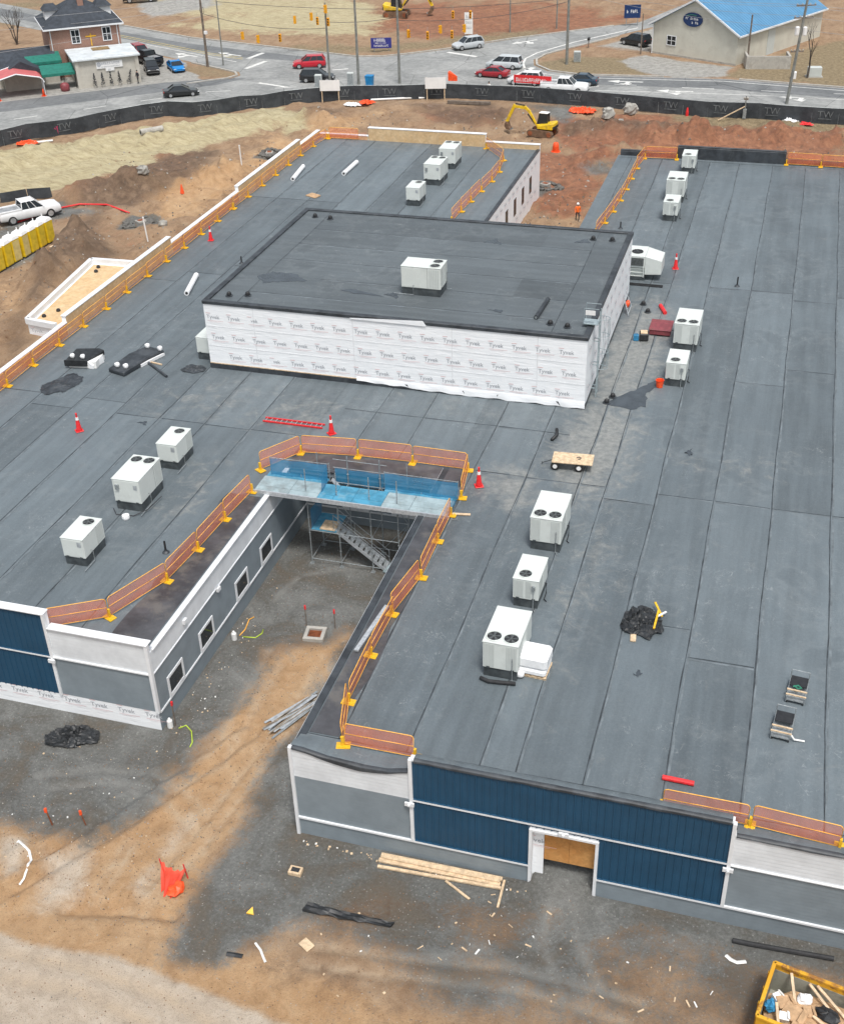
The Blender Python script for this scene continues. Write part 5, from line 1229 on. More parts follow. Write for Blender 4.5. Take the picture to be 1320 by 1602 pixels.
roll('membrane_roll', 'white wrapped roll lying on the left roof before the upper box', (-42.5, 77.0, ZR + .2), (-43.4, 80.6, ZR + .2), .2, 'poly_white', core_m='black')
roll('membrane_roll', 'white wrapped roll near the left edge of the far left roof', (-45.0, 105.0, ZR + .21), (-45.5, 109.0, ZR + .21), .21, 'poly_white', core_m='black')
roll('membrane_roll', 'white wrapped roll in the middle of the far left roof', (-40.8, 107.6, ZR + .21), (-40.8, 111.4, ZR + .21), .21, 'poly_white', core_m='black')
roll('membrane_roll', 'dark membrane roll lying on the upper roof near its right front corner', (-13.75, 68.1, BZ + .15), (-13.6, 71.1, BZ + .15), .14, 'flash', core_m='galv')
roll('plastic_sleeve', 'red plastic sleeve lying near the front edge of the right roof', (-1.6, 35.75, ZR + .11), (-.35, 35.72, ZR + .11), .11, 'red', 'sleeve')
roll('plastic_sleeve', 'faded red sleeve right of the wrapped upper wall', (-7.6, 82.9, ZR + .12), (-7.1, 81.6, ZR + .12), .14, 'red', 'sleeve')
# wrapped bundles of sheathing on the left roof
t = thing('sheeted_bundle', 'black covered bundle with white bags on top by the left roof edge', 'bundle', (-43.9, 64.6, ZR), R(8))
m = MB(); m.box(-1.0, .95, -.75, .75, .02, .5); m.build('stack', M['paper'], t)
m = MB(); m.prism([(-1.15, -.85), (.35, -.8), (1.02, .75), (.6, .95), (-1.05, .9)], .36, [.62, .6, .7, .74, .66]); m.build('black_cover', M['tarp_black'], t, bevel=.04)
m = MB(); m.prism([(.4, -.82), (1.05, .2), (1.1, .25), (.75, -.85)], .03, [.55, .6, .3, .25]); m.build('white_flap', M['poly_white'], t)
m = MB(); m.prism([(-1.2, -.95), (.3, -.9), (.35, -.82), (-1.15, -.86)], .2, .63); m.build('front_flap', M['tarp_black'], t)
for x, y in ((-.75, -.5), (.0, -.55)):
    m = MB(); lump(m, (x, y, .78), .32, .3, .32, 8); m.build('white_bag', M['poly_white'], t, smooth=True)
t = thing('sheeted_bundle', 'long grey covered bundle with white bags, right of the black one on the left roof', 'bundle', (-40.7, 65.5, ZR), R(-12))
m = MB(); m.prism([(-.7, -2.0), (.75, -2.1), (.8, .2), (.95, 1.9), (-.55, 1.9), (-.75, .2)], .02, [.3, .34, .42, .3, .36, .45]); m.build('grey_cover', M['flash'], t, bevel=.06)
m = MB(); m.prism([(.7, -.4), (1.0, 1.6), (1.1, 1.7), (.85, -.5)], .03, .22); m.build('white_flap', M['poly_white'], t)
m = MB(); m.box(.6, 1.9, .35, .45, .03, .1); m.build('timber', M['lumber'], t)
for x, y in ((-.2, -1.6), (.45, -1.5), (-.3, 1.65), (.75, 1.7)):
    m = MB(); lump(m, (x, y, .5), .36, .34, .34, 12); m.build('white_bag', M['poly_white'], t, smooth=True)
roll('membrane_roll', 'thin black membrane roll lying right of the long covered bundle', (-39.9, 65.6, ZR + .09), (-37.6, 63.9, ZR + .09), .09, 'flash', core_m='black')
crumple('membrane_scraps', 'black membrane scraps in front of the black covered bundle', -43.9, 61.3, ZR, 2.0, 3.0, .1, 9, 'flash', 'scraps', R(-25))
crumple('membrane_scraps', 'dark scraps beside the half hidden air conditioner', -36.4, 65.4, ZR, 1.6, 1.2, .12, 15, 'flash', 'scraps')
t = thing('steel_job_box', 'dark red steel box beside the twin-fan air conditioner', 'box', (-7.0, 78.6, ZR))
m = MB(); m.box(-.75, .7, -.85, .9, .1, .44); m.build('body', M['red_steel'], t, bevel=.03)
m = MB(); m.box(-.79, .74, -.89, .94, .441, .5); m.build('lid', M['red_steel'], t, bevel=.02)
m = MB()
for x in (-.6, .5):
    for y in (-.7, .7): m.box(x, x + .14, y, y + .14, 0.02, .1)
m.build('feet', M['black'], t)
t = thing('generator', 'small black machine with a pale lid, left of the dark red box', 'machine', (-8.0, 77.0, ZR), R(10))
m = MB(); m.box(-.3, .3, -.35, .35, .05, .55); m.build('body', M['black'], t, bevel=.04)
m = MB(); m.box(-.24, .24, -.28, .28, .551, .62); m.build('lid', M['lumber'], t, bevel=.03)
t = thing('jerry_can', 'small blue can beside the black machine', 'can', (-8.5, 76.75, ZR), R(10))
m = MB(); m.box(-.18, .18, -.12, .12, .02, .45); m.build('body', M['blue_net_solid'], t, bevel=.03)
m = MB(); m.path([(-.1, 0, .45), (-.1, 0, .54), (.1, 0, .54), (.1, 0, .45)], .02, 6); m.build('handle', M['blue_net_solid'], t)
t = thing('bucket', 'red bucket at the corner of the single-fan air conditioner', 'bucket', (-6.05, 70.1, ZR))
m = MB(); m.lathe([(.2, .02), (.26, .5), (.28, .51), (.25, .5), (.19, .08)], 14); m.build('pail', M['orange_red'], t)
m = MB(); m.path([(.26 * math.cos(a), .06, .5 + .2 * math.sin(a)) for a in [math.pi * k / 8 for k in range(9)]], .01, 5); m.build('handle', M['galv'], t)
t = thing('sawhorse_ladder', 'folded step ladder leaning at the right side of the wrapped upper wall', 'ladder', (-9.75, 81.6, ZR), R(0))
m = MB()
for y in (-.9, .9): m.beam((0.15, y * .9, 0.03), (-.3, y * .55, 1.3), .06, .04)
for k in range(4): m.beam((.13 - .1 * k, -.8 + .07 * k, .15 + .3 * k), (.13 - .1 * k, .8 - .07 * k, .15 + .3 * k), .04, .04)
m.build('rails', M['alu'], t)
m = MB(); lump(m, (.0, -.4, .75), .3, .5, .5, 4); m.build('red_cover', M['orange_red'], t, smooth=True)
# drains and vents, each one its own thing
k = 0
DR = [(-8.7, 68.0, ZR, 'black roof drain in front of the wet patch, the farther of two'), (-8.95, 67.15, ZR, 'black roof drain in front of the wet patch, the nearer of two'), (-8.85, 83.0, ZR, 'farther black roof drain right of the wrapped upper wall'), (-8.35, 81.7, ZR, 'nearer black roof drain right of the wrapped upper wall'),
 (-34.05, 67.3, BZ, 'left of the two roof drains at the near left corner of the upper roof'), (-32.85, 67.6, BZ, 'right of the two roof drains at the near left corner of the upper roof'), (-34.0, 83.0, BZ, 'left of the two roof drains at the far left corner of the upper roof'), (-32.7, 82.8, BZ, 'right of the two roof drains at the far left corner of the upper roof'),
 (-12.75, 67.6, BZ, 'left of the two roof drains at the near right corner of the upper roof'), (-11.65, 67.4, BZ, 'right of the two roof drains at the near right corner of the upper roof'), (-12.7, 82.7, BZ, 'left of the two roof drains at the far right corner of the upper roof'), (-11.35, 82.75, BZ, 'right of the two roof drains at the far right corner of the upper roof')]
dm = None
for x, y, z, lb in DR:
    t = thing('roof_drain', lb, 'drain', (x, y, z + .015), random.uniform(0, 2), 'domed black roof drains')
    if dm is None:
        m = MB(); m.lathe([(.24, 0), (.25, .04), (.17, .05)], 14); d1 = m.mesh('flange', M['flash'])
        m = MB(); m.lathe([(.16, .05), (.165, .14), (.13, .24), (.06, .29), (.01, .3)], 12); dm = m.mesh('dome', M['black'])
    put('flange', d1, t); put('dome', dm, t)
VP = [(-2.55, 88.0, ZR, .75, 'lone black vent pipe on the right roof past the cross seam'), (-12.9, 98.6, ZR, .6, 'black vent pipe behind the far right corner of the upper box'), (-28.3, 45.3, ZR, .7, 'black vent pipe beside the courtyard left barriers'), (-41.1, 84.1, ZR, .6, 'black vent pipe left of the upper box')]
for x, y, z, h, lb in VP:
    t = thing('vent_pipe', lb, 'pipe', (x, y, z), 0, 'black vent pipes on the roof')
    m = MB(); m.lathe([(.2, .015), (.18, .05), (.08, .12), (.07, .2)], 10); m.build('boot', M['flash'], t)
    m = MB(); m.lathe([(.055, .1), (.055, h), (.04, h), (.04, h - .1)], 10); m.build('pipe', M['black'], t)
m = MB(); m.path([(-11.3, 61.6, ZR + .08), (-11.1, 62.2, ZR + .14), (-11.2, 62.6, ZR + .3)], .1, 8); tag(m.build('tied_bag', M['tarp_black'], smooth=True), 'small black bundle lying on the seam left of the flatbed cart', 'bundle')
m = MB(); m.beam((-16.05, 40.1, ZR + .12), (-15.72, 43.7, ZR + .12), .22, .09); tag(m.build('steel_channel', M['alu']), 'pale metal channel leaning on the courtyard right edge', 'channel')
m = MB(); m.beam((-14.9, 52.4, ZR + .08), (-13.9, 52.6, ZR + .06), .16, .05); tag(m.build('wood_plank', M['lumber']), 'short wood plank right of the courtyard barriers', 'plank')
m = MB(); m.prism([(-42.2, 101.1), (-41.1, 100.6), (-40.8, 101.3), (-41.9, 102.0)], ZR + .02, [ZR + .1, ZR + .05, ZR + .12, ZR + .06]); tag(m.build('cardboard_sheet', M['cardboard']), 'flat cardboard piece on the far left roof', 'cardboard')
m = MB(); m.lathe([(.2, .02), (.22, .1), (.2, .24), (.12, .25), (.1, .1)], 12); o = m.build('tape_roll', M['poly_white']); o.location = (-31.9, 47.7, ZR); tag(o, 'white tape roll in front of the twin-fan air conditioner on the left roof', 'roll')
m = MB(); m.path([(-33.0, 48.35, ZR + .1), (-32.6, 47.9, ZR + .05), (-31.6, 48.0, ZR + .05), (-31.0, 48.6, ZR + .2), (-30.9, 50.0, ZR + .2)], .025, 5); tag(m.build('power_cord', M['wire_dark']), 'dark cord looped round the foot of the twin-fan air conditioner', 'cord')
m = MB(); m.path([(-10.1, 39.75, ZR + .12), (-9.7, 39.6, ZR + .13), (-9.2, 39.65, ZR + .12), (-8.5, 39.75, ZR + .12)], .09, 8); tag(m.build('black_hose', M['rubber'], smooth=True), 'black hose at the foot of the nearest twin-fan air conditioner', 'hose')

# ------------------------------------------------------------------ scaffold stair in the courtyard
t = thing('scaffold', 'scaffold stair tower with blue netted bridge deck across the courtyard', 'scaffold', (0, 0, 0))
stx = (-25.0, -23.3, -21.5, -19.6, -18.0); sty = (52.5, 54.4)
for x in (-23.3, -21.5, -19.6, -18.0):
    for y in sty:
        m = MB(); m.tube((x, y, 0.05), (x, y, 6.3 if y > 53 or x > -22 else 6.3), .03, 6)
        for z in (.1, 1.1, 2.1, 3.1, 4.1, 5.1): m.lathe([(.06, z), (.06, z + .02)], 6, (x, y, 0))
        m.box(x - .12, x + .12, y - .12, y + .12, -.05, .05); m.build('standard', M['galv'], t)
for z in (.35, 2.3, 4.5):
    for y in sty:
        m = MB(); m.tube((-23.3, y, z), (-18.0, y, z), .024, 6); m.build('ledger', M['galv'], t)
    for x in (-23.3, -21.5, -19.6, -18.0):
        m = MB(); m.tube((x, 52.5, z), (x, 54.4, z), .024, 6); m.build('transom', M['galv'], t)
for a, b in (((-23.3, 54.4, .35), (-21.5, 54.4, 2.3)), ((-19.6, 54.4, .35), (-18, 54.4, 2.3)), ((-21.5, 54.4, 2.3), (-23.3, 54.4, 4.5)), ((-18.0, 54.4, 2.3), (-19.6, 54.4, 4.5)), ((-18.0, 52.5, .4), (-18.0, 54.4, 2.3))):
    m = MB(); m.tube(a, b, .022, 6); m.build('brace', M['galv'], t)
# bridge deck of planks
M['deck_pale'] = simple('grey_deck_sheet', (0.3, 0.38, 0.4), 0.6, 0.15, 1.5, dirt=(0.2, 0.22, 0.22)); M['deck_blue'] = simple('light_blue_deck', (0.06, 0.25, 0.38), 0.55, 0.2, 1.5, dirt=(0.2, 0.35, 0.42))
dz = 4.86
dxs = [-26.2, -24.2, -22.5, -21.6, -20.5, -18.8, -17.2, -15.0]
for i, (a, b) in enumerate(zip(dxs, dxs[1:])):
    y1 = 53.55 if a != -21.6 else 53.5
    for k in range(3):
        y0_ = 51.95 + k * .54
        m = MB(); m.box(a + .01, b - .01, y0_, y0_ + .525, dz - .05, dz + (.004 * (k % 2))); m.build('deck_plank', M['deck_blue' if 2 <= i <= 4 else 'deck_pale'], t)
m = MB(); m.box(-26.1, -22.5, 53.56, 54.1, dz - .05, dz); m.build('rear_plank', M['deck_blue'], t); m = MB(); m.box(-19.1, -15.0, 53.56, 54.0, dz - .05, dz); m.build('rear_plank', M['deck_blue'], t)
m = MB(); m.box(-26.3, -14.9, 51.86, 51.94, dz - .2, dz + .06); m.build('deck_edge_beam', M['alu'], t)
m = MB()
for x in [-26 + 1.1 * k for k in range(11)]: m.tube((x, 51.9, dz - .2), (x + .55, 51.9, dz - .02), .015, 5)
m.build('edge_lattice', M['galv'], t)
def net(a, b, z0, z1, name='netting'):
    m = MB(); n = 8; rings = []
    for k in range(n + 1):
        p = Vector(a).lerp(Vector(b), k / n); j = .05 * math.sin(k * 2.1)
        rings.append([(p.x + j * .3, p.y + j, z0), (p.x, p.y - j * .4, (z0 + z1) / 2), (p.x, p.y, z1 + .03 * math.sin(k * 1.7))])
    m.loft(rings, cap=False, closed=False); m.build(name, M['blue_net'], t, smooth=True)
net((-25.9, 53.75, 0), (-22.5, 53.85, 0), dz, dz + 1.05); net((-22.5, 53.85, 0), (-22.4, 52.6, 0), dz, dz + 1.0); net((-22.3, 54.5, 0), (-19.4, 54.5, 0), dz - .5, dz + .5); net((-19.1, 53.75, 0), (-14.9, 53.75, 0), dz, dz + 1.05); net((-14.9, 53.75, 0), (-14.9, 52.2, 0), dz + .1, dz + .7)
net((-23.2, 52.6, 0), (-23.2, 54.3, 0), 2.3, 3.6)
m = MB(); m.poly([(-23.2, 52.5, 2.36), (-21.7, 52.5, 2.36), (-21.7, 54.3, 2.36), (-23.2, 54.3, 2.36)]); m.build('blue_landing_sheet', M['deck_blue'], t)
for z in (dz + .55, dz + 1.08):
    for a, b in (((-25.9, 53.8), (-22.4, 53.9)), ((-19.1, 53.8), (-14.9, 53.8)), ((-22.4, 54.5), (-19.2, 54.5))):
        m = MB(); m.tube((a[0], a[1], z), (b[0], b[1], z), .022, 6); m.build('guard_rail', M['galv'], t)
for x, y in ((-25.9, 53.8), (-24.1, 53.85), (-22.4, 53.9), (-19.1, 53.8), (-17.0, 53.8), (-14.9, 53.8)):
    m = MB(); m.tube((x, y, dz), (x, y, dz + 1.15), .026, 6); m.build('guard_post', M['galv'], t)
# stair flight
sa, sb = Vector((-21.9, 53.0, 2.45)), Vector((-18.9, 53.0, .1))
for y in (52.68, 53.36):
    m = MB(); m.beam((sa.x, y, sa.z), (sb.x, y, sb.z), .05, .18); m.build('stair_stringer', M['alu'], t)
    m = MB(); m.tube((sa.x, y, sa.z + .95), (sb.x, y, sb.z + .95), .02, 6); m.tube((sa.x, y, sa.z + .5), (sb.x, y, sb.z + .5), .018, 6)
    for k in range(4): p = sa.lerp(sb, k / 3); m.tube((p.x, y, p.z), (p.x, y, p.z + .95), .018, 5)
    m.build('handrail', M['galv'], t)
for k in range(11):
    p = sa.lerp(sb, (k + .5) / 11); m = MB(); m.box(p.x - .13, p.x + .13, 52.71, 53.33, p.z - .02, p.z + .02); m.build('tread', M['alu'], t)
m = MB(); m.box(-22.7, -21.8, 52.55, 53.5, 2.4, 2.45); m.build('landing_plank', M['lumber'], t)
m = MB(); m.beam((-20.9, 54.2, 3.0), (-22.4, 54.2, 4.8), .3, .05); m.build('upper_stair', M['alu'], t)
m = MB(); m.obox((-18.35, 53.3, .17), .95, 1.9, .08, R(-12)); tag(m.build('plywood_ramp', M['deck_pale']), 'pale plank ramp at the foot of the scaffold stair', 'ramp')

# ------------------------------------------------------------------ caged ladder on the right side of the upper box
t = thing('caged_ladder', 'galvanised caged ladder fixed to the right side of the wrapped upper wall', 'ladder', (-10.1, 68.0, ZR))
M['ladder_grey'] = simple('ladder_grey', (0.28, 0.34, 0.36), 0.5, 0.15, 5)
for y in (-.25, .25):
    m = MB(); m.beam((.35, y, 0.03), (.35, y, 5.8), .05, .07); m.build('rail', M['ladder_grey'], t)
for k in range(17):
    m = MB(); m.tube((.35, -.23, .3 + .3 * k), (.35, .23, .3 + .3 * k), .016, 5); m.build('rung', M['ladder_grey'], t)
for z in (2.0, 3.1, 4.2, 5.3):
    m = MB(); m.path([(.35 + .62 * math.sin(a), -.36 * math.cos(a), z) for a in [math.pi * k / 10 for k in range(11)]], .018, 5); m.build('cage_hoop', M['ladder_grey'], t)
for a in (.5, 1.05, math.pi / 2, 2.1, 2.64):
    m = MB(); m.tube((.35 + .62 * math.sin(a), -.36 * math.cos(a), 2.0), (.35 + .62 * math.sin(a), -.36 * math.cos(a), 5.3), .012, 4); m.build('cage_bar', M['ladder_grey'], t)
for z in (.6, 2.2, 3.8):
    m = MB(); m.box(.03, .33, -.24, -.2, z, z + .05); m.box(.03, .33, .2, .24, z, z + .05); m.build('bracket', M['ladder_grey'], t)
m = MB(); m.box(-.65, .3, -.4, .4, 4.95, 5.0); m.build('landing', M['ladder_grey'], t)
m = MB(); m.path([(-.6, -.42, 5.0), (-.6, -.42, 6.0), (.3, -.42, 6.0)], .022, 5); m.path([(-.6, .42, 5.0), (-.6, .42, 6.0), (.3, .42, 6.0)], .022, 5); m.build('guard_rail', M['ladder_grey'], t)
m = MB(); m.box(-.5, .1, -.46, -.44, 5.6, 5.9); m.build('safety_sign', M['sign_white'], t)

# ------------------------------------------------------------------ things on the near ground
def onground(o, x, y, rz=0.0, dz=0.0):
    o.location = (x, y, gz(x, y) + dz); o.rotation_euler = (0, 0, rz); return o
# timber along the right wing front
def plank(a, b, w, h, label, mat='lumber', z=0.05, name='timber_length', cat='timber', grp=None):
    m = MB(); za = zb = max(gz(*a[:2]), gz(*b[:2]), gz((a[0] + b[0]) / 2, (a[1] + b[1]) / 2)); m.beam((a[0], a[1], za + z), (b[0], b[1], zb + z), w, h)
    return tag(m.build(name, M[mat], bevel=.006), label, cat, grp)
GT = 'timber lengths along the right wing wall'
plank((-12.7, 32.95), (-7.45, 33.02), .2, .09, 'longest pale timber nearest the navy wall', z=.06, grp=GT); plank((-12.72, 32.66), (-7.47, 32.73), .2, .09, 'second pale timber alongside the longest one', z=.06, grp=GT); plank((-12.66, 32.82), (-7.5, 32.86), .2, .08, 'pale timber lying on top of the pair by the navy wall', z=.15, grp=GT)
plank((-12.65, 32.3), (-7.4, 32.55), .13, .09, 'thin pale timber lying at an angle in front of the longer ones', z=.07, grp=GT); plank((-9.69, 32.31, 0.00), (-8.50, 31.66, 0.00), .1, .06, 'short stick pointing away from the timber pile', grp=GT); plank((-7.35, 32.99, 0.00), (-7.30, 31.56, 0.00), .1, .06, 'short stick at the right end of the timber pile', grp=GT)
k = 0
m = MB(); pr = MB(); rnd = random.Random(3)
m = MB(); m.obox((0, 0, .03), .55, .4, .03, .0); o = m.build('plywood_offcut', M['lumber']); onground(o, *(-14.13, 27.86, 0.00)[:2], R(-30)); tag(o, 'pale plywood square lying on the dirt below the black sheeting roll', 'plywood')
t = thing('wood_block', 'small open wooden block on the gravel left of the timber', 'block', (-15.87, 31.11, 0.00)); t.location.z = gz(*(-15.87, 31.11, 0.00)[:2])
m = MB(); m.box(-.28, .28, -.2, .2, .01, .2); m.build('body', M['lumber'], t, bevel=.01); m = MB(); m.box(-.18, .18, -.11, .11, .201, .21); m.build('shade_plate', M['rubber'], t)  # thin dark plate on the solid block imitates the shade of a hollow
# long black sheeting roll
m = MB(); pts = [Vector((-14.81, 29.49, 0.00)).lerp(Vector((-11.14, 29.63, 0.00)), i / 14) for i in range(15)]; rings = []
for i, p in enumerate(pts):
    r0 = .2 - .09 * i / 14 + .015 * math.sin(i * 2.3); z0 = gz(p.x, p.y)
    rings.append([(p.x + .05 * math.cos(a), p.y + r0 * math.cos(a) * (1.15 + .12 * math.sin(i * 1.9 + a)), z0 + .03 + max(0, r0 * .55 * (1 + math.sin(a)) * (.8 + .25 * math.sin(3 * a + i)))) for a in [2 * math.pi * k / 10 for k in range(10)]])
m.loft(rings); tag(m.build('sheeting_roll', M['tarp_black']), 'long roll of black plastic sheeting lying on the dirt', 'sheeting')
o = crumple('crumpled_sheeting', 'crumpled black plastic heap on the ground before the left wing', -29.3, 35.9, gz(-29.3, 35.9), 2.6, 1.5, .34, 21, rz=R(20))
# stack of grey metal flashings
t = thing('metal_flashing_stack', 'loose stack of grey metal trim lengths on the dirt strip', 'metal trim', (-19.55, 40.2, gz(-19.55, 40.2)), R(62))
for i in range(9):
    m = MB(); L = random.uniform(2.6, 3.8); m.obox((random.uniform(-.25, .25), -.4 + .1 * i, .06 + .03 * (i % 3)), L, .12, .02, random.uniform(-.12, .12)); m.build('trim_length', M['alu' if i % 3 else 'galv'], t)
for i in range(4):
    m = MB(); m.obox((random.uniform(-.3, .3), -.3 + .18 * i, .16), 3.2, .04, .03, random.uniform(-.2, .2)); m.build('purple_strip', M['old_wood'], t)
# grated pit
t = thing('drain_pit', 'square concrete drain pit with a rusty grate in the courtyard', 'drain', (-20.75, 46.2, gz(-20.75, 46.2)), R(8))
M['rust'] = simple('rusty_iron', (0.24, 0.075, 0.03), 0.8, 0.35, 3, dirt=(0.1, 0.05, 0.03))
m = MB()
for a in ((-.55, .55, -.55, -.35), (-.55, .55, .35, .55), (-.55, -.35, -.35, .35), (.35, .55, -.35, .35)): m.box(*a, -.1, .3)
m.build('rim', M['concrete'], t, bevel=.02); m = MB(); m.box(-.35, .35, -.35, .35, -.1, .14); m.build('grate_plate', M['rust'], t)
for kk in range(6):
    m = MB(); m.box(-.33, .33, -.3 + kk * .11, -.25 + kk * .11, .14, .2); m.build('grate_bar', M['rust'], t)
def stake(x, y, h, label, col='wood', flag=None, grp='survey stakes', z=None, tilt=0.0):
    z = gz(x, y) if z is None else z
    t = thing('survey_stake', label, 'stake', (x, y, z), random.uniform(0, 2), grp)
    m = MB(); m.beam((0, 0, -.1), (tilt, 0, h), .05, .05); m.build('post', M[col], t)
    if flag:
        m = MB(); m.prism([(tilt - .05, -.05), (tilt + .07, -.04), (tilt + .05, .05), (tilt - .04, .04)], h - .2, h + .03); m.build('flag', M[flag], t)
M['wood'] = M['lumber']; M['white_pipe'] = M['sign_white']
stake(*(-27.27, 30.80, 0.00)[:2], 1.0, 'orange flagged stake on the dark gravel at the left, the taller one', 'rust', 'orange_red', tilt=-.15); stake(*(-25.84, 31.19, 0.00)[:2], .9, 'orange flagged stake right of the taller one on the gravel', 'rust', 'orange_red', tilt=-.12)
stake(-21.5, 46.9, 1.3, 'red tipped stake left of the courtyard drain pit', 'pole_wood', 'red'); stake(-19.9, 47.0, 1.2, 'red tipped stake right of the courtyard drain pit', 'pole_wood', 'red'); stake(*(-24.85, 38.00, 0.00)[:2], 1.5, 'red tipped stake at the left wing corner', 'pole_wood', 'red')
def bottle(x, y, label):
    m = MB(); m.lathe([(.1, .0), (.14, .02), (.14, .42), (.08, .5), (.06, .56)], 12); o = m.build('white_canister', M['sign_white']); onground(o, x, y); tag(o, label, 'canister')
bottle(*(-25.05, 37.86, 0.00)[:2], 'white canister at the foot of the left wing corner'); bottle(*(-24.81, 44.87, 0.00)[:2], 'white canister at the courtyard left wall')
M['lime'] = simple('lime_hose', (0.45, 0.6, 0.05), 0.5, 0.15, 4); M['orange_cord'] = M['orange_tube']
for pts, mat, lb in (([(-24.60, 37.84, 0.00), (-24.32, 38.10, 0.00), (-23.90, 37.80, 0.00), (-23.46, 37.01, 0.00), (-23.44, 36.70, 0.00)], 'lime', 'lime green hose on the gravel by the left wing corner'), ([(-24.45, 45.13, 0.00), (-23.72, 45.16, 0.00), (-23.56, 45.64, 0.00), (-23.65, 46.02, 0.00)], 'lime', 'lime green hose by the courtyard left wall'), ([(-24.66, 45.19, 0.00), (-24.58, 45.77, 0.00), (-24.72, 46.60, 0.00), (-24.54, 46.88, 0.00)], 'orange_cord', 'orange cord coming off the courtyard left wall')):
    m = MB(); m.path([(p[0], p[1], gz(p[0], p[1]) + .04) for p in pts], .03, 6); tag(m.build('hose', M[mat], smooth=True), lb, 'hose')
M['heap_net'] = net_material('red_orange_net', (0.85, 0.05, 0.02), .75)
# small heap of bright orange safety netting
t = thing('netting_heap', 'bright red-orange safety netting slumped between two stakes on the dirt', 'netting', (-20.67, 29.14, 0.00)); tx, ty = t.location.x, t.location.y; t.location.z = gz(tx, ty)
for x in (-.55, .55):
    m = MB(); m.beam((x, .5, -.1), (x - .15, .55, .8), .04, .04); m.build('stake', M['red'], t)
m = MB(); rings = []
for i in range(13):
    x = -.6 + 1.2 * i / 12; rings.append([(x, .5 + .08 * math.sin(i * 2), .7 - .35 * math.sin(math.pi * i / 12)), (x * .8 + .05 * math.sin(i * 3), .1 + .1 * math.sin(i * 1.3), .35), (x * .5 + .1, -.5 + .2 * math.sin(i * 1.1), .06)])
m.loft(rings, cap=False, closed=False); m.build('net', M['heap_net'], t, fixn=False)
m = MB(); lump(m, (.35, -.25, .15), .6, .7, .35, 6, 10, .3); m.build('net_bundle', M['orange_red'], t)
# wavy white strap, yellow rag, grey plastic scraps
def ribbon(pts, w, label, mat, name, cat):
    m = MB(); rings = []
    for i, p in enumerate(pts):
        q = Vector(pts[min(i + 1, len(pts) - 1)]) - Vector(pts[max(i - 1, 0)]); nn = Vector((-q.y, q.x, 0)).normalized() * w / 2; z = gz(p[0], p[1]) + .05
        rings.append([(p[0] - nn.x, p[1] - nn.y, z), (p[0], p[1], z + .04), (p[0] + nn.x, p[1] + nn.y, z)])
    m.loft(rings, cap=False, closed=False); tag(m.build(name, M[mat], fixn=False), label, cat)
ribbon([(-27.96, 29.29, 0.00), (-27.59, 29.10, 0.00), (-27.27, 29.00, 0.00), (-27.03, 28.70, 0.00), (-26.92, 28.37, 0.00), (-26.82, 27.98, 0.00), (-26.82, 27.77, 0.00), (-26.89, 27.50, 0.00)], .11, 'wavy white strap on the pale sand at the left', 'paper', 'strap', 'strap')
ribbon([(-16.09, 27.35, 0.00), (-15.78, 27.13, 0.00), (-15.57, 26.88, 0.00), (-15.37, 26.66, 0.00)], .1, 'pale plastic scrap on the dirt below the flagged area', 'paper', 'plastic_scrap', 'scrap'); ribbon([(1.72, 31.74, 0.00), (1.91, 31.58, 0.00), (2.15, 31.50, 0.00), (2.48, 31.65, 0.00)], .16, 'pale crumpled plastic left of the yellow dumpster', 'paper', 'plastic_scrap', 'scrap')
ribbon([(-17.01, 26.63, 0.00), (-16.67, 26.67, 0.00), (-16.34, 26.67, 0.00)], .2, 'small black plastic scrap on the dirt', 'tarp_black', 'plastic_scrap', 'scrap')
m = MB(); m.prism([(-.15, -.12), (.16, -.1), (.02, .16)], 0.03, [.1, .06, .2]); o = m.build('yellow_marker', M['yellow']); onground(o, *(-16.88, 28.73, 0.00)[:2]); tag(o, 'small yellow marker on the gravel', 'marker')
m = MB(); pts = [(1.91, 32.47, 0.00), (2.76, 32.49, 0.00), (3.96, 32.54, 0.00), (5.69, 32.63, 0.00)]; m.path([(p[0], p[1], gz(p[0], p[1]) + .09) for p in pts], .1, 8); tag(m.build('black_pipe', M['rubber']), 'black corrugated pipe lying along the right wing wall foot', 'pipe')
# litter: countless little offcuts
m = MB(); rnd = random.Random(11)
def bits(n, P, smin, smax, thin):
    xs0 = [p[0] for p in P]; ys0 = [p[1] for p in P]; k = 0
    px = np.array([rnd.uniform(min(xs0), max(xs0)) for _ in range(n * 4)]); py = np.array([rnd.uniform(min(ys0), max(ys0)) for _ in range(n * 4)])
    ok = poly_sd(px, py, P) > 0; px = px[ok][:n]; py = py[ok][:n]; pz = ground_height(px, py)
    for x, y, z in zip(px, py, pz):
        s = rnd.uniform(smin, smax); m.obox((x, y, z + .03), s, s * (rnd.uniform(.12, .3) if thin else rnd.uniform(.5, 1)), .03, rnd.uniform(0, 6.3), rnd.choice((0, 0, 1)))
bits(14, [(-10.70, 31.35, 0.00), (-5.40, 32.81, 0.00), (-4.79, 29.80, 0.00), (-9.81, 28.41, 0.00)], .06, .28, True); bits(60, [(-16.28, 32.65, 0.00), (-6.41, 32.53, 0.00), (-6.19, 32.76, 0.00), (-16.38, 32.92, 0.00)], .03, .11, False); bits(24, [(-15.26, 30.79, 0.00), (2.09, 31.69, 0.00), (-3.33, 27.33, 0.00), (-12.82, 25.81, 0.00)], .03, .1, False)
bits(40, [(-25.00, 37.27, 0.00), (-25.31, 50.71, 0.00), (-24.14, 49.75, 0.00), (-23.61, 37.19, 0.00)], .03, .09, False); bits(40, [(-32.82, 35.18, 0.00), (-23.23, 36.41, 0.00), (-20.91, 28.56, 0.00), (-27.36, 26.79, 0.00)], .03, .09, False); bits(10, [(-4.31, 29.93, 0.00), (2.13, 31.11, 0.00), (2.30, 28.90, 0.00), (-3.78, 27.21, 0.00)], .1, .35, True)
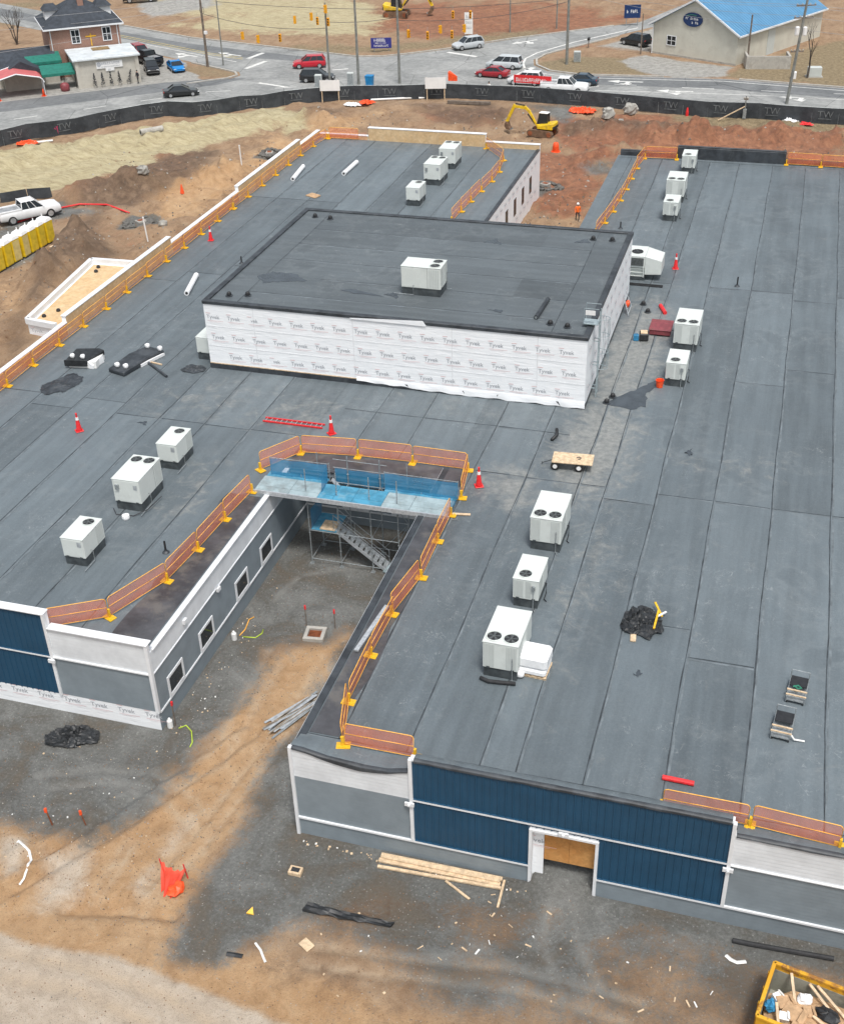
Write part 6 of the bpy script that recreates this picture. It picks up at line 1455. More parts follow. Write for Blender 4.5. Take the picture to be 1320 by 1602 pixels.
struct(m.build('litter', [M['lumber'], M['paper']]), 'stuff')
# stones scattered over the gravel and the dug earth
m = MB(); rnd = random.Random(5)
def stones(n, P, s0, s1):
    xs0 = [p[0] for p in P]; ys0 = [p[1] for p in P]
    px = np.array([rnd.uniform(min(xs0), max(xs0)) for _ in range(n * 4)]); py = np.array([rnd.uniform(min(ys0), max(ys0)) for _ in range(n * 4)])
    ok = poly_sd(px, py, P) > 0; px = px[ok][:n]; py = py[ok][:n]; pz = ground_height(px, py)
    for x, y, z in zip(px, py, pz):
        s = rnd.uniform(s0, s1); a = rnd.uniform(0, 6.3); c = rnd.choice((0, 0, 1, 2))
        pts = [(x + s * math.cos(a + k * 2.09) * rnd.uniform(.6, 1), y + s * math.sin(a + k * 2.09) * rnd.uniform(.6, 1), z - .02) for k in range(3)]; top = (x, y, z + s * rnd.uniform(.5, .9))
        for i in range(3): m.poly([pts[i], pts[(i + 1) % 3], top], c)
stones(4200, [(-33.86, 36.79, 0.00), (-25.00, 37.27, 0.00), (-25.37, 56.90, 0.00), (-17.72, 53.32, 0.00), (-18.25, 36.88, 0.00), (-16.28, 32.65, 0.00), (2.02, 32.59, 0.00), (1.18, 28.54, 0.00), (-10.13, 25.39, 0.00), (-18.74, 25.94, 0.00), (-28.93, 29.21, 0.00)], .025, .07)
stones(1600, [(-18.86, 46.43, 0.00), (-19.27, 37.03, 0.00), (-19.44, 30.70, 0.00), (-18.73, 25.64, 0.00), (-7.86, 26.02, 0.00), (-23.94, 21.55, 0.00), (-29.35, 29.85, 0.00), (-23.92, 31.14, 0.00), (-22.21, 36.68, 0.00), (-22.45, 43.86, 0.00)], .025, .065); stones(1500, [(-75, 58), (-49, 58), (-49, 120), (-57, 130), (-75, 125)], .06, .2); stones(900, [(-60, 121), (-15, 121), (20, 122), (20, 150), (-60, 148)], .07, .26); stones(500, [(-23.8, 89), (-16.5, 89), (-16.5, 121), (-23.8, 121)], .06, .22)
M['stone_dark'] = simple('dark_stone', (0.12, 0.115, 0.105), .9, .3, 3); M['clod'] = simple('earth_clod', (0.22, 0.13, 0.075), .95, .3, 3)
struct(m.build('stones', [M['clod'], M['stone_dark'], M['stone']]), 'stuff')

# ------------------------------------------------------------------ yellow dumpster
dl = Vector((3.12, 30.17, 1.60)); 
t = thing('dumpster', 'rusty yellow open dumpster full of timber and cardboard scraps', 'dumpster', (3.38, 30.6, 0), R(-11.5))
def rust_yellow():
    q = NT('rusted_yellow_paint'); p = q.obj(); a = q.noise(p, 1.6, 7, .7, .4)
    q.color(q.mix(q.ramp(a, [(.52, 0.0), (.68, .85)]), q.ramp(q.noise(p, .8, 4), [(.3, (.6, .3, .015)), (.7, (.72, .4, .02))]), (.22, .085, .03))); q.rough(.6); return q.mat
M['rust_yellow'] = rust_yellow(); M['grimy'] = simple('grimy_steel', (.3, .3, .25), .75, .4, 1.0, dirt=(.04, .04, .035))
W_d, L_d, H_d = 6.0, 2.5, 1.65
m = MB(); m.box(0, W_d, -L_d, 0, .18, .24); m.build('floor', M['grimy'], t)
for nm, b in (('side_wall', (0, W_d, -.06, 0, .24, H_d)), ('side_wall', (0, W_d, -L_d, -L_d + .06, .24, H_d)), ('end_wall', (0, .06, -L_d + .06, -.06, .24, H_d)), ('end_wall', (W_d - .06, W_d, -L_d + .06, -.06, .24, H_d))):
    m = MB(); m.box(*b); m.build(nm, M['rust_yellow'], t)
m = MB(); m.box(.07, W_d - .07, -.075, -.062, .26, H_d - .25); m.box(.062, .075, -L_d + .1, -.1, .26, H_d - .2); m.build('grimy_lining', M['grimy'], t)
m = MB()
for a, b in (((0, -.02, H_d + .03), (W_d, -.02, H_d + .03)), ((.02, -L_d, H_d + .03), (.02, 0, H_d + .03)), ((0, -L_d + .02, H_d + .03), (W_d, -L_d + .02, H_d + .03)), ((W_d - .02, -L_d, H_d + .03), (W_d - .02, 0, H_d + .03))): m.beam(a, b, .14, .12)
m.build('top_rail', M['rust_yellow'], t, bevel=.015)
for x in [.9 * k + .4 for k in range(7)]:
    m = MB(); m.box(x, x + .12, .002, .1, .2, H_d - .06); m.build('rib', M['rust_yellow'], t)
for y in (-.5, -1.2, -1.9):
    m = MB(); m.box(-.1, -.002, y, y + .12, .2, H_d - .06); m.build('rib', M['rust_yellow'], t)
rnd = random.Random(2)
def dl_(lx, ly, lz): return t.matrix_basis @ Vector((lx, ly, lz))
bpy.context.view_layer.update()
def in_d(name, label, mb_, mat, cat, lx, ly, lz, rz):
    o = mb_.build(name, M[mat]); p = Matrix.Translation(t.location) @ Matrix.Rotation(R(-11.5), 4, 'Z') @ Vector((lx, ly, lz)); o.location = p; o.rotation_euler = (0, 0, rz + R(-11.5)); return tag(o, label, cat, 'scraps in the dumpster')
m = MB(); lump(m, (0, 0, 0), 5.6, 2.2, 1.2, 17, 22, .12, 0, .2); in_d('rubble_fill', 'mixed dark rubbish filling the bottom of the yellow dumpster', m, 'cardboard', 'rubbish', 3.0, -1.25, .6, 0)
for i, (lx, ly, L, a, tl, lb) in enumerate(((.95, -.75, 1.5, R(-66), .35, 'longest pale stick standing up in the dumpster'), (1.9, -.55, 1.4, R(-38), .1, 'pale stick near the far dumpster wall'), (2.25, -.5, 1.5, R(-33), .12, 'second pale stick near the far dumpster wall'), (2.3, -1.6, 1.2, R(-25), .05, 'stout pale plank at the right of the dumpster load'), (.65, -1.9, 1.0, R(-70), .2, 'short stick at the near left of the dumpster'))):
    m = MB(); m.obox((0, 0, 0), L, .1, .06, 0, 0, ('Y', tl)); in_d('scrap_timber', lb, m, 'lumber', 'timber', lx, ly, 1.32, a)
for i, (lx, ly, sx, sy, a, mat, nm, lb) in enumerate(((.75, -1.15, .6, .45, .6, 'cardboard', 'cardboard_box', 'torn cardboard box at the left of the dumpster load'), (1.15, -1.5, .8, .6, -.3, 'cardboard', 'cardboard_box', 'flat brown cardboard in the middle of the dumpster'), (1.6, -1.2, .4, .4, .4, 'cardboard', 'cardboard_box', 'small cardboard box behind the flat one'), (1.35, -.7, .5, .4, .2, 'poly_white', 'plastic_bag', 'white plastic bag in the dumpster'), (.45, -1.05, .35, .3, .9, 'paper', 'paper_box', 'white paper box near the dumpster left wall'), (.85, -1.75, .35, .3, .2, 'paper', 'paper_box', 'white carton near the dumpster front'), (.3, -1.5, .4, .5, .1, 'blue_net_solid', 'blue_bag', 'blue bag in the dumpster corner'), (2.2, -1.0, .9, .6, -.2, 'tarp_black', 'black_bag', 'black rubbish bag in the dumpster'), (2.5, -1.9, .8, .5, .3, 'tarp_black', 'black_bag', 'black rubbish bag nearest the frame corner'), (1.6, -2.1, .9, .5, -.1, 'cardboard', 'cardboard_box', 'cardboard sheet at the dumpster front edge'))):
    m = MB()
    if 'bag' in nm: lump(m, (0, 0, 0), sx, sy, .35, i + 3, 12, .22)
    else: m.obox((0, 0, 0), sx, sy, .22, 0, 0, ('X', .25)); m.obox((sx * .4, 0, .16), sx * .3, sy, .02, .1, 0, ('Y', .6))
    in_d(nm, lb, m, mat, 'bag' if 'bag' in nm else 'box', lx, ly, 1.22, a)

# ------------------------------------------------------------------ screened site fence
FP = [(-118, 92), (-104, 108.5), (-90.5, 123.9), (-87.0, 128.1), (-80.8, 137.3), (-72.0, 142.3), (-64.6, 149.1), (-60.0, 151.2), (-52, 153.6), (-43.9, 155.6), (-35.3, 155.7), (-27.0, 155.2), (-14.8, 153.9), (-3.2, 152.6), (5.6, 152.6), (25, 152), (60, 150)]
fence = thing('screened_fence', 'long chain link site fence covered in black printed screen along the road', 'fence', (0, 0, 0))
t_ = NT('black_windscreen'); p_ = t_.pos(); t_.color(t_.ramp(t_.noise(p_, .7, 6, .7), [(.3, (.026, .031, .037)), (.7, (.052, .06, .068))])); t_.rough(.75); t_.bump(t_.noise(p_, 1.3, 4), .15, .4); M['screen'] = t_.mat
M['logo_ink'] = simple('pale_screen_ink', (.13, .143, .15), .8, .3, 2.0); M['pink'] = simple('pink_spray', (.5, .03, .12), .7, .3, 3)
TW = text_mesh('TW', 1.1, 0.0)
acc = 0; k = 0
def along(FP, step):
    out = []; carry = 0.0
    for a, b in zip(FP, FP[1:]):
        A = Vector(a); Bv = Vector(b); L = (Bv - A).length; s = carry
        while s < L: out.append(A.lerp(Bv, s / L)); s += step
        carry = s - L
    return out
fpts = along(FP, 3.05)
for i, (a, b) in enumerate(zip(fpts, fpts[1:])):
    za, zb = gz(a.x, a.y), gz(b.x, b.y)
    m = MB(); m.tube((a.x, a.y, za - .2), (a.x, a.y, za + 1.95), .035, 6); m.build('fence_post', M['galv'], fence)
    d = (b - a).normalized(); nrm = Vector((d.y, -d.x)); m = MB(); n = 5; rings = []
    for q in range(n + 1):
        p = a.lerp(b, q / n); j = .05 * math.sin(q * 2.3 + i); z = za + (zb - za) * q / n
        rings.append([(p.x + nrm.x * (.06 + j), p.y + nrm.y * (.06 + j), z + .02 + .06 * random.random()), (p.x + nrm.x * (.05 + j * .7), p.y + nrm.y * (.05 + j * .7), z + .95), (p.x + nrm.x * .05, p.y + nrm.y * .05, z + 1.86)])
    m.loft(rings, cap=False, closed=False); scr = m.build('screen_panel', M['screen'], fence, smooth=True, fixn=False)
    m = MB(); m.tube((a.x, a.y, za + 1.88), (b.x, b.y, zb + 1.88), .022, 5); m.build('top_rail', M['galv'], fence)
    c = (a + b) / 2
    if i % 2 == 0 and -96 < c.x < 10:
        MM = frame((c.x + nrm.x * .13, c.y + nrm.y * .13, (za + zb) / 2 + 1.08), (d.x, d.y, 0), (nrm.x, nrm.y, 0)); lg = MB(); lg.add_mesh(TW, MM)
        lg.poly([MM @ Vector((-.75, -.52, 0)), MM @ Vector((.75, -.52, 0)), MM @ Vector((.75, -.44, 0)), MM @ Vector((-.75, -.44, 0))])
        lg.build('logo_print', M['logo_ink'], scr, fixn=False)
    if abs(c.x + 85.9) < 1.3:
        MM = frame((c.x + nrm.x * .14 - .6, c.y + nrm.y * .14 - .7, 1.0), (d.x, d.y, 0), (nrm.x, nrm.y, 0)); lg = MB()
        for u0, v0, u1, v1 in ((-.5, .6, .0, .1), (.5, .7, .0, .1), (.0, .1, .1, -.7), (-.4, .2, -.2, -.1), (.25, .1, .45, .4)):
            lg.hexa([MM @ Vector((u0 + s * .06, v0, zz)) for zz in (0, .004) for s in (-1, 1)] + [MM @ Vector((u1 + s * .06, v1, zz)) for zz in (0, .004) for s in (-1, 1)])
        lg.build('spray_mark', M['pink'], scr)

# ------------------------------------------------------------------ site stuff beyond the building
def vehicle(name, label, kind, paint, x, y, ang, z=0.034, cat='car', grp=None, mat=None):
    """car: local x forward"""
    t = thing(name, label, cat, (x, y, z), ang, grp)
    P = mat or simple(name + '_paint', paint, .25, .06, 1.0)
    P.node_tree.nodes['Principled BSDF'].inputs['Coat Weight'].default_value = .5 if 'Principled BSDF' in P.node_tree.nodes else 0
    L, W, H, hood, belt = {'sedan': (4.75, 1.82, 1.45, .82, .92), 'suv': (4.75, 1.88, 1.75, 1.02, 1.1), 'pickup': (6.2, 2.05, 2.05, 1.25, 1.3), 'sport': (4.6, 1.9, 1.3, .82, .88), 'van': (5.0, 1.95, 1.8, 1.05, 1.12)}[kind]
    hw = W / 2
    # body: stations from rear to front (x fraction, bottom, top, half width)
    if kind == 'pickup': st = [(-.5, .55, 1.1, .94), (-.49, .48, 1.3, .98), (-.30, .42, 1.32, 1), (-.07, .4, 1.32, 1), (.1, .4, 1.32, 1), (.24, .4, 1.3, 1), (.42, .42, 1.26, .98), (.485, .48, 1.18, .95), (.5, .55, 1.0, .92)]
    elif kind in ('suv', 'van'): st = [(-.5, .5, .95, .88), (-.485, .38, 1.1, .95), (-.3, .26, 1.12, 1), (0, .24, 1.1, 1), (.2, .25, 1.06, 1), (.38, .28, .98, .97), (.47, .34, .84, .9), (.5, .42, .7, .82)]
    else: st = [(-.5, .45, .8, .82), (-.48, .32, .95, .93), (-.36, .24, .98, .98), (-.1, .22, .93, 1), (.15, .22, .9, 1), (.35, .24, .8, .97), (.46, .28, .68, .88), (.5, .36, .58, .78)]
    if kind == 'sport': st = [(a, b, c * .93, d) for a, b, c, d in st]
    m = MB(); rings = []
    for fx, zb, zt, fw in st:
        w = hw * fw; rings.append([(fx * L, -w * .9, zb), (fx * L, -w, zb + .15), (fx * L, -w, zt - .18), (fx * L, -w * .9, zt), (fx * L, w * .9, zt), (fx * L, w, zt - .18), (fx * L, w, zb + .15), (fx * L, w * .9, zb)])
    m.loft(rings); body = m.build('body', P, t, smooth=True)
    try: body.data.set_sharp_from_angle(angle=R(42))
    except Exception: pass
    # greenhouse
    cab = {'sedan': (-.37, -.19, .04, .25), 'suv': (-.485, -.40, .06, .24), 'pickup': (-.14, -.12, .1, .23), 'sport': (-.36, -.16, .04, .24), 'van': (-.49, -.45, .12, .30)}[kind]
    x0, x1, x2, x3 = [c * L for c in cab]; zb = belt - .04; zt = H - .05; wb, wt = hw * .92, hw * .74
    g = MB(); g.hexa([(x0, -wb, zb), (x3, -wb, zb), (x3, wb, zb), (x0, wb, zb), (x1, -wt, zt), (x2, -wt, zt), (x2, wt, zt), (x1, wt, zt)]); g.build('windows', M['glass'], t)
    m = MB(); m.hexa([(x1 - .04, -wt - .02, zt), (x2 + .04, -wt - .02, zt), (x2 + .04, wt + .02, zt), (x1 - .04, wt + .02, zt), (x1 + .08, -wt + .1, H), (x2 - .08, -wt + .1, H), (x2 - .08, wt - .1, H), (x1 + .08, wt - .1, H)]); m.build('roof_panel', P, t, smooth=False)
    for s in (-1, 1):
        bars = [((x0, s * (wb + .005), zb), (x1, s * (wt + .005), zt + .02), .06, .14), ((x3, s * (wb + .005), zb), (x2, s * (wt + .005), zt + .02), .05, .06)]
        for f in ((.45,) if kind in ('sedan', 'sport') else (.35, .66)):
            bars.append(((x0 + (x3 - x0) * f, s * (wb + .004), zb), (x1 + (x2 - x1) * f, s * (wt + .004), zt), .02, .06))
        for a_, b_, w_, h_ in bars:
            m = MB(); m.beam(a_, b_, w_, h_); m.build('pillar', P, t)
    if kind == 'pickup':
        b = MB(); b.box(-.475 * L, -.15 * L, -hw * .8, hw * .8, 1.28, 1.33); b.build('bed_floor', M['bed'] , t)
        b = MB()
        for s in (-1, 1): b.box(-.495 * L, -.145 * L, s * hw * .88 - .07, s * hw * .88 + .07, 1.28, 1.45)
        b.box(-.5 * L, -.485 * L, -hw * .9, hw * .9, 1.2, 1.45); b.box(-.155 * L, -.145 * L, -hw * .85, hw * .85, 1.28, 1.5); b.build('bed_sides', P, t, bevel=.02)
    wr = {'pickup': .46, 'suv': .37, 'van': .36}.get(kind, .33)
    for fx in (-.31, .31):
        for s in (-1, 1):
            m = MB(); m.lathe([(wr * .7, -.12), (wr, -.09), (wr, .09), (wr * .7, .12)], 16, (fx * L, s * (hw - .1), wr), 0, 'Y'); wh = m.build('wheel', M['tyre'], t)
            m = MB(); m.lathe([(wr * .62, -.135), (wr * .62, .135)], 12, (fx * L, s * (hw - .1), wr), 0, 'Y'); m.build('rim', M['rim'], wh)
    for s in (-1, 1):
        zt_ = st[-2][2] - .12
        m = MB(); m.obox((.475 * L, s * hw * .66, zt_), .16, .36, .14, 0); m.build('headlight', M['lt_clear'], t, bevel=.02)
        m = MB(); m.obox((-.486 * L, s * hw * .78, st[1][2] - .16), .1, .26, .18, 0); m.build('tail_light', M['lt_red'], t, bevel=.02)
        m = MB(); m.obox((x3 - .12, s * (hw + .06), zb + .08), .1, .16, .12, 0); m.build('mirror', P, t, bevel=.02)
    m = MB(); m.box(.478 * L, .492 * L, -hw * .35, hw * .35, .4, .55); m.box(-.502 * L, -.492 * L, -.22, .22, st[1][2] - .4, st[1][2] - .28); m.build('grille_and_plate', M['black'], t)
    m = MB(); m.box(.46 * L, .506 * L, -hw * .78, hw * .78, .3, .44); m.box(-.51 * L, -.46 * L, -hw * .8, hw * .8, .36, .5); m.build('bumpers', M['black'] if kind in ('pickup', 'suv') else P, t, bevel=.03)
    return t
M['bed'] = simple('bed_liner', (.25, .26, .27), .7, .2, 2)
WHT, BLK, RED, SIL, NVY = (.78, .79, .8), (.012, .013, .015), (.33, .012, .022), (.5, .53, .55), (.02, .045, .075)
vehicle('pickup_truck', 'white crew cab pickup parked beside the yellow portable toilets', 'pickup', WHT, -72.7, 101.9, R(50), gz(-72.7, 101.9) + .02, 'pickup')
# portable toilets
M['toilet_yellow'] = simple('toilet_yellow', (.72, .5, .015), .45, .12, 2); M['toilet_door'] = simple('toilet_door', (.66, .48, .04), .45, .12, 2); M['toilet_pale'] = simple('toilet_door_pale', (.62, .5, .2), .5, .1, 2)
tl = None; TP = [Vector((-66.5, 96.3)).lerp(Vector((-69.8, 84.6)), i / 10) for i in range(10)]
for i in range(8):
    p = Vector((-67.35 + random.uniform(-.07, .07), 96.4)).lerp(Vector((-67.9, 86.6)), i / 7.6)
    t = thing('portable_toilet', '%s yellow portable toilet in the row, counted from the dirt mound end' % ORD[i], 'toilet', (p.x, p.y, gz(p.x, p.y)), R(87) + random.uniform(-.07, .07), 'row of yellow portable toilets')
    m = MB(); m.box(-.54, .54, -.56, .56, .08, 2.12); m.build('cabin', M['toilet_yellow'], t, bevel=.05)
    m = MB(); m.box(-.57, .57, -.6, .6, 0, .08); m.build('skid', M['rubber'], t)
    m = MB(); m.hexa([(-.56, -.6, 2.12), (.56, -.6, 2.12), (.56, .6, 2.12), (-.56, .6, 2.12), (-.36, -.5, 2.42), (.36, -.5, 2.42), (.36, .5, 2.42), (-.36, .5, 2.42)]); m.build('roof', M['plain_white'], t, bevel=.02)
    m = MB(); m.box(-.43, .43, -.585, -.562, .2, 2.0); m.build('door', M['toilet_pale' if i in (3, 4) else 'toilet_door'], t)
    m = MB(); m.tube((.4, .45, 2.1), (.4, .45, 2.6), .05, 8); m.build('vent_stack', M['sign_white'], t)
# silt fence, hose, boulders, stakes, pipes
def curtain(name, label, pts, h, mat, cat):
    t = thing(name, label, cat, (0, 0, 0))
    for a, b in zip(pts, pts[1:]):
        za, zb = gz(*a), gz(*b); m = MB(); m.hexa([(a[0], a[1], za - .1), (b[0], b[1], zb - .1), (b[0] + .02, b[1] - .02, zb - .1), (a[0] + .02, a[1] - .02, za - .1), (a[0] - .1, a[1] + .05, za + h), (b[0] - .1, b[1] + .05, zb + h), (b[0] - .08, b[1] + .03, zb + h), (a[0] - .08, a[1] + .03, za + h)]); m.build('fabric', M[mat], t)
        m = MB(); m.tube((a[0], a[1], za - .2), (a[0] - .1, a[1] + .05, za + h + .15), .04, 5); m.build('post', M['lumber'], t)
curtain('silt_fence', 'low black silt fence behind the white pickup', [(-84, 100.6), (-81.5, 103), (-78.6, 105.8), (-76.5, 107.7), (-74.7, 109.4)], 1.0, 'screen', 'fence')
m = MB(); pts = [(-73.5, 99.8), (-72.0, 104.0), (-71.27, 105.35, 0.00), (-70.03, 107.05, 0.00), (-67.16, 107.67, 0.00), (-63.20, 105.09, 0.00)]; m.path([(p[0], p[1], gz(p[0], p[1]) + .09) for p in pts], .09, 7); tag(m.build('hose', M['red'], smooth=True), 'long red hose running from the pickup across the dirt', 'hose')
def boulder(x, y, s, label, seed, mat='stone'):
    m = MB(); lump(m, (0, 0, s * .3), s, s * .8, s * .75, seed, 12, .18, 0, .1); o = m.build('boulder', M[mat]); onground(o, x, y, seed); tag(o, label, 'boulder', 'boulders on the dug ground')
boulder(*(-65.01, 112.15, 0.00)[:2], 1.2, 'round grey boulder on the brown mound', 3); boulder(*(-58.12, 102.54, 0.00)[:2], .9, 'pale flat boulder beside the near stone pit', 4)
boulder(*(-21.95, 149.41, 0.00)[:2], 1.9, 'grey concrete lump on the red berm by the fence', 5); boulder(*(-19.56, 151.65, 0.00)[:2], 1.7, 'second grey concrete lump on the red berm', 6); boulder(*(-20.09, 147.44, 0.00)[:2], .9, 'small grey lump in front of the two on the red berm', 8)
def wstake(x, y, h, label, tilt):
    t = thing('white_pipe', label, 'pipe', (x, y, gz(x, y)), 0, 'upright white pipes'); m = MB(); m.tube((0, 0, -.2), (tilt, 0, h), .07, 8); m.build('pipe', M['sign_white'], t); m = MB(); m.lathe([(.09, h - .08), (.09, h + .02)], 8, (tilt, 0, 0)); m.build('cap', M['sign_white'], t)
wstake(-57.24, 119.84, 2.25, 'upright white pipe farther back beside the left roof', -.05); wstake(-57.76, 98.62, 2.45, 'upright white pipe beside the near stone pit', -.15)
def pit(x, y, label, seed):
    t = thing('stone_pit', label, 'stone pit', (x, y, gz(x, y)), seed, 'stone lined drain inlets'); m = MB(); n = 14
    for k in range(26):
        a = k * 2.4; r_ = .5 + 1.1 * ((k * 7 % 11) / 11); lump(m, (r_ * 1.3 * math.cos(a), r_ * .9 * math.sin(a), .05), .55, .5, .4, k + seed, 7, .25)
    m.build('rip_rap', M['stone_dark'], t); m = MB(); m.box(-.45, .45, -.4, .4, .05, .32); m.build('concrete_box', M['concrete'], t, bevel=.03); m = MB(); m.box(-.3, .3, -.25, .25, .321, .35); m.build('cover', M['rust'], t)
pit(-60.9, 103.2, 'near stone lined drain inlet beside the white pipe', 1); pit(-57.3, 127.6, 'far stone lined drain inlet against the left roof corner', 5); pit(-25.0 + .8, 122.9, 'dark stone heap behind the far left wing corner', 9)
roll('concrete_pipe', 'grey pipe length lying on the straw before the fence', (-75.0, 130.2, gz(-75, 130.2) + .35), (-73.2, 132.4, gz(-73.2, 132.4) + .35), .38, 'concrete', 'pipe', 'rubber')
for a, b, lb in (((-53.44, 152.51, 0.00), (-47.62, 154.92, 0.00), 'longer white pipe lying at the fence foot between the sign boards'), ((-47.53, 154.60, 0.00), (-44.66, 156.14, 0.00), 'shorter white pipe lying at the fence foot'), ((-86.61, 125.44, 0.00), (-85.03, 126.84, 0.00), 'short white pipe beside the red sheet at the left fence foot')):
    m = MB(); m.tube((a[0], a[1], gz(a[0], a[1]) + .15), (b[0], b[1], gz(b[0], b[1]) + .15), .13, 8); tag(m.build('white_pipe', M['sign_white']), lb, 'pipe', 'white pipes lying by the fence')
o = crumple('red_sheeting', 'red plastic sheet heaped at the left fence foot', *(-87.39, 125.01, 0.00)[:2], gz(*(-87.39, 125.01, 0.00)[:2]), 2.4, 2.0, .35, 31, 'orange_red'); crumple('red_sheeting', 'red sheet heap on the dirt left of the white boards', *(-53.21, 150.26, 0.00)[:2], gz(*(-53.21, 150.26, 0.00)[:2]), 2.2, 1.8, .35, 32, 'orange_red'); crumple('red_sheeting', 'orange netting heap by the fence right of the excavator', *(-25.62, 152.31, 0.00)[:2], gz(*(-25.62, 152.31, 0.00)[:2]), 3.2, 2.2, .6, 33, 'orange_red')
crumple('white_sheeting', 'white and black sheeting scraps left of the red heap', *(-55.01, 149.93, 0.00)[:2], gz(*(-55.01, 149.93, 0.00)[:2]), 2.4, 1.6, .3, 34, 'poly_white'); crumple('white_sheeting', 'white litter at the fence foot at the right', *(-0.60, 152.07, 0.00)[:2], gz(*(-0.60, 152.07, 0.00)[:2]), 1.8, 1.2, .35, 35, 'poly_white'); crumple('red_sheeting', 'red litter at the fence foot at the far right', *(1.03, 151.53, 0.00)[:2], gz(*(1.03, 151.53, 0.00)[:2]), 2.0, 1.0, .3, 36, 'red')
t = thing('barrel', 'orange barrel beside the yellow excavator', 'barrel', (*(-25.65, 135.79, 0.00)[:2], gz(*(-25.65, 135.79, 0.00)[:2])));
m = MB(); m.lathe([(.38, 0), (.42, .1), (.36, .55), (.37, .6), (.3, 1.0), (.2, 1.08)], 14); m.build('body', M['orange_red'], t, smooth=True); m = MB(); m.lathe([(.55, -.02), (.55, .1), (.4, .12)], 12); m.build('base_ring', M['orange_red'], t)
m = MB(); m.lathe([(.2, 0), (.22, .1), (.06, .9), (.04, 1.0)], 10); o = m.build('orange_marker', M['orange_red']); onground(o, *(-60.76, 112.18, 0.00)[:2]); tag(o, 'small orange marker cone on the dirt past the mound', 'marker')
m = MB(); m.lathe([(.18, 0), (.18, .5), (.08, 1.0)], 10); o = m.build('pink_marker', M['red']); onground(o, *(-12.86, 153.52, 0.00)[:2]); tag(o, 'pinkish red marker at the fence foot on the red berm', 'marker')
m = MB(); a, b = (-43.21, 153.11, 0.00), (-37.63, 153.51, 0.00); m.beam((a[0], a[1], gz(a[0], a[1]) + .2), (b[0], b[1], gz(b[0], b[1]) + .2), .5, .35); tag(m.build('old_beam', M['pole_wood']), 'dark old beam lying on the dirt behind the plywood parapet', 'beam')
m = MB(); m.obox((0, 0, .12), 1.2, .5, .2, 0); o = m.build('wood_offcut', M['lumber']); onground(o, *(-64.15, 93.06, 0.00)[:2], R(60)); tag(o, 'small wooden crate lid on the mound by the toilets', 'wood')

# sign boards on posts
def board(x, y, rz, w, h, z0, label):
    t = thing('sign_board', label, 'sign', (x, y, gz(x, y)), rz, 'blank white boards at the fence')
    for s in (-1, 1):
        m = MB(); m.box(s * w * .42 - .06, s * w * .42 + .06, -.05, .05, -.2, z0 + h); m.build('post', M['lumber'], t)
    m = MB(); m.box(-w / 2, w / 2, -.1, -.055, z0, z0 + h); m.build('panel', M['sign_white'], t)
board(-58.5, 151.2, R(14), 2.6, 1.35, 1.55, 'blank white board on two posts, the left of two'); board(-45.2, 154.6, R(14), 2.7, 1.4, 1.5, 'blank white board on two posts with an orange flag, the right of two')
m = MB(); m.prism([(0, 0), (1.2, .1), (1.1, .5), (0.1, .45)], 2.3, [3.4, 2.9, 2.5, 3.5]); o = m.build('orange_flag', M['orange_red']); o.location = (-43.8, 155.6, 0.0); tag(o, 'orange flag hung at the fence right of the white board', 'flag'); 

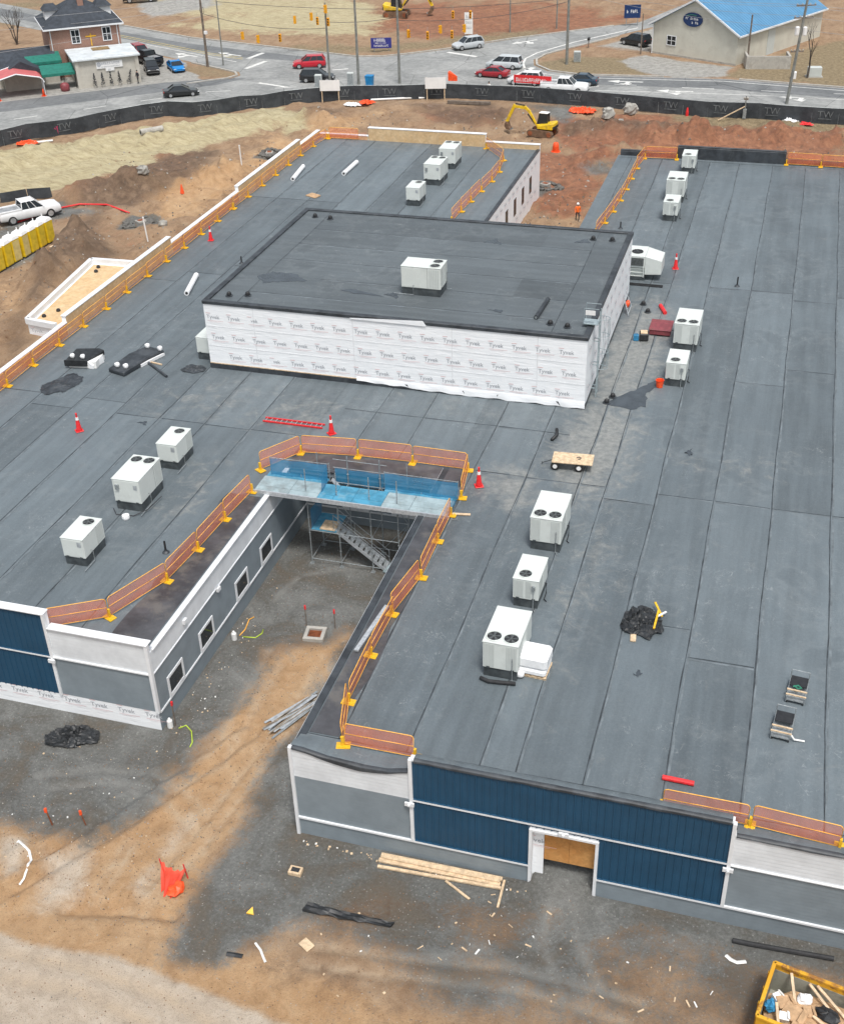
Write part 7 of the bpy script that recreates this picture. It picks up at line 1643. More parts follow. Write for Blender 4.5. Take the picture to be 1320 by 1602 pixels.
# ------------------------------------------------------------------ excavators
M['exc_yellow'] = simple('excavator_yellow', (.75, .5, .015), .45, .15, 2, dirt=(.4, .26, .08)); M['mud_steel'] = simple('muddy_steel', (.15, .09, .055), .8, .3, 3)
def excavator(label, x, y, rz, s=1.0, upper=0.0):
    t = thing('excavator', label, 'excavator', (x, y, gz(x, y)), rz, 'tracked excavators'); t.scale = (s, s, s)
    for sy in (-1, 1):
        m = MB(); rings = []
        pr = [(-1.75, .45), (-1.6, .75), (-1.3, .85), (1.3, .85), (1.6, .75), (1.75, .45), (1.6, .12), (1.3, 0), (-1.3, 0), (-1.6, .12)]
        m.loft([[(px, sy * .95 - .25, pz) for px, pz in pr], [(px, sy * .95 + .25, pz) for px, pz in pr]]); tr = m.build('track', M['mud_steel'], t)
        for px in (-1.25, 1.25):
            m = MB(); m.lathe([(.3, -.28), (.3, .28)], 12, (px, sy * .95, .43), 0, 'Y'); m.build('track_wheel', M['rust'], tr)
    m = MB(); m.box(-.9, .9, -.7, .7, .35, .75); m.lathe([(.6, .75), (.6, .98)], 16); m.build('undercarriage', M['black'], t)
    m = MB(); m.prism([(-1.75, -.75), (-1.55, -1.05), (.9, -1.05), (.9, .15), (.4, .2), (.4, 1.05), (-1.55, 1.05), (-1.75, .75)], 1.0, [1.75, 1.75, 1.25, 1.25, 1.3, 1.35, 1.75, 1.75]); m.build('house', M['exc_yellow'], t, bevel=.05)
    m = MB(); m.box(-1.78, -1.2, -.9, .9, 1.0, 1.4); m.build('counterweight', M['black'], t, bevel=.05)
    m = MB(); m.hexa([(-.55, -1.0, 1.26), (.85, -1.0, 1.26), (.85, -.1, 1.26), (-.55, -.1, 1.26), (-.5, -.95, 2.65), (.55, -.95, 2.65), (.55, -.15, 2.65), (-.5, -.15, 2.65)]); cb = m.build('cab', M['glass'], t)
    m = MB(); m.box(-.56, .62, -1.0, -.1, 2.651, 2.74); m.build('cab_roof', M['poly_white'], cb, bevel=.03)
    for a, b in (((-.55, -1.0, 1.26), (-.5, -.95, 2.65)), ((.85, -1.0, 1.26), (.55, -.95, 2.65)), ((.85, -.1, 1.26), (.55, -.15, 2.65)), ((-.55, -.1, 1.26), (-.5, -.15, 2.65)), ((.1, -1.0, 1.26), (.08, -.96, 2.65))):
        m = MB(); m.beam(a, b, .07, .07); m.build('cab_post', M['black'], cb)
    m = MB(); m.box(-.56, .86, -1.02, -.98, 1.2, 1.75); m.build('cab_door', M['black'], cb)
    m = MB(); bp = [(.8, .25, 1.35), (1.7, .25, 2.75), (2.3, .25, 3.25), (4.0, .25, 3.3)]
    wds = (.42, .5, .48, .3)
    rings = [[(px, py - .14, pz - w / 2 * .6), (px, py + .14, pz - w / 2 * .6), (px + .0, py + .14, pz + w / 2), (px, py - .14, pz + w / 2)] for (px, py, pz), w in zip(bp, wds)]
    m.loft(rings); m.build('boom', M['exc_yellow'], t)
    m = MB(); m.beam((3.75, .25, 3.55), (4.85, .25, 1.35), .26, .36); m.build('stick', M['exc_yellow'], t)
    m = MB(); m.tube((1.0, .25, 1.4), (2.0, .25, 2.55), .09, 8); m.tube((2.4, .25, 3.55), (3.7, .25, 3.7), .08, 8); m.tube((4.0, .05, 3.2), (4.75, .05, 1.9), .07, 8); m.build('hydraulic_ram', M['black'], t)
    m = MB(); pr = [(4.75, 1.4), (5.0, 1.25), (5.05, .8), (4.8, .45), (4.35, .4), (4.25, .55), (4.5, .75), (4.6, 1.1)]
    m.loft([[(px, -.15, pz) for px, pz in pr], [(px, .65, pz) for px, pz in pr]]); bk = m.build('bucket', M['mud_steel'], t)
    m = MB()
    for k in range(4): m.box(4.12, 4.3, -.12 + k * .22, -.02 + k * .22, .42, .5)
    m.build('bucket_teeth', M['galv'], bk)
    m = MB(); m.obox((1.5, -.45, .45), .12, 2.0, .4, 0); m.build('blade', M['black'], t)
    return t
excavator('yellow mini excavator digging behind the far left wing, arm to the left', -28.3, 141.2, R(170), .92)
excavator('yellow excavator working in the field beyond the intersection', -67.3, 207.5, R(8), 1.25)

# ------------------------------------------------------------------ traffic
vehicle('sedan', 'black sedan driving on the road before the brick house', 'sedan', BLK, -79.7, 150.6, R(31))
vehicle('sports_car', 'bright blue sports car parked beside the beige restaurant', 'sport', (.0, .2, .55), -87.3, 164.4, R(-50)); vehicle('sedan', 'black car parked nearest the beige restaurant corner', 'suv', BLK, -90.2, 162.4, R(-55))
vehicle('pickup_truck', 'black pickup parked behind the black car at the restaurant', 'pickup', BLK, -93.2, 167.2, R(145), cat='pickup'); vehicle('sedan', 'dark red car parked behind the black pickup', 'suv', RED, -96.8, 171.6, R(-40)); vehicle('sedan', 'white car parked behind the beige restaurant roof', 'sedan', WHT, -101.0, 172.2, R(-40))
vehicle('sport_utility_vehicle', 'red sport utility vehicle crossing the intersection', 'suv', (.5, .012, .03), -68.4, 169.2, R(200)); vehicle('sport_utility_vehicle', 'black sport utility vehicle behind the left white board', 'suv', BLK, -64.2, 161.4, R(12)); 
vehicle('sport_utility_vehicle', 'silver sport utility vehicle at the far kerb of the intersection', 'suv', SIL, -48.9, 185.0, R(222)); vehicle('sport_utility_vehicle', 'light silver sport utility vehicle beside the dark red sedan', 'van', (.56, .6, .62), -40.6, 173.6, R(176)); vehicle('sedan', 'dark red sedan waiting at the stop line', 'sedan', RED, -41.0, 168.3, R(172))
vehicle('sedan', 'white car with a red banner behind the fence', 'suv', WHT, -35.6, 165.0, R(178)); vehicle('sedan', 'dark blue sedan on the right road before the grass corner', 'sedan', NVY, -28.4, 166.2, R(178)); vehicle('pickup_truck', 'white pickup just behind the fence gate, right of the white car', 'pickup', WHT, -29.6, 161.4, R(0), cat='pickup')
vehicle('sport_utility_vehicle', 'black sport utility vehicle parked left of the blue roofed hall', 'suv', BLK, -24.6, 191.5, R(150))
vehicle('pickup_truck', 'dark pickup at the very top edge left of the excavator field', 'pickup', BLK, *(-118.87, 213.42, 0.00)[:2], R(30), cat='pickup')
t = thing('banner', 'red and white printed banner on frame in front of the white car', 'banner', (-34.0, 161.9, 0.03), R(-4)); 
m = MB(); m.box(-2.6, 2.6, -.02, .02, .9, 1.9); m.build('cloth', M['red'], t); m = MB(); m.add_mesh(scribble(4.2, .5, 14, 4), frame((-.2, -.025, 1.3), (1, 0, 0), (0, -1, 0))); 
for s in (-2.6, 2.6): m.tube((s, 0, 0), (s, 0, 2.0), .04, 6)
m.build('lettering', M['sign_white'], t)

# ------------------------------------------------------------------ poles, wires, signals
def pole(label, x, y, h, kind='wood', r=.16, arms=(), lean=(0, 0), name='utility_pole'):
    z = gz(x, y); t = thing(name, label, 'pole', (x, y, z), 0, 'utility poles'); m = MB(); m.tube((0, 0, -.3), (lean[0], lean[1], h), r, 10, 0, r * .7); m.build('shaft', M['pole_wood' if kind == 'wood' else 'pole_grey'], t)
    for za, w, a in arms:
        f = za / h; c, d = math.cos(a), math.sin(a); m = MB(); m.beam((lean[0] * f - c * w / 2, lean[1] * f - d * w / 2, za), (lean[0] * f + c * w / 2, lean[1] * f + d * w / 2, za), .12, .14); ar = m.build('cross_arm', M['pole_wood'], t)
        m = MB()
        for s in (-.45, -.2, .2, .45): m.lathe([(.07, za + .08), (.09, za + .2), (.04, za + .26)], 8, (lean[0] * f + c * w * s, lean[1] * f + d * w * s, 0))
        m.build('insulators', M['concrete'], ar)
    return t
M['pole_grey'] = simple('grey_pole', (.2, .205, .19), .7, .2, 2)
p1 = pole('wood utility pole on the dirt island by the blue car', -83.5, 167.0, 10.2, r=.2); m = MB(); m.box(.1, .5, -.2, .2, 4.6, 5.0); m.build('transformer_box', M['sign_white'], p1); m = MB(); m.path([(.1 + .35 * math.cos(a), 0, 7.8 + .5 * math.sin(a)) for a in [k * .785 for k in range(8)]], .03, 5, closed=True); m.build('cable_coil', M['wire_dark'], p1)
pole('thin grey pole right of the wood pole on the dirt island', -81.6, 168.3, 10.0, 'grey', .11)
pole('dark pole behind the black vehicle and left white board', -62.2, 160.9, 10.4, 'grey', .17); pole('grey utility pole behind the fence, middle of three', -58.0, 160.9, 12.0, 'grey', .2); pole('grey-green utility pole behind the fence, right of the blue bin', -52.6, 162.4, 12.0, 'grey', .2)
pole('utility pole on the dry grass corner', -32.4, 177.6, 11.5, 'grey', .22); p7 = pole('tall leaning utility pole with cross arms and transformers at the right', -1.4, 161.0, 13.0, 'grey', .2, ((11.6, 2.4, R(20)), (10.2, 2.4, R(20)), (6.3, 1.6, R(20))), (.9, 0))
m = MB()
for dx in (-.45, .45): m.lathe([(.22, 8.2), (.26, 8.3), (.26, 9.1), (.2, 9.2)], 12, (.58 + dx, -.1, 0))
m.build('transformers', M['sign_white'], p7)
pole('short wood pole before the blue roofed hall', -7.6, 181.6, 6.6, 'wood', .15); pole('slim dark pole at the left corner of the blue roofed hall', -23.0, 185.6, 5.6, 'wood', .1); pole('distant pole by the road bend, left of two', -45.4, 198.0, 6.0, 'grey', .12); pole('distant pole by the road bend, right of two', -38.6, 201.5, 7.0, 'grey', .12)
t = pole('short pole with a timber brace at the fence on the red berm', -6.0, 152.6, 2.7, 'grey', .09, ((2.3, .5, 0),)); m = MB(); m.beam((0, 0, 1.5), (-3.0, -1.2, 0), .1, .1); m.build('brace', M['lumber'], t); m = MB(); m.box(-.2, .2, -.25, .05, .1, 1.2); m.build('meter_box', M['galv'], t)
def wire(label, a, b, sag_, r=.02, mat='wire', grp='overhead wires'):
    m = MB(); a = Vector(a); b = Vector(b); m.path([a.lerp(b, k / 16) - Vector((0, 0, sag_ * 4 * (k / 16) * (1 - k / 16))) for k in range(17)], r, 4); return tag(m.build('overhead_wire', M[mat]), label, 'wire', grp)
W = wire
W('span wire carrying the far row of signals over the intersection', (-81.6, 168.3, 8.8), (-32.4, 177.6, 8.8), 1.2, .03, 'wire_dark'); W('span wire carrying the left row of signals', (-83.5, 167.0, 7.4), (-62.2, 160.9, 7.2), .8, .03, 'wire_dark'); W('span wire carrying the right row of signals', (-52.6, 162.4, 8.2), (-32.4, 177.6, 8.4), .9, .03, 'wire_dark'); W('span wire between the poles behind the fence', (-62.2, 160.9, 8.0), (-52.6, 162.4, 8.6), .3, .03, 'wire_dark')
W('upper power line passing before the restaurant', (-125, 146, 8.6), (-83.5, 167, 9.4), .8); W('lower power line passing before the restaurant', (-125, 146, 7.2), (-83.5, 167, 8.4), .9); W('power line from the left street end to the dirt island', (-125, 130, 5.4), (-83.5, 167, 7.0), .9)
for i, (dz_, lb) in enumerate(((11.7, 'top'), (11.4, 'second'), (10.3, 'third'), (8.8, 'lowest'))):
    W('%s power line from the grass corner pole to the tall leaning pole' % lb, (-32.4, 177.6, 11.2 - i * .5), (-.6, 161.0 + .3 * i, dz_), .7); W('%s power line leaving the tall leaning pole to the right' % lb, (-.6, 161.0, dz_), (60, 158, dz_), 1.2); W('%s power line from the grass corner pole along the far road' % lb, (-32.4, 177.6, 11.2 - i * .6), (-45.4 - 25, 236 + 3 * i, 8.0 + i * .4), .8)
M['sig_yellow'] = simple('signal_yellow', (.8, .36, .01), .5, .12, 4)
def signal(label, x, y, z, rz):
    t = thing('traffic_signal', label, 'traffic light', (x, y, z + .15), rz, 'yellow traffic signals over the intersection'); t.scale = (.85, .85, .85)
    m = MB(); m.box(-.2, .2, -.14, .14, 0, 1.25); m.build('housing', M['sig_yellow'], t, bevel=.03); m = MB(); m.tube((0, 0, 1.25), (0, 0, 1.9), .03, 6); m.build('hanger', M['galv'], t)
    for k in range(3):
        m = MB(); m.lathe([(.15, -.02), (.16, -.2), (.14, -.2), (.13, -.02)], 12, (0, -.14, .22 + .4 * k), 0, 'Y'); vs = m.build('visor', M['sig_yellow'], t)
        m = MB(); m.lathe([(.13, -.03), (.13, -.005)], 10, (0, -.14, .22 + .4 * k), 0, 'Y'); m.build('lens', M['black'], vs)
SG = [(-76.5, 165.0, 4.3, R(-110), 'leftmost traffic signal above the road'), (-73.8, 164.2, 4.1, R(-110), 'second traffic signal from the left'), (-70.0, 163.1, 4.6, R(10), 'third traffic signal from the left, hung low'), (-70.6, 170.3, 5.6, R(180), 'dark backed signal left in the far row'), (-68.2, 170.8, 6.0, R(-120), 'signal with side hood in the far row, the upper of two'), (-67.4, 171.0, 5.4, R(10), 'signal hung just below its neighbour in the far row'),
 (-62.0, 160.55, 9.0, R(-110), 'traffic signal fixed near the top of the dark pole'), (-51.4, 163.2, 5.7, R(60), 'signal nearest the grey-green pole in the right row'), (-49.2, 164.9, 5.2, R(10), 'second signal in the right row from the grey-green pole'), (-47.7, 166.1, 5.8, R(-110), 'third signal in the right row from the grey-green pole'), (-46.4, 167.1, 5.0, R(10), 'fourth signal in the right row from the grey-green pole'), (-44.9, 168.2, 5.6, R(-110), 'fifth signal in the right row, above the silver vehicle'),
 (-48.3, 174.6, 6.1, R(10), 'left of the two signals high in the far right row'), (-45.9, 175.1, 6.1, R(10), 'right of the two signals high in the far right row'), (-61.75, 160.55, 7.4, R(10), 'small signal below the top one on the dark pole')]
for x, y, z, rz, lb in SG: signal(lb, x, y, z, rz)
# roadside signs, bins and boxes
def sign(label, x, y, rz, w, h, z0, face, txt=None, tcol='sign_white', name='road_sign', size=.5, lines=None):
    t = thing(name, label, 'sign', (x, y, gz(x, y)), rz); m = MB(); m.tube((-w * .35, 0.03, -.2), (-w * .35, .03, z0 + h), .05, 6); m.tube((w * .35, 0.03, -.2), (w * .35, .03, z0 + h), .05, 6); m.build('posts', M['galv'], t)
    m = MB(); m.box(-w / 2, w / 2, -.06, -.025, z0, z0 + h); m.build('panel', M[face], t)
    if lines:
        m = MB()
        for n_, sz, zz in lines: m.add_mesh(scribble(w * .72, sz, n_, n_), frame((0, -.07, z0 + h * zz), (1, 0, 0), (0, -1, 0)))
        m.build('lettering', M[tcol], t, fixn=False)
M['sign_blue'] = simple('sign_blue', (.03, .035, .22), .5, .08, 2); M['sign_navy'] = simple('sign_navy', (.01, .035, .12), .4, .1, 2); M['bright_blue'] = simple('bright_blue', (.01, .2, .45), .5, .15, 2)
sign('blue two line board with white lettering beyond the intersection', -61.4, 181.2, R(16), 3.1, 1.5, .5, 'sign_blue', lines=((10, .5, .76), (12, .3, .24), (1, .09, .5)))
m = MB(); sign('white lettered panel standing behind the silver vehicle', -51.0, 193.5, R(10), 1.3, 3.2, .5, 'sign_white', tcol='ink', lines=((4, .4, .8), (4, .4, .55), (4, .36, .3)))
sign('dark blue square sign left of the blue roofed hall', -27.2, 205.5, R(16), 2.6, 2.0, 1.2, 'sign_navy', lines=((6, .5, .5),))
t = thing('mailbox', 'black mailbox on a post at the grass corner', 'mailbox', (*(-31.19, 188.55, 0.00)[:2], 0)); m = MB(); m.box(-.06, .06, -.06, .06, 0, 1.1); m.build('post', M['pole_wood'], t); m = MB(); m.box(-.2, .2, -.35, .35, 1.1, 1.5); m.build('box', M['black'], t, bevel=.08)
t = thing('blue_bin', 'bright blue bin behind the fence between two poles', 'bin', (-56.2, 160.3, 0.02)); m = MB(); m.hexa([(-.42, -.4, 0), (.42, -.4, 0), (.42, .4, 0), (-.42, .4, 0), (-.52, -.5, 1.35), (.52, -.5, 1.35), (.52, .5, 1.35), (-.52, .5, 1.35)]); m.build('body', M['bright_blue'], t, bevel=.04); m = MB(); m.box(-.55, .55, -.54, .54, 1.351, 1.43); m.build('lid', M['bright_blue'], t, bevel=.03)
def cabinet(label, x, y, w, h):
    t = thing('utility_cabinet', label, 'cabinet', (x, y, 0.02), R(12), 'grey roadside cabinets'); m = MB(); m.box(-w / 2, w / 2, -.3, .3, 0, h); m.build('body', M['coil'], t, bevel=.06); m = MB(); m.box(-w / 2 + .06, w / 2 - .06, -.325, -.301, .15, h - .15); m.build('door', M['galv'], t)
cabinet('grey roadside cabinet beside the black vehicle', -62.9, 158.4, .95, 1.7); cabinet('grey roadside cabinet left of the blue bin', -58.8, 159.9, .9, 1.8); cabinet('grey cabinet at the pole on the grass corner', -31.2, 179.2, 1.0, 1.5)

# ------------------------------------------------------------------ people
def person(label, x, y, z, rz, top, legs, hat=None, h=1.76, step=.12):
    """one skinned body; cloth colours are set by height and reach"""
    vs = [(0, 0, .95), (0, 0, 1.18), (0, 0, 1.42), (0, 0, 1.52), (0, .02, 1.62), (0, .02, 1.74), (-.1, 0, .88), (-.12, step, .5), (-.12, step * .6, .08), (-.12, step * .6 + .16, .04), (.1, 0, .88), (.12, -step * .6, .5), (.12, -step, .08), (.12, -step + .16, .04), (-.2, 0, 1.4), (-.27, -.03, 1.14), (-.25, .12, .92), (-.25, .16, .84), (.2, 0, 1.4), (.27, .03, 1.14), (.25, .16, .95), (.25, .2, .87)]
    es = [(0, 1), (1, 2), (2, 3), (3, 4), (4, 5), (0, 6), (6, 7), (7, 8), (8, 9), (0, 10), (10, 11), (11, 12), (12, 13), (2, 14), (14, 15), (15, 16), (16, 17), (2, 18), (18, 19), (19, 20), (20, 21)]
    rd = [.15, .14, .16, .065, .095, .09, .11, .08, .055, .045, .11, .08, .055, .045, .08, .055, .042, .04, .08, .055, .042, .04]
    me = bpy.data.meshes.new('person'); me.from_pydata(vs, es, [])
    o = bpy.data.objects.new('person', me); COL.objects.link(o)
    md = o.modifiers.new('Skin', 'SKIN'); o.modifiers.new('Sub', 'SUBSURF').levels = 1; o.modifiers['Sub'].render_levels = 1
    for i, r_ in enumerate(rd): me.skin_vertices[0].data[i].radius = (r_, r_ * .85)
    me.skin_vertices[0].data[0].use_root = True
    dg = bpy.context.evaluated_depsgraph_get(); nm = bpy.data.meshes.new_from_object(o.evaluated_get(dg)); bpy.data.objects.remove(o)
    for mt in (M[top], M[legs], M['skin'], M['black']): nm.materials.append(mt)
    for p in nm.polygons:
        c = p.center
        p.material_index = 3 if c.z < .12 else 1 if c.z < .93 and abs(c.x) < .2 else 2 if c.z > 1.5 or (c.z < .93 and abs(c.x) > .2) else 0
    nm.polygons.foreach_set('use_smooth', [True] * len(nm.polygons))
    q = put('person', nm, None, (x, y, z), rz); tag(q, label, 'person')
    if hat:
        m = MB(); m.lathe([(.15, 1.70), (.125, 1.72), (.115, 1.79), (.06, 1.85), (.01, 1.86)], 12, (0, .02, 0)); m.build('hard_hat', M[hat], q, smooth=True)
    else:
        m = MB(); m.lathe([(.1, 1.68), (.105, 1.74), (.08, 1.81), (.01, 1.83)], 10, (0, .0, 0)); m.build('hair', M['black'], q, smooth=True)
    return q
M['skin'] = simple('skin', (.4, .24, .17), .6, .1, 5); M['hivis'] = simple('hi_vis_orange', (.9, .17, .02), .6, .1, 5); M['trousers'] = simple('dark_trousers', (.03, .03, .035), .8, .2, 5)
person('worker in orange vest and white hard hat between the two far wings', -18.95, 112.7, gz(-18.95, 112.7), R(200), 'hivis', 'trousers', 'sign_white')
person('person in black standing at the road corner of the beige restaurant', -89.0, 156.0, .02, R(160), 'trousers', 'trousers')
person('person with white top standing just behind the fence by the white car', -39.0, 158.2, .03, R(160), 'sign_white', 'trousers')

# ------------------------------------------------------------------ beige restaurant and brick house (top left)
BA = Vector((-95.9, 151.7)); ang = R(38)
def lf(): 
    return dict(loc=(BA.x, BA.y, 0), rz=ang)
M['stucco'] = simple('beige_stucco', (.5, .475, .42), .85, .08, .8, dirt=(.4, .37, .32)); M['shingle'] = simple('dark_shingles', (.035, .043, .055), .8, .25, 1.5); M['flat_white'] = simple('white_flat_roof', (.58, .62, .64), .6, .1, .6, dirt=(.42, .45, .45)); M['awning'] = simple('green_awning', (.015, .16, .12), .6, .15, 2); M['carport_red'] = simple('red_carport_roof', (.52, .13, .13), .5, .1, 1.2); M['roof_brown'] = simple('brown_patch', (.25, .17, .08), .8, .3, 2)
def brick_mat():
    q = NT('brick_wall'); p = q.obj(); b = q.n('ShaderNodeTexBrick'); b.inputs['Scale'].default_value = 4.0; b.inputs['Color1'].default_value = (.33, .17, .12, 1); b.inputs['Color2'].default_value = (.25, .125, .09, 1); b.inputs['Mortar'].default_value = (.36, .31, .27, 1)
    mp = q.n('ShaderNodeMapping'); mp.inputs['Rotation'].default_value = (R(90), 0, 0); q.l(p, mp.inputs['Vector']); q.l(mp.outputs[0], b.inputs['Vector']); q.color(b.outputs['Color']); q.rough(.9); return q.mat
M['brick'] = brick_mat()
t = thing('restaurant', 'low beige restaurant with white flat roof and a sign over five slim shrubs', 'building', (BA.x, BA.y, 0), ang)
m = MB(); m.box(0, 8.6, 0, 7.5, 0, 3.6); m.build('wall', M['stucco'], t); m = MB(); m.box(-.35, 8.95, -.4, 7.6, 3.601, 3.85); m.build('roof', M['flat_white'], t, bevel=.04)
for x in (-.05, 8.15):
    m = MB(); m.box(x, x + .5, -.15, -.002, 0, 3.6); m.build('pilaster', M['stucco'], t)
m = MB(); m.box(3.2, 5.6, 4.6, 6.4, 3.852, 3.95); m.build('roof_patch', M['roof_brown'], t)
m = MB(); m.box(2.8, 6.4, -.12, -.04, 2.35, 3.25); m.box(4.0, 5.2, -.12, -.04, 1.95, 2.35); sg = m.build('sign_panel', M['sign_white'], t); m = MB(); m.add_mesh(scribble(2.6, .34, 9, 1), frame((4.75, -.13, 2.98), (1, 0, 0), (0, -1, 0))); m.add_mesh(scribble(2.6, .16, 14, 2), frame((4.75, -.13, 2.55), (1, 0, 0), (0, -1, 0))); m.add_mesh(scribble(.6, .22, 3, 3), frame((4.6, -.13, 2.12), (1, 0, 0), (0, -1, 0))); m.build('lettering', M['ink'], sg, fixn=False); m = MB(); m.lathe([(.3, -.02), (.3, 0)], 14, (3.15, -.125, 2.9), 0, 'Y'); m.build('emblem', M['ink'], sg)
for i, (x, ln) in enumerate(((2.2, .0), (3.3, 0), (4.45, 0), (5.6, 0), (6.8, .5))):
    p = Matrix.Translation((BA.x, BA.y, 0)) @ Matrix.Rotation(ang, 4, 'Z') @ Vector((x, -.6, 0)); s = thing('slim_shrub', '%s slim dark shrub from the left against the beige restaurant wall' % ORD[i], 'shrub', p, ang, 'slim shrubs at the restaurant'); m = MB(); rnd = random.Random(i)
    m.lathe([(.2, 0), (.25, .3), (.2, .32)], 10); m.build('pot', M['concrete'], s); m = MB()
    for k in range(220):
        zz = rnd.uniform(.3, 1.95); rr = .3 * (1 - (zz - .3) / 1.8) ** .8 * rnd.uniform(.4, 1.1); a = rnd.uniform(0, 6.3); c = Vector((rr * math.cos(a) + ln * (zz - .3) / 1.6, rr * math.sin(a), zz)); d1_ = Vector((rnd.uniform(-1, 1), rnd.uniform(-1, 1), rnd.uniform(-.2, 1))) * .09; d2_ = Vector((rnd.uniform(-1, 1), rnd.uniform(-1, 1), rnd.uniform(-.5, 1))) * .05
        m.poly([c - d1_, c + d2_, c + d1_, c - d2_])
    m.build('foliage', M['leaf_dark'] if 'leaf_dark' in M else M['shingle'], s, fixn=False); m = MB(); m.tube((0, 0, .2), (ln * .8, 0, 1.7), .03, 5); m.build('trunk', M['pole_wood'], s)
h = thing('brick_house', 'two storey brick house with dark hipped roof, dormers and a chimney', 'house', (BA.x, BA.y, 0), ang)
hx0, hx1, hy0, hy1, he = -2.2, 7.8, 7.9, 17.6, 6.7
m = MB(); m.box(hx0, hx1, hy0, hy1, 0, he); m.build('wall', M['brick'], h)
m = MB(); o_ = .6; cxh, cyh = (hx0 + hx1) / 2, (hy0 + hy1) / 2; a_ = [(hx0 - o_, hy0 - o_, he), (hx1 + o_, hy0 - o_, he), (hx1 + o_, hy1 + o_, he), (hx0 - o_, hy1 + o_, he)]; r1, r2 = (cxh - .5, cyh, he + 3.1), (cxh + .5, cyh, he + 3.1)
m.poly([a_[0], a_[1], r2, r1]); m.poly([a_[1], a_[2], r2]); m.poly([a_[2], a_[3], r1, r2]); m.poly([a_[3], a_[0], r1]); m.poly(a_[::-1]); rf = m.build('roof', M['shingle'], h)
m = MB()
for a, b in zip(a_, a_[1:] + a_[:1]): m.beam((a[0], a[1], he - .08), (b[0], b[1], he - .08), .12, .2)
m.build('fascia', M['white_trim'], rf)
m = MB(); m.box(cxh + .1, cxh + .9, cyh - 1.7, cyh - .9, he + 1.6, he + 4.1); m.build('chimney', M['brick'], rf)
for x0, y0, x1, y1 in ((hx0 + .1, cyh - 1.3, hx0 + 2.6, cyh + 1.0), (hx1 - 2.6, cyh - 1.3, hx1 - .1, cyh + 1.0)):
    m = MB(); m.box(x0 + .25, x1 - .25, y0, y1, he + .2, he + 1.75); dm_ = m.build('dormer', M['white_trim'], rf); m = MB(); m.hexa([(x0, y0 - .3, he + 1.76), (x1, y0 - .3, he + 1.76), (x1, y1 + .3, he + 1.76), (x0, y1 + .3, he + 1.76), (x0 + .6, y0 + .6, he + 2.4), (x1 - .6, y0 + .6, he + 2.4), (x1 - .6, y1, he + 2.4), (x0 + .6, y1, he + 2.4)]); m.build('dormer_roof', M['shingle'], dm_)
for x in (1.0, 5.4):
    m = MB(); m.box(x, x + 1.05, hy0 - .05, hy0 - .004, 4.5, 6.2); w_ = m.build('window', M['glass'], h); m = MB()
    for b in ((x - .12, x, 4.4, 6.32), (x + 1.05, x + 1.17, 4.4, 6.32), (x, x + 1.05, 6.2, 6.32), (x, x + 1.05, 4.4, 4.5), (x, x + 1.05, 5.32, 5.4), (x + .49, x + .56, 4.5, 6.2)): m.box(b[0], b[1], hy0 - .1, hy0 - .045, b[2], b[3])
    m.build('frame', M['white_trim'], w_)
for x in (hx0 + .3, hx1 - .35):
    m = MB(); m.tube((x, hy0 - .1, 3.7), (x, hy0 - .1, he), .06, 6); m.build('downpipe', M['white_trim'], h)
m = MB(); m.box(3.55, 3.68, hy0 - .08, hy0 - .01, 3.9, 5.6); m.box(2.9, 4.35, hy0 - .079, hy0 - .011, 5.15, 5.3); m.build('yellow_wall_mark', M['yellow'], h)
an = thing('dark_roofed_annex', 'low annex with dark pitched roof left of the brick house', 'building', (BA.x, BA.y, 0), ang)
m = MB(); m.box(-22, -1.8, 5.5, 13, 0, 2.6); m.build('wall', M['stucco'], an); m = MB(); m.hexa([(-22.4, 5.0, 2.6), (-1.7, 5.0, 2.6), (-1.7, 13.4, 2.6), (-22.4, 13.4, 2.6), (-22.2, 9.1, 4.3), (-1.8, 9.1, 4.3), (-1.8, 9.3, 4.3), (-22.2, 9.3, 4.3)]); m.build('roof', M['shingle'], an)
m = MB(); m.prism([(-9.5, 2.8), (-4.4, 2.8), (-4.4, 5.4), (-9.5, 5.4)], 0, 2.3); m.hexa([(-9.9, 2.3, 2.3), (-4.0, 2.3, 2.3), (-4.0, 6.2, 2.3), (-9.9, 6.2, 2.3), (-7.05, 2.3, 3.7), (-6.95, 2.3, 3.7), (-6.95, 6.2, 3.7), (-7.05, 6.2, 3.7)]); m.build('gabled_porch', M['stucco'], an)
m = MB(); m.hexa([(-10.0, 2.25, 2.32), (-3.9, 2.25, 2.32), (-3.9, 7.5, 2.32), (-10, 7.5, 2.32), (-7.1, 2.25, 3.85), (-6.9, 2.25, 3.85), (-6.9, 7.5, 3.85), (-7.1, 7.5, 3.85)]); m.build('porch_roof', M['shingle'], an)
for i, (x0, x1, y0, y1, z0, z1, lb) in enumerate(((-4.6, -.1, .6, 3.4, 2.2, 2.9, 'nearer green canvas awning beside the beige restaurant'), (-6.0, -1.2, 5.0, 8.0, 3.0, 3.7, 'farther green canvas awning behind the nearer one'))):
    p = thing('awning', lb, 'awning', (BA.x, BA.y, 0), ang, 'green awnings'); m = MB(); m.hexa([(x0, y0, z0 - .06), (x1, y0, z0 - .06), (x1, y1, z1 - .06), (x0, y1, z1 - .06), (x0, y0, z0), (x1, y0, z0), (x1, y1, z1), (x0, y1, z1)]); m.box(x0, x1, y0 - .02, y0 + .02, z0 - .35, z0 - .061); m.build('canvas', M['awning'], p)
    for x in (x0 + .1, x1 - .1):
        m = MB(); m.tube((x, y0 + .1, 0), (x, y0 + .1, z0 - .07), .04, 6); m.build('post', M['black'], p)
cpt = thing('carport', 'open carport with a rounded red metal roof', 'carport', (BA.x, BA.y, 0), ang)
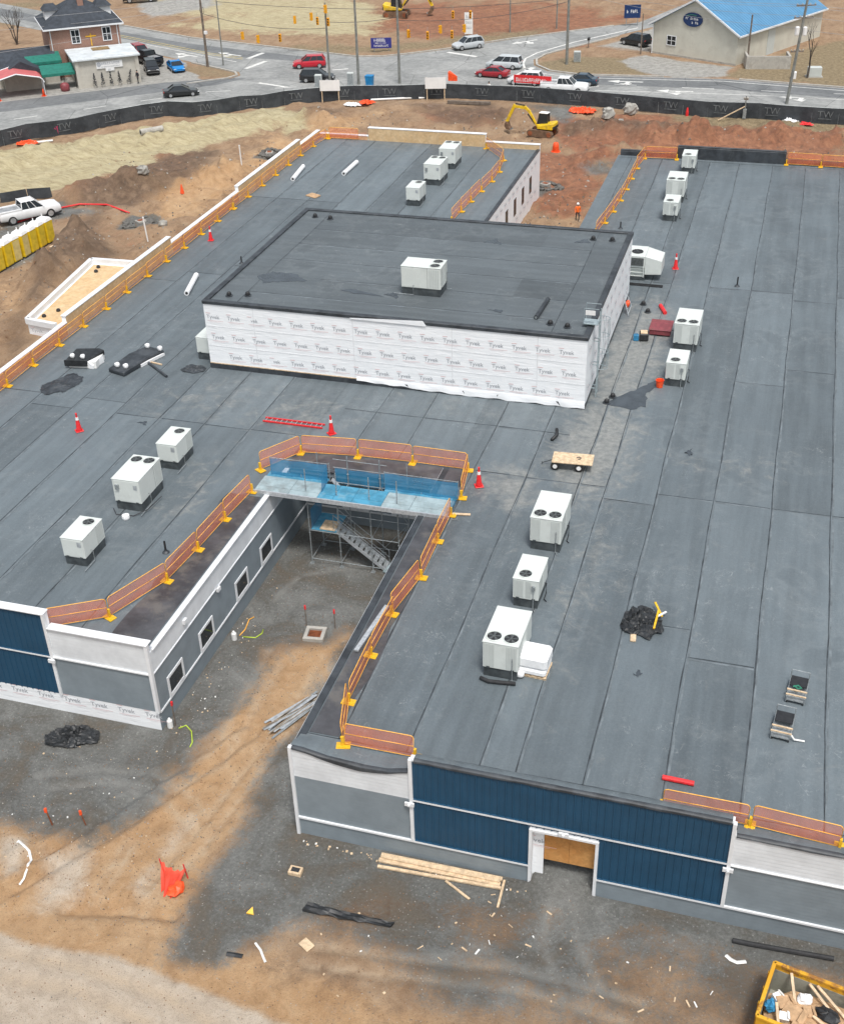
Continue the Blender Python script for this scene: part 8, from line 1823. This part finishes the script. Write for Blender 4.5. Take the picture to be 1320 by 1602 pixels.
m = MB(); pr = [(-11.6, 1.75), (-11.45, 2.15), (-11.1, 2.45), (-8.1, 3.15), (-5.1, 2.45), (-4.75, 2.15), (-4.6, 1.75)]; ring = [[(x, y, z) for x, z in pr] + [(x * .999 - .002, y, z - .07) for x, z in pr[::-1]] for y in (-1.6, 1.2, 3.6)]
m.loft(ring); m.build('roof', M['carport_red'], cpt); m = MB()
for y in (-1.65, 3.65): m.path([(x, y, z - .02) for x, z in pr], .09, 6)
m.build('white_edge', M['white_trim'], cpt)
for x in (-11.5, -4.7):
    for y in (-1.5, 1.0, 3.4):
        m = MB(); m.tube((x, y, 0), (x, y, 1.9), .05, 6); m.build('post', M['white_trim'], cpt)
for lx, ly, lb in ((-10.9, -1.9, 'orange traffic cone at the left post of the red carport'), (-5.0, -1.9, 'orange traffic cone at the right post of the red carport')):
    p = Matrix.Translation((BA.x, BA.y, 0)) @ Matrix.Rotation(ang, 4, 'Z') @ Vector((lx, ly, 0)); c_ = thing('traffic_cone', lb, 'cone', p, 0, 'orange cones at the carport'); m = MB(); m.box(-.28, .28, -.28, .28, 0.01, .06); m.build('base', M['orange_red'], c_); m = MB(); m.lathe([(.24, .06), (.06, .95), (.03, 1.0)], 10); m.build('cone_body', M['orange_red'], c_, smooth=True)
p = Matrix.Translation((BA.x, BA.y, 0)) @ Matrix.Rotation(ang, 4, 'Z') @ Vector((-1.9, -.3, 0)); m = MB(); m.lathe([(.5, 0), (.62, .2), (.62, .8), (.4, 1.05), (.1, 1.1)], 14); o = m.build('red_drum', M['red_steel'], smooth=True); o.location = p; tag(o, 'dark red drum beside the beige restaurant', 'drum')
# bare trees and shrubs
M['bark'] = simple('grey_bark', (.085, .07, .06), .9, .3, 4); M['bare'] = simple('bare_twigs', (.07, .058, .05), .9, .3, 3); M['leaf_dark'] = simple('dark_leaf', (.02, .035, .02), .8, .4, 4)
def bare_tree(name, label, x, y, h, n, spread, seed, cat='tree', grp=None):
    t = thing(name, label, cat, (x, y, gz(x, y)), 0, grp); rnd = random.Random(seed); tr = MB(); tw = MB()
    def grow(mb_, p, d, L, r_, lvl):
        q = p + d * L; mid = p.lerp(q, .5) + Vector((rnd.uniform(-1, 1), rnd.uniform(-1, 1), 0)) * L * .05
        mb_.path([p, mid, q], r_, 5 if lvl < 2 else 3, 0, r_ * .55)
        if lvl < 4:
            for k in range(rnd.choice((2, 3, 3))):
                a = rnd.uniform(0, 6.3); dd = (d + Vector((math.cos(a), math.sin(a), rnd.uniform(.0, .6))) * rnd.uniform(.35, .75) * spread).normalized(); grow(tw, p.lerp(q, rnd.uniform(.55, 1)), dd, L * rnd.uniform(.5, .75), r_ * .5, lvl + 1)
    for k in range(n):
        a = k * 6.283 / n; d0 = Vector((math.cos(a) * .25 * (n > 1), math.sin(a) * .25 * (n > 1), 1)).normalized(); grow(tr, Vector((0, 0, -.1)), d0, h * .42, .12 if n > 1 else .16, 0)
    tr.build('trunk', M['bark'], t); tw.build('crown', M['bare'], t)
bare_tree('bare_tree', 'bare many stemmed tree left of the brick house', -121.5, 176.5, 6.5, 5, .6, 3); bare_tree('bare_tree', 'small bare tree right of the blue roofed hall', *(0.73, 175.17, 0.00)[:2], 8.0, 1, .7, 6)
bare_tree('bare_bush', 'bare brush at the left frame edge behind the annex', -126.5, 172.0, 3.6, 7, 1.0, 9, 'bush'); bare_tree('bare_bush', 'second clump of bare brush behind the annex', -124, 168.5, 3.2, 7, 1.0, 10, 'bush'); bare_tree('bare_bush', 'bare brush thicket behind the annex ridge', -130, 168, 3.8, 8, 1.0, 12, 'bush')

# ------------------------------------------------------------------ blue roofed hall (top right)
HA = Vector((-21.6, 186.9)); ha = R(-27)
hl = thing('blue_roofed_hall', 'cream metal hall with bright blue roof and an oval sign on its gable', 'building', (HA.x, HA.y, 0), ha)
M['cream'] = simple('cream_metal', (.56, .55, .48), .6, .05, .5, dirt=(.47, .45, .39)); M['roof_blue'] = simple('blue_metal_roof', (.1, .26, .43), .4, .08, .6)
wW, dW, ev, ap = 14.0, 24.0, 4.1, 7.9
m = MB(); m.loft([[(0, y, 0), (wW, y, 0), (wW, y, ev), (wW / 2, y, ap), (0, y, ev)] for y in (0, dW)]); m.build('wall', M['cream'], hl)
m = MB()
for s, x0, x1 in ((0, -.5, wW / 2), (1, wW + .5, wW / 2)):
    zz0 = ev - .5 * (ap - ev) / (wW / 2); m.hexa([(x0, -.5, zz0 + .02), (x1, -.5, ap + .02), (x1, dW + .5, ap + .02), (x0, dW + .5, zz0 + .02), (x0, -.5, zz0 + .14), (x1, -.5, ap + .14), (x1, dW + .5, ap + .14), (x0, dW + .5, zz0 + .14)])
rf = m.build('roof', M['roof_blue'], hl); m = MB()
for k in range(40):
    y = -.4 + k * .625
    for x0, x1 in ((-.5, wW / 2), (wW + .5, wW / 2)):
        zz0 = ev - .5 * (ap - ev) / (wW / 2); m.beam((x0, y, zz0 + .16), (x1, y, ap + .16), .05, .05)
m.build('standing_seams', M['roof_blue'], rf)
m = MB()
for a, b in (((-.5, -.52, ev - .1), (wW / 2, -.52, ap + .15)), ((wW + .5, -.52, ev - .1), (wW / 2, -.52, ap + .15)), ((wW + .52, -.5, ev - .2), (wW + .52, dW + .5, ev - .2))): m.beam(a, b, .14, .22)
m.build('white_fascia', M['white_trim'], rf)
m = MB(); rg = []
for y in (-.16, -.05): rg.append([(6.6 + 1.6 * math.cos(2 * math.pi * k / 24), y, 5.3 + .95 * math.sin(2 * math.pi * k / 24)) for k in range(24)])
m.loft(rg); ov = m.build('oval_sign', M['sign_navy'], hl); m = MB(); m.add_mesh(scribble(2.4, .3, 9, 5), frame((6.6, -.17, 5.42), (1, 0, 0), (0, -1, 0))); m.add_mesh(scribble(1.1, .34, 4, 6), frame((7.0, -.17, 4.92), (1, 0, 0), (0, -1, 0))); m.build('lettering', M['sign_white'], ov, fixn=False); m = MB(); m.path([(5.6, -.17, 5.75), (6.3, -.17, 5.98), (7.2, -.17, 5.9)], .05, 5); m.build('green_swoosh', M['green'], ov)
m = MB(); m.box(2.6, 4.0, -.05, -.004, 1.5, 2.7); w_ = m.build('window', M['glass'], hl); m = MB()
for b in ((2.5, 2.6, 1.4, 2.8), (4.0, 4.1, 1.4, 2.8), (2.6, 4.0, 2.7, 2.8), (2.6, 4.0, 1.4, 1.5), (3.26, 3.34, 1.5, 2.7), (2.6, 4.0, 2.06, 2.12)): m.box(b[0], b[1], -.09, -.05, b[2], b[3])
m.build('frame', M['white_trim'], w_)
m = MB(); m.box(wW + .004, wW + .05, 8.2, 10.2, .0, 3.6); m.build('roller_door', M['coil'], hl); m = MB(); m.tube((.1, -.1, 0), (.1, -.1, ev), .07, 6); m.build('downpipe', M['white_trim'], hl); m = MB(); m.box(-.05, wW + .05, -.06, -.004, -.2, .25); m.build('plinth', M['concrete'], hl)
t = thing('masonry_enclosure', 'low grey block enclosure at the right of the blue roofed hall', 'wall', (*(-4.66, 179.45, 0.00)[:2], 0), R(10))
for b in ((-3.0, 3.0, -.15, .15), (-3.0, -2.7, .15, 3.0), (2.7, 3.0, .15, 3.0)):
    m = MB(); m.box(*b, 0, 1.7); m.build('block_wall', M['concrete'], t)
t = thing('utility_box', 'pale utility box on the dry grass at the right', 'cabinet', (*(1.54, 176.04, 0.00)[:2], 0), R(10)); m = MB(); m.box(-.9, .9, -.5, .5, .1, 1.3); m.build('body', M['coil'], t, bevel=.05); m = MB(); m.box(-1.1, 1.1, -.7, .7, -.05, .1); m.build('pad', M['concrete'], t)
m = MB(); m.box(-.35, .35, -.35, .35, 0, .9); o = m.build('white_meter', M['sign_white'], bevel=.05); onground(o, *(-1.07, 174.49, 0.00)[:2]); tag(o, 'small white box at the kerb near the tall leaning pole', 'box')
